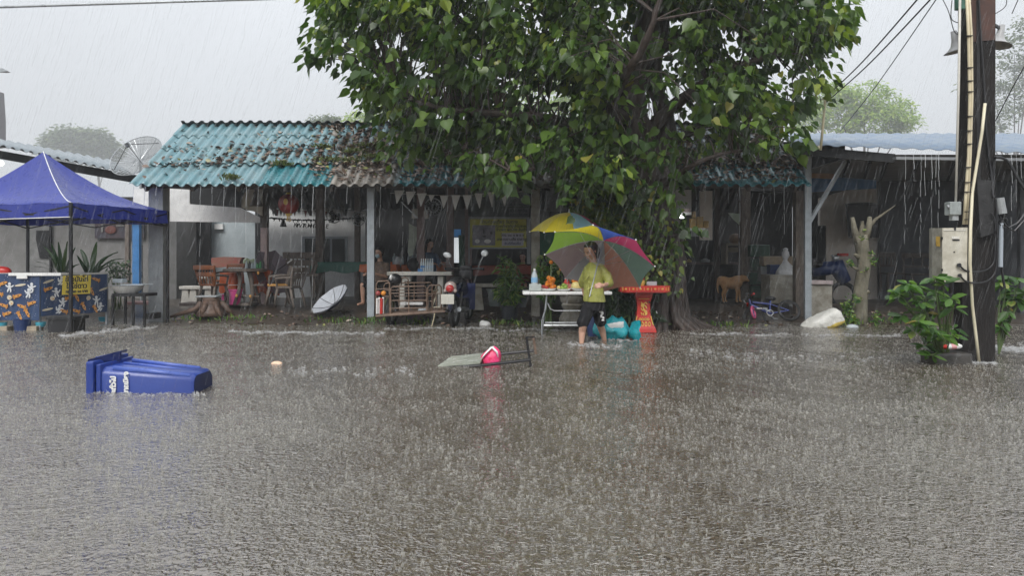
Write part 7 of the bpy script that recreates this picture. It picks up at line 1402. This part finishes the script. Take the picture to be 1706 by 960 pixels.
for px, py, h, r, m, lab in ((1148, 438, .1, .07, mat('ochre_jar', (.4, .3, .1), rough=.4), 'squat ochre jar on the dark counter, beside the pink pot'), (1175, 437, .1, .12, M['conc'], 'round grey covered dish on the dark counter'), (1196, 436, .16, .05, bot, 'clear jar in the middle of the dark counter'), (1204, 436, .13, .04, bot, 'small clear jar right of the taller one on the dark counter')): bottle(px, py, 18.9, h, r, m, lab, None, 'jar')
dc = thing('dark_counter', 'long dark counter behind the dog in the right-hand bay', 'counter', tuple(P(1180, 500, 16.6))); b = MB(); b.pbox(1132, 437, 1232, 441, 18.7, .6); b.build('counter_top', M['dwood'], dc); b = MB(); b.pbox(1136, 441, 1228, 498, 18.9, .4); b.build('body', M['dark'], dc)
b = MB(); b.pprism([(1213, 355), (1232, 356), (1232, 375), (1222, 366)], 17.4, .02); tag(b.build('pale_pennant', mat('pale_pennant', (.35, .42, .33), rough=.7)), 'single pale green pennant hanging in the dark right bay', 'pennant')
rk = thing('beige_rack', 'beige rack with a rounded bag on top deep in the right bay', 'rack', tuple(P(1222, 440, 18.0))); b = MB(); b.pbox(1209, 405, 1234, 409, 18.0, .4); b.pbox(1209, 405, 1213, 440, 18.0, .4); b.pbox(1214, 412, 1234, 420, 18.3, .05); b.build('frame', mat('rack_beige', (.30, .26, .20), rough=.6), rk); b = MB(); b.ball(P(1226, 398, 18.1), (.17, .12, .13), 14); tag(b.build('rounded_bag', mat('tan_bag', (.32, .22, .14), rough=.6, var=.3), smooth=True), 'tan rounded bag lying on the beige rack', 'bag')
ge = thing('crate_stack', 'dark green crates stacked behind the white tied bag', 'crate', tuple(P(1262, 500, 17.2)))
for i in range(4): b = MB(); b.pbox(1250+i % 2*3, 408+i*23, 1283+i % 2*2, 428+i*23, 17.2, .4, bev=.02); b.build('crate', mat('dark_green_crate', (.012, .06, .035), rough=.5, var=.4), ge)
for (x0, y0, x1, y1, Yq, dq, m, lab, nm) in [(1283, 458, 1330, 506, 15.9, .6, M['conc2'], 'beige concrete box under the white tied bag', 'concrete_box'), (1347, 474, 1387, 532, 14.9, .5, M['conc2'], 'beige concrete trough right of the pale steel post', 'concrete_box'), (1272, 427, 1330, 443, 16.9, .3, mat('cardboard', (.34, .27, .19), rough=.7, var=.2), 'flat cardboard carton behind the tied bag', 'carton'), (1268, 445, 1282, 470, 16.6, .25, mat('greywhite_jug', (.25, .27, .28), rough=.4), 'grey plastic container at the left of the concrete box', 'container'), (1283, 441, 1300, 457, 16.4, .25, M['dblue'], 'dark blue box behind the white tied bag', 'blue_box')]: b = MB(); b.pbox(x0, y0, x1, y1, Yq, dq, bev=.015); tag(b.build(nm, m), lab, 'box')
b = MB(); b.pbox(1346, 468, 1388, 474, 14.85, .6, bev=.01); tag(b.build('pink_slab', mat('pinkish_slab', (.50, .42, .42), rough=.5, var=.2)), 'pinkish slab lid on the concrete trough', 'slab')
tbg = thing('tied_bag', 'white plastic bag tied with a topknot standing on the concrete box', 'bag', tuple(P(1309, 464, 15.9))); b = MB(); c = P(1309, 464, 16.1); b.lathe(c, [(.17, 0), (.205, .06), (.19, .16), (.13, .27), (.07, .34), (.035, .385), (.05, .42), (.085, .49), (.075, .56), (.05, .60), (.06, .63), (.015, .66)], 20, sy=.8); o = b.build('bag', mat('bag_white', (.66, .67, .68), rough=.3, bump=.9, bs=14, var=.1), tbg, smooth='all')
for v in o.data.vertices: k = .035*nz(v.co.x*14, v.co.z*9, 1, v.co.y*14); v.co.x += k; v.co.y += k*.6
# blue clutter right: scooter-like shapes and buckets
cl_ = thing('covered_motorcycle', 'dark blue parked motorcycle deep in the shade behind the concrete trough', 'motorcycle', tuple(P(1385, 510, 17.0))); b = MB(); b.tube([P(1352, 455, 17), P(1372, 448, 17), P(1395, 445, 17), P(1408, 470, 17)], [.1, .16, .2, .14], 10); b.build('body', M['dblue'], cl_, smooth='all'); b = MB(); b.torus(P(1404, 492, 17), .27, .05, M=Matrix.Rotation(R(90), 4, 'X')); b.torus(P(1355, 495, 17.2), .27, .05, M=Matrix.Rotation(R(90), 4, 'X')); b.build('wheel', M['rubber'], cl_, smooth=True); b = MB(); b.tube([P(1385, 425, 17), P(1396, 432, 17), P(1402, 445, 17)], .02, 6); b.ball(P(1392, 430, 16.9), (.08, .06, .07), 12); b.build('handlebar', M['galv'], cl_, smooth=True)
b = MB(); b.pbox(1400, 422, 1414, 427, 17.9, .2, bev=.02); tag(b.build('red_box', M['red']), 'small dull red box on the ledge below the black screen', 'box')
b = MB(); b.pbox(1345, 430, 1362, 442, 16.9, .3, bev=.03); b.ball(P(1362, 440, 16.9), (.12, .1, .08), 12); tag(b.build('dark_bundle', M['black']), 'dark bundle lying left of the parked motorcycle', 'bundle')
# ---- dog
Y = 17.1; dg = thing('dog', 'tan short-haired dog walking right on the wet shelter floor', 'dog', tuple(P(1218, 503, Y))); q = lambda px, py, dy=0: P(px, py, Y)+Vector((0, dy, 0)); b = MB()
b.tube([q(1199, 467), q(1204, 468), q(1211, 471), q(1219, 472), q(1226, 471), q(1232, 469)], [.06, .115, .125, .14, .155, .11], 16); b.ball(q(1202, 468), (.11, .095, .11), 14); b.ball(q(1228, 470), (.13, .105, .15), 14)
cap(b, q(1230, 466), q(1238, 464.5), .10, .075, 12); b.ball(q(1239.5, 464), (.085, .075, .075), 12); cap(b, q(1241, 465), q(1246.5, 467.5), .045, .028, 10)
for px, dy in ((1237, -.05), (1237.5, .05)): b.tube([q(px, 461.5, dy), q(px-.8, 457.5, dy*1.3)], [.03, .008], 7)
for dy, kx in ((-.07, 0), (.07, 4)):
    fx_ = 1226+kx; cap(b, q(fx_, 476, dy), q(fx_+.5 if kx == 0 else fx_+3, 487, dy), .055, .032); cap(b, q(fx_+.5 if kx == 0 else fx_+3, 487, dy), q(fx_-.5 if kx == 0 else fx_+4, 500, dy), .03, .022); cap(b, q(fx_-.5 if kx == 0 else fx_+4, 501.3, dy), q(fx_+1.5 if kx == 0 else fx_+6, 502.2, dy), .026, .022)
    hx = 1203+kx*1.7; cap(b, q(hx, 472, dy), q(hx+2.5, 482, dy), .075, .045); cap(b, q(hx+2.5, 482, dy), q(hx-1, 490, dy), .04, .024); cap(b, q(hx-1, 490, dy), q(hx+.5, 500, dy), .024, .020); cap(b, q(hx+.5, 501.2, dy), q(hx+2.5, 502.2, dy), .025, .022)
b.tube([q(1197.5, 464), q(1195.5, 472), q(1195.5, 482), q(1197, 489)], [.03, .026, .020, .010], 8)
o = b.build('body', mat('tan_fur', (.62, .36, .17), rough=.7, vs_=5, c2=(.45, .24, .11)), dg); remesh(o, .009, 5)
b = MB(); b.ball(q(1247.5, 467), (.014, .014, .012), 8); b.ball(q(1241.5, 462.8, -.06), .010, 8); b.build('nose_and_eye', M['black'], o)
# ---- bicycle lying down
bc = thing('bicycle', 'small dark blue child bicycle with pink grip fallen on its side in the water', 'bicycle', tuple(P(1285, 540, 14.2))); Mb = Matrix.Translation(P(1280, 523, 14.6)-Vector((0, 0, .0)))@Matrix.Rotation(R(-4), 4, 'Z')@Matrix.Rotation(R(62), 4, 'X')
Mb.translation.z = .18
g = lambda x, y, z=0: Mb@Vector((x, z, y)) if False else Mb@Vector((x, y, z)); Mbw = Mb.to_3x3().to_4x4()
for wx, wy in ((-.28, -.12), (.40, .05)):
    b = MB(); b.torus(g(wx, wy), .20, .024, 30, 8, M=Mbw); wo2 = b.build('wheel', M['rubber'], bc, smooth=True); r = MB(); r.torus(g(wx, wy), .175, .009, 26, 6, M=Mbw)
    for k in range(12): a = k*math.pi/6; r.tube([g(wx, wy), g(wx+.175*math.cos(a), wy+.175*math.sin(a))], .0025, 4)
    r.build('rim', M['steel'] if False else M['blackm'], wo2)
bbm = mat('bike_frame_blue', (.02, .04, .22), rough=.25, spec=.7); b = MB(); b.tube([g(-.30, .16, .0), g(.02, -.02, 0)], .028, 8); b.tube([g(-.28, .22), g(.06, .18)], .022, 8); b.tube([g(.02, -.02), g(.07, .26)], .02, 8); b.tube([g(.02, -.02), g(.40, .05)], .014, 8); b.tube([g(.06, .18), g(.40, .05)], .012, 8); b.tube([g(-.28, -.12), g(-.31, .14), g(-.33, .28)], .02, 8); b.build('frame', bbm, bc, smooth=True)
b = MB(); b.tube([g(-.33, .28, -.22), g(-.42, .34, -.15), g(-.34, .32, 0), g(-.42, .34, .15), g(-.33, .28, .26)], .012, 8); b.build('handlebar', M['galv'], bc, smooth=True); b = MB(); b.tube([g(-.33, .28, .2), g(-.31, .26, .31)], .022, 8); b.tube([g(-.33, .28, -.18), g(-.31, .26, -.27)], .02, 8); b.build('grip', M['red'], bc, smooth=True)
b = MB(); b.torus(g(-.30, -.02, .05), .11, .022, 20, 8, M=Mbw@Matrix.Rotation(R(60), 4, 'Y')); b.build('pink_guard', mat('bike_pink', (.8, .12, .28), rough=.35), bc, smooth=True); b = MB(); b.ball(g(.08, .30), (.11, .07, .05), 12); b.build('saddle', M['black'], bc, smooth=True); b = MB(); b.tube([g(.02, -.02, -.08), g(.12, -.06, -.1)], .012, 6); b.tube([g(.02, -.02, .08), g(-.08, .02, .1)], .012, 6); b.box(g(.15, -.07, -.13), (.08, .05, .03)); b.box(g(-.1, .03, .13), (.08, .05, .03)); b.torus(g(.02, -.02, .04), .06, .008, 18, 6, M=Mbw); b.build('crank', M['galv'], bc); b = MB(); b.box(g(-.12, .07, .03), (.20, .02, .03), Mbw); b.build('decal', M['white'], bc)
# ---- white sack
sk = thing('white_sack', 'white woven sack with yellow patch lying at the flooded verge', 'sack', tuple(P(1368, 553, 13.3))); Msk = (Matrix.Rotation(R(8), 3, 'Z')@Matrix.Rotation(R(-16), 3, 'Y')); c = P(1369, 536, 13.5); skm = mat('woven_white', (.70, .69, .64), rough=.5, var=.12, bump=.8, bs=16)
b = MB(); n = 28; V_ = []
for i in range(n+1):
    u = i/n*2-1; e = max(.02, 1-abs(u)**5)**.5; hh = (.125+.05*u)*e; ww = .20*e
    for k in range(28): a = 2*math.pi*k/28; sq = max(abs(math.cos(a)), abs(math.sin(a)))**.8; V_.append(c+Msk@Vector((u*.40, math.cos(a)*ww/sq*.85*(1+.05*nz(u*5, a*2)), math.sin(a)*hh/sq*(1+.10*nz(u*6, a*1.5, 1, 4)+.02*math.sin(a*7+u*9)))))
mi_f = []; f_ = []
for i in range(n):
    for k in range(28): f_.append((i*28+k, i*28+(k+1) % 28, (i+1)*28+(k+1) % 28, (i+1)*28+k)); u = i/n*2-1; a = 2*math.pi*k/28; mi_f.append(1 if (-.05 < u < .97 and 3.5 < a < 4.35+.35*math.sin(u*11)+(.5 if .55 < u < .75 else 0)) else 0)
b.add(V_, f_); b.mi = mi_f; b.add([V_[k] for k in range(28)], [tuple(range(28))[::-1]], 0); b.add([V_[n*28+k] for k in range(28)], [tuple(range(28))], 0); crumple(b.build('bag', [skm, mat('sack_yellow', (.72, .55, .12), rough=.5, var=.15)], sk, smooth='all'), .035, 6, .014, 20)
b = MB(); b.ball(P(1420, 545, 13.4), (.11, .08, .05), 14); tag(b.build('plastic_bottle', M['clear'], smooth=True), 'crushed clear bottle floating right of the white sack', 'bottle')
b = MB(); b.ball(P(461, 607, 8.75), (.07, .06, .035), 12); b.ball(P(466, 609, 8.72), (.04, .04, .03), 10); ob = b.build('foam_box', mat('peach_foam', (.80, .55, .38), rough=.6, var=.2), smooth='all'); remesh(ob, .006, 2); tag(ob, 'small crumpled peach-coloured scrap floating right of the blue bin', 'scrap')
b = MB(); b.ball(P(893, 528, 13.0), (.02, .02, .02), 6)
# ---------------------------------------------------------------- fallen wheelie bin
Yf = 6.85; bn = thing('wheelie_bin', 'blue wheelie bin with white stencilled lettering lying half submerged', 'wheelie bin', tuple(P(240, 655, Yf))); bmt = mat('bin_blue', (.016, .04, .23), rough=.32, vs_=3, c2=(.022, .055, .28), spec=.6, bump=.08, bs=40)
xa, xb = X_(160, Yf), X_(321, Yf)
def sec(x, zt, zb, y0, y1, ch): return [Vector((x, y0, zb)), Vector((x, y0, zt-ch)), Vector((x, y0+ch*.35, zt-ch*.35)), Vector((x, y0+ch, zt)), Vector((x, y1-ch, zt)), Vector((x, y1, zt-ch)), Vector((x, y1, zb))]
b = MB(); secs = [sec(xa, .235, -.30, Yf, Yf+.56, .06), sec(xa+.12, .22, -.30, Yf+.002, Yf+.55, .06), sec(xb-.03, .165, -.26, Yf+.01, Yf+.46, .06), sec(xb, .145, -.23, Yf+.03, Yf+.44, .055)]
V_ = [v for s_ in secs for v in s_]; b.add(V_, [(i*7+k, (i+1)*7+k, (i+1)*7+(k+1) % 7, i*7+(k+1) % 7) for i in range(3) for k in range(7)]+[tuple(range(7))[::-1]]); b.build('body', bmt, bn, smooth=True)
b = MB(); b.add(secs[3], [tuple(range(7))]); b.v = [tuple(Vector(v)+Vector((.004, 0, 0))) for v in b.v]; b.build('base', mat('bin_base', (.012, .022, .09), rough=.5, var=.3), bn)
b = MB(); b.box((xa-.04, Yf+.28, -.02), (.07, .64, .62), bev=.02); b.box((xa+.03, Yf+.28, -.02), (.04, .60, .56), bev=.01); b.build('rim', bmt, bn)
b = MB(); b.tube([(xa+.14, Yf+.05, .212), (xa+.5, Yf+.045, .185), (xb-.04, Yf+.05, .142)], [.03, .026, .024], 10); b.tube([(xa+.10, Yf+.46, .235), (xb-.1, Yf+.40, .165)], .02, 8); b.tube([(xa+.10, Yf+.3, .232), (xb-.1, Yf+.26, .160)], .012, 8); b.build('edge_rib', mat('bin_blue_light', (.07, .12, .42), rough=.3, var=.15), bn, smooth='all')
b = MB(); b.prism([(xa-.07, Yf-.02, .27), (xa-.06, Yf-.02, .305), (xa+.06, Yf+.30, .345), (xa+.06, Yf+.30, .25), (xa+.0, Yf+.1, .225)], (.0, .03, 0)); b.prism([(xa-.06, Yf-.01, .30), (xa+.06, Yf+.31, .343), (xa+.02, Yf+.52, .335), (xa-.12, Yf+.52, .30)], (0, 0, -.02)); b.build('lid', mat('bin_lid', (.014, .028, .13), rough=.4, var=.2), bn)
b = MB(); b.tube([(xa-.05, Yf+.1, .30), (xa-.05, Yf+.5, .30)], .016, 8); b.build('hinge_bar', bmt, bn)
for s_, px, sz_ in (('ขยะทั่วไป', 190, .062), ('เทศบาลเมือง', 211, .058)):
    text('lettering', s_, sz_, Matrix.Translation(Vector((X_(px, Yf), Yf+.0, .045)))@Matrix.Rotation(R(2), 4, 'Z')@FACE@Matrix.Rotation(R(90), 4, 'Z')@Matrix.Translation((0, 0, .010)), M['white'], bn, .002, bold=.004)
# ---------------------------------------------------------------- overturned table with pink bag in the flood
Y = 8.55; ot = thing('overturned_table', 'overturned metal table with a grey top afloat in the flood', 'table', tuple(P(820, 610, Y))); q = lambda px, py, Yq=8.55: P(px, py, Yq)
b = MB(); b.prism([Vector((X_(730, 8.5), 8.45, .0)), Vector((X_(800, 8.5), 8.5, .035)), Vector((X_(808, 9.2), 9.25, .045)), Vector((X_(752, 9.2), 9.2, .012))], (0, 0, .018)); b.build('table_top', mat('pale_tabletop', (.40, .42, .36), rough=.25, vs_=4, c2=(.30, .32, .26)), ot)
b = MB(); b.tube([q(745, 613, 8.46), q(800, 609.5, 8.47), q(883, 600, 8.55)], .018, 8); b.build('side_rail', M['blackm'], ot); b = MB(); b.tube([q(785, 592.5, 9.25), q(835, 590, 9.25), q(889, 584.5, 9.2)], .018, 8); b.build('side_rail', M['blackm'], ot)
for x0, y0, x1, y1, Yq, m in ((877, 561, 884, 611, 8.55, M['blackm']), (888, 559, 893, 590, 9.15, M['rust'])): b = MB(); b.bar(q(x0, y0, Yq), q(x1, y1, Yq), .028); b.build('leg', m, ot)
b = MB(); b.bar(q(877, 562.5, 8.55), q(890, 561.5, 9.1), .022); b.build('cross_bar', M['blackm'], ot)
pbg = thing('pink_bag', 'bright pink and white plastic bag caught on the overturned table', 'bag', tuple(q(819, 608, 8.75))); b = MB(); c = q(818, 607, 8.8); c.z = .0
b.lathe(c, [(.12, -.03), (.135, .03), (.12, .09), (.08, .14), (.04, .17), (.012, .19)], 18, sy=.7); o = b.build('bag', mat('hot_pink', (.85, .07, .28), rough=.3, vs_=9, c2=(.75, .03, .10), bump=.8, bs=20), pbg, smooth='all')
for v in o.data.vertices: k = .05*nz(v.co.x*11, v.co.z*8, 1, v.co.y*9); v.co.x += k+.12*max(0, v.co.z)*.5; v.co.z += k*.5
b = MB(); b.tube([c+Vector((-.12, -.05, .04)), c+Vector((-.07, -.085, .11)), c+Vector((.0, -.06, .185)), c+Vector((.03, -.04, .2))], [.01, .022, .022, .01], 8, flat=.5); b.tube([c+Vector((.02, -.07, .19)), c+Vector((.07, -.08, .14)), c+Vector((.085, -.08, .08))], [.012, .014, .006], 6); b.build('white_edge', M['white'], pbg, smooth='all')
# small sunken items near tree
b = MB(); b.tube([P(1092, 537, 12.9), P(1106, 540, 12.9), P(1128, 541, 13.0)], [.03, .02, .012], 7); tag(b.build('mossy_branch', M['moss'] if False else M['leafstem'], smooth=True), 'fallen mossy branch at the foot of the big trunk', 'branch')
b = MB(); b.ball(P(1093, 522, 12.8), (.022, .015, .04), 10); tag(b.build('white_scrap', M['white'], smooth=True), 'tiny white scrap stuck on a root of the big trunk', 'scrap')
b = MB(); b.ball(P(1053, 351, 12.4), (.035, .02, .045), 12); tag(b.build('orange_flower', mar, smooth=True), 'single orange flower in the creeper above the umbrella', 'flower')
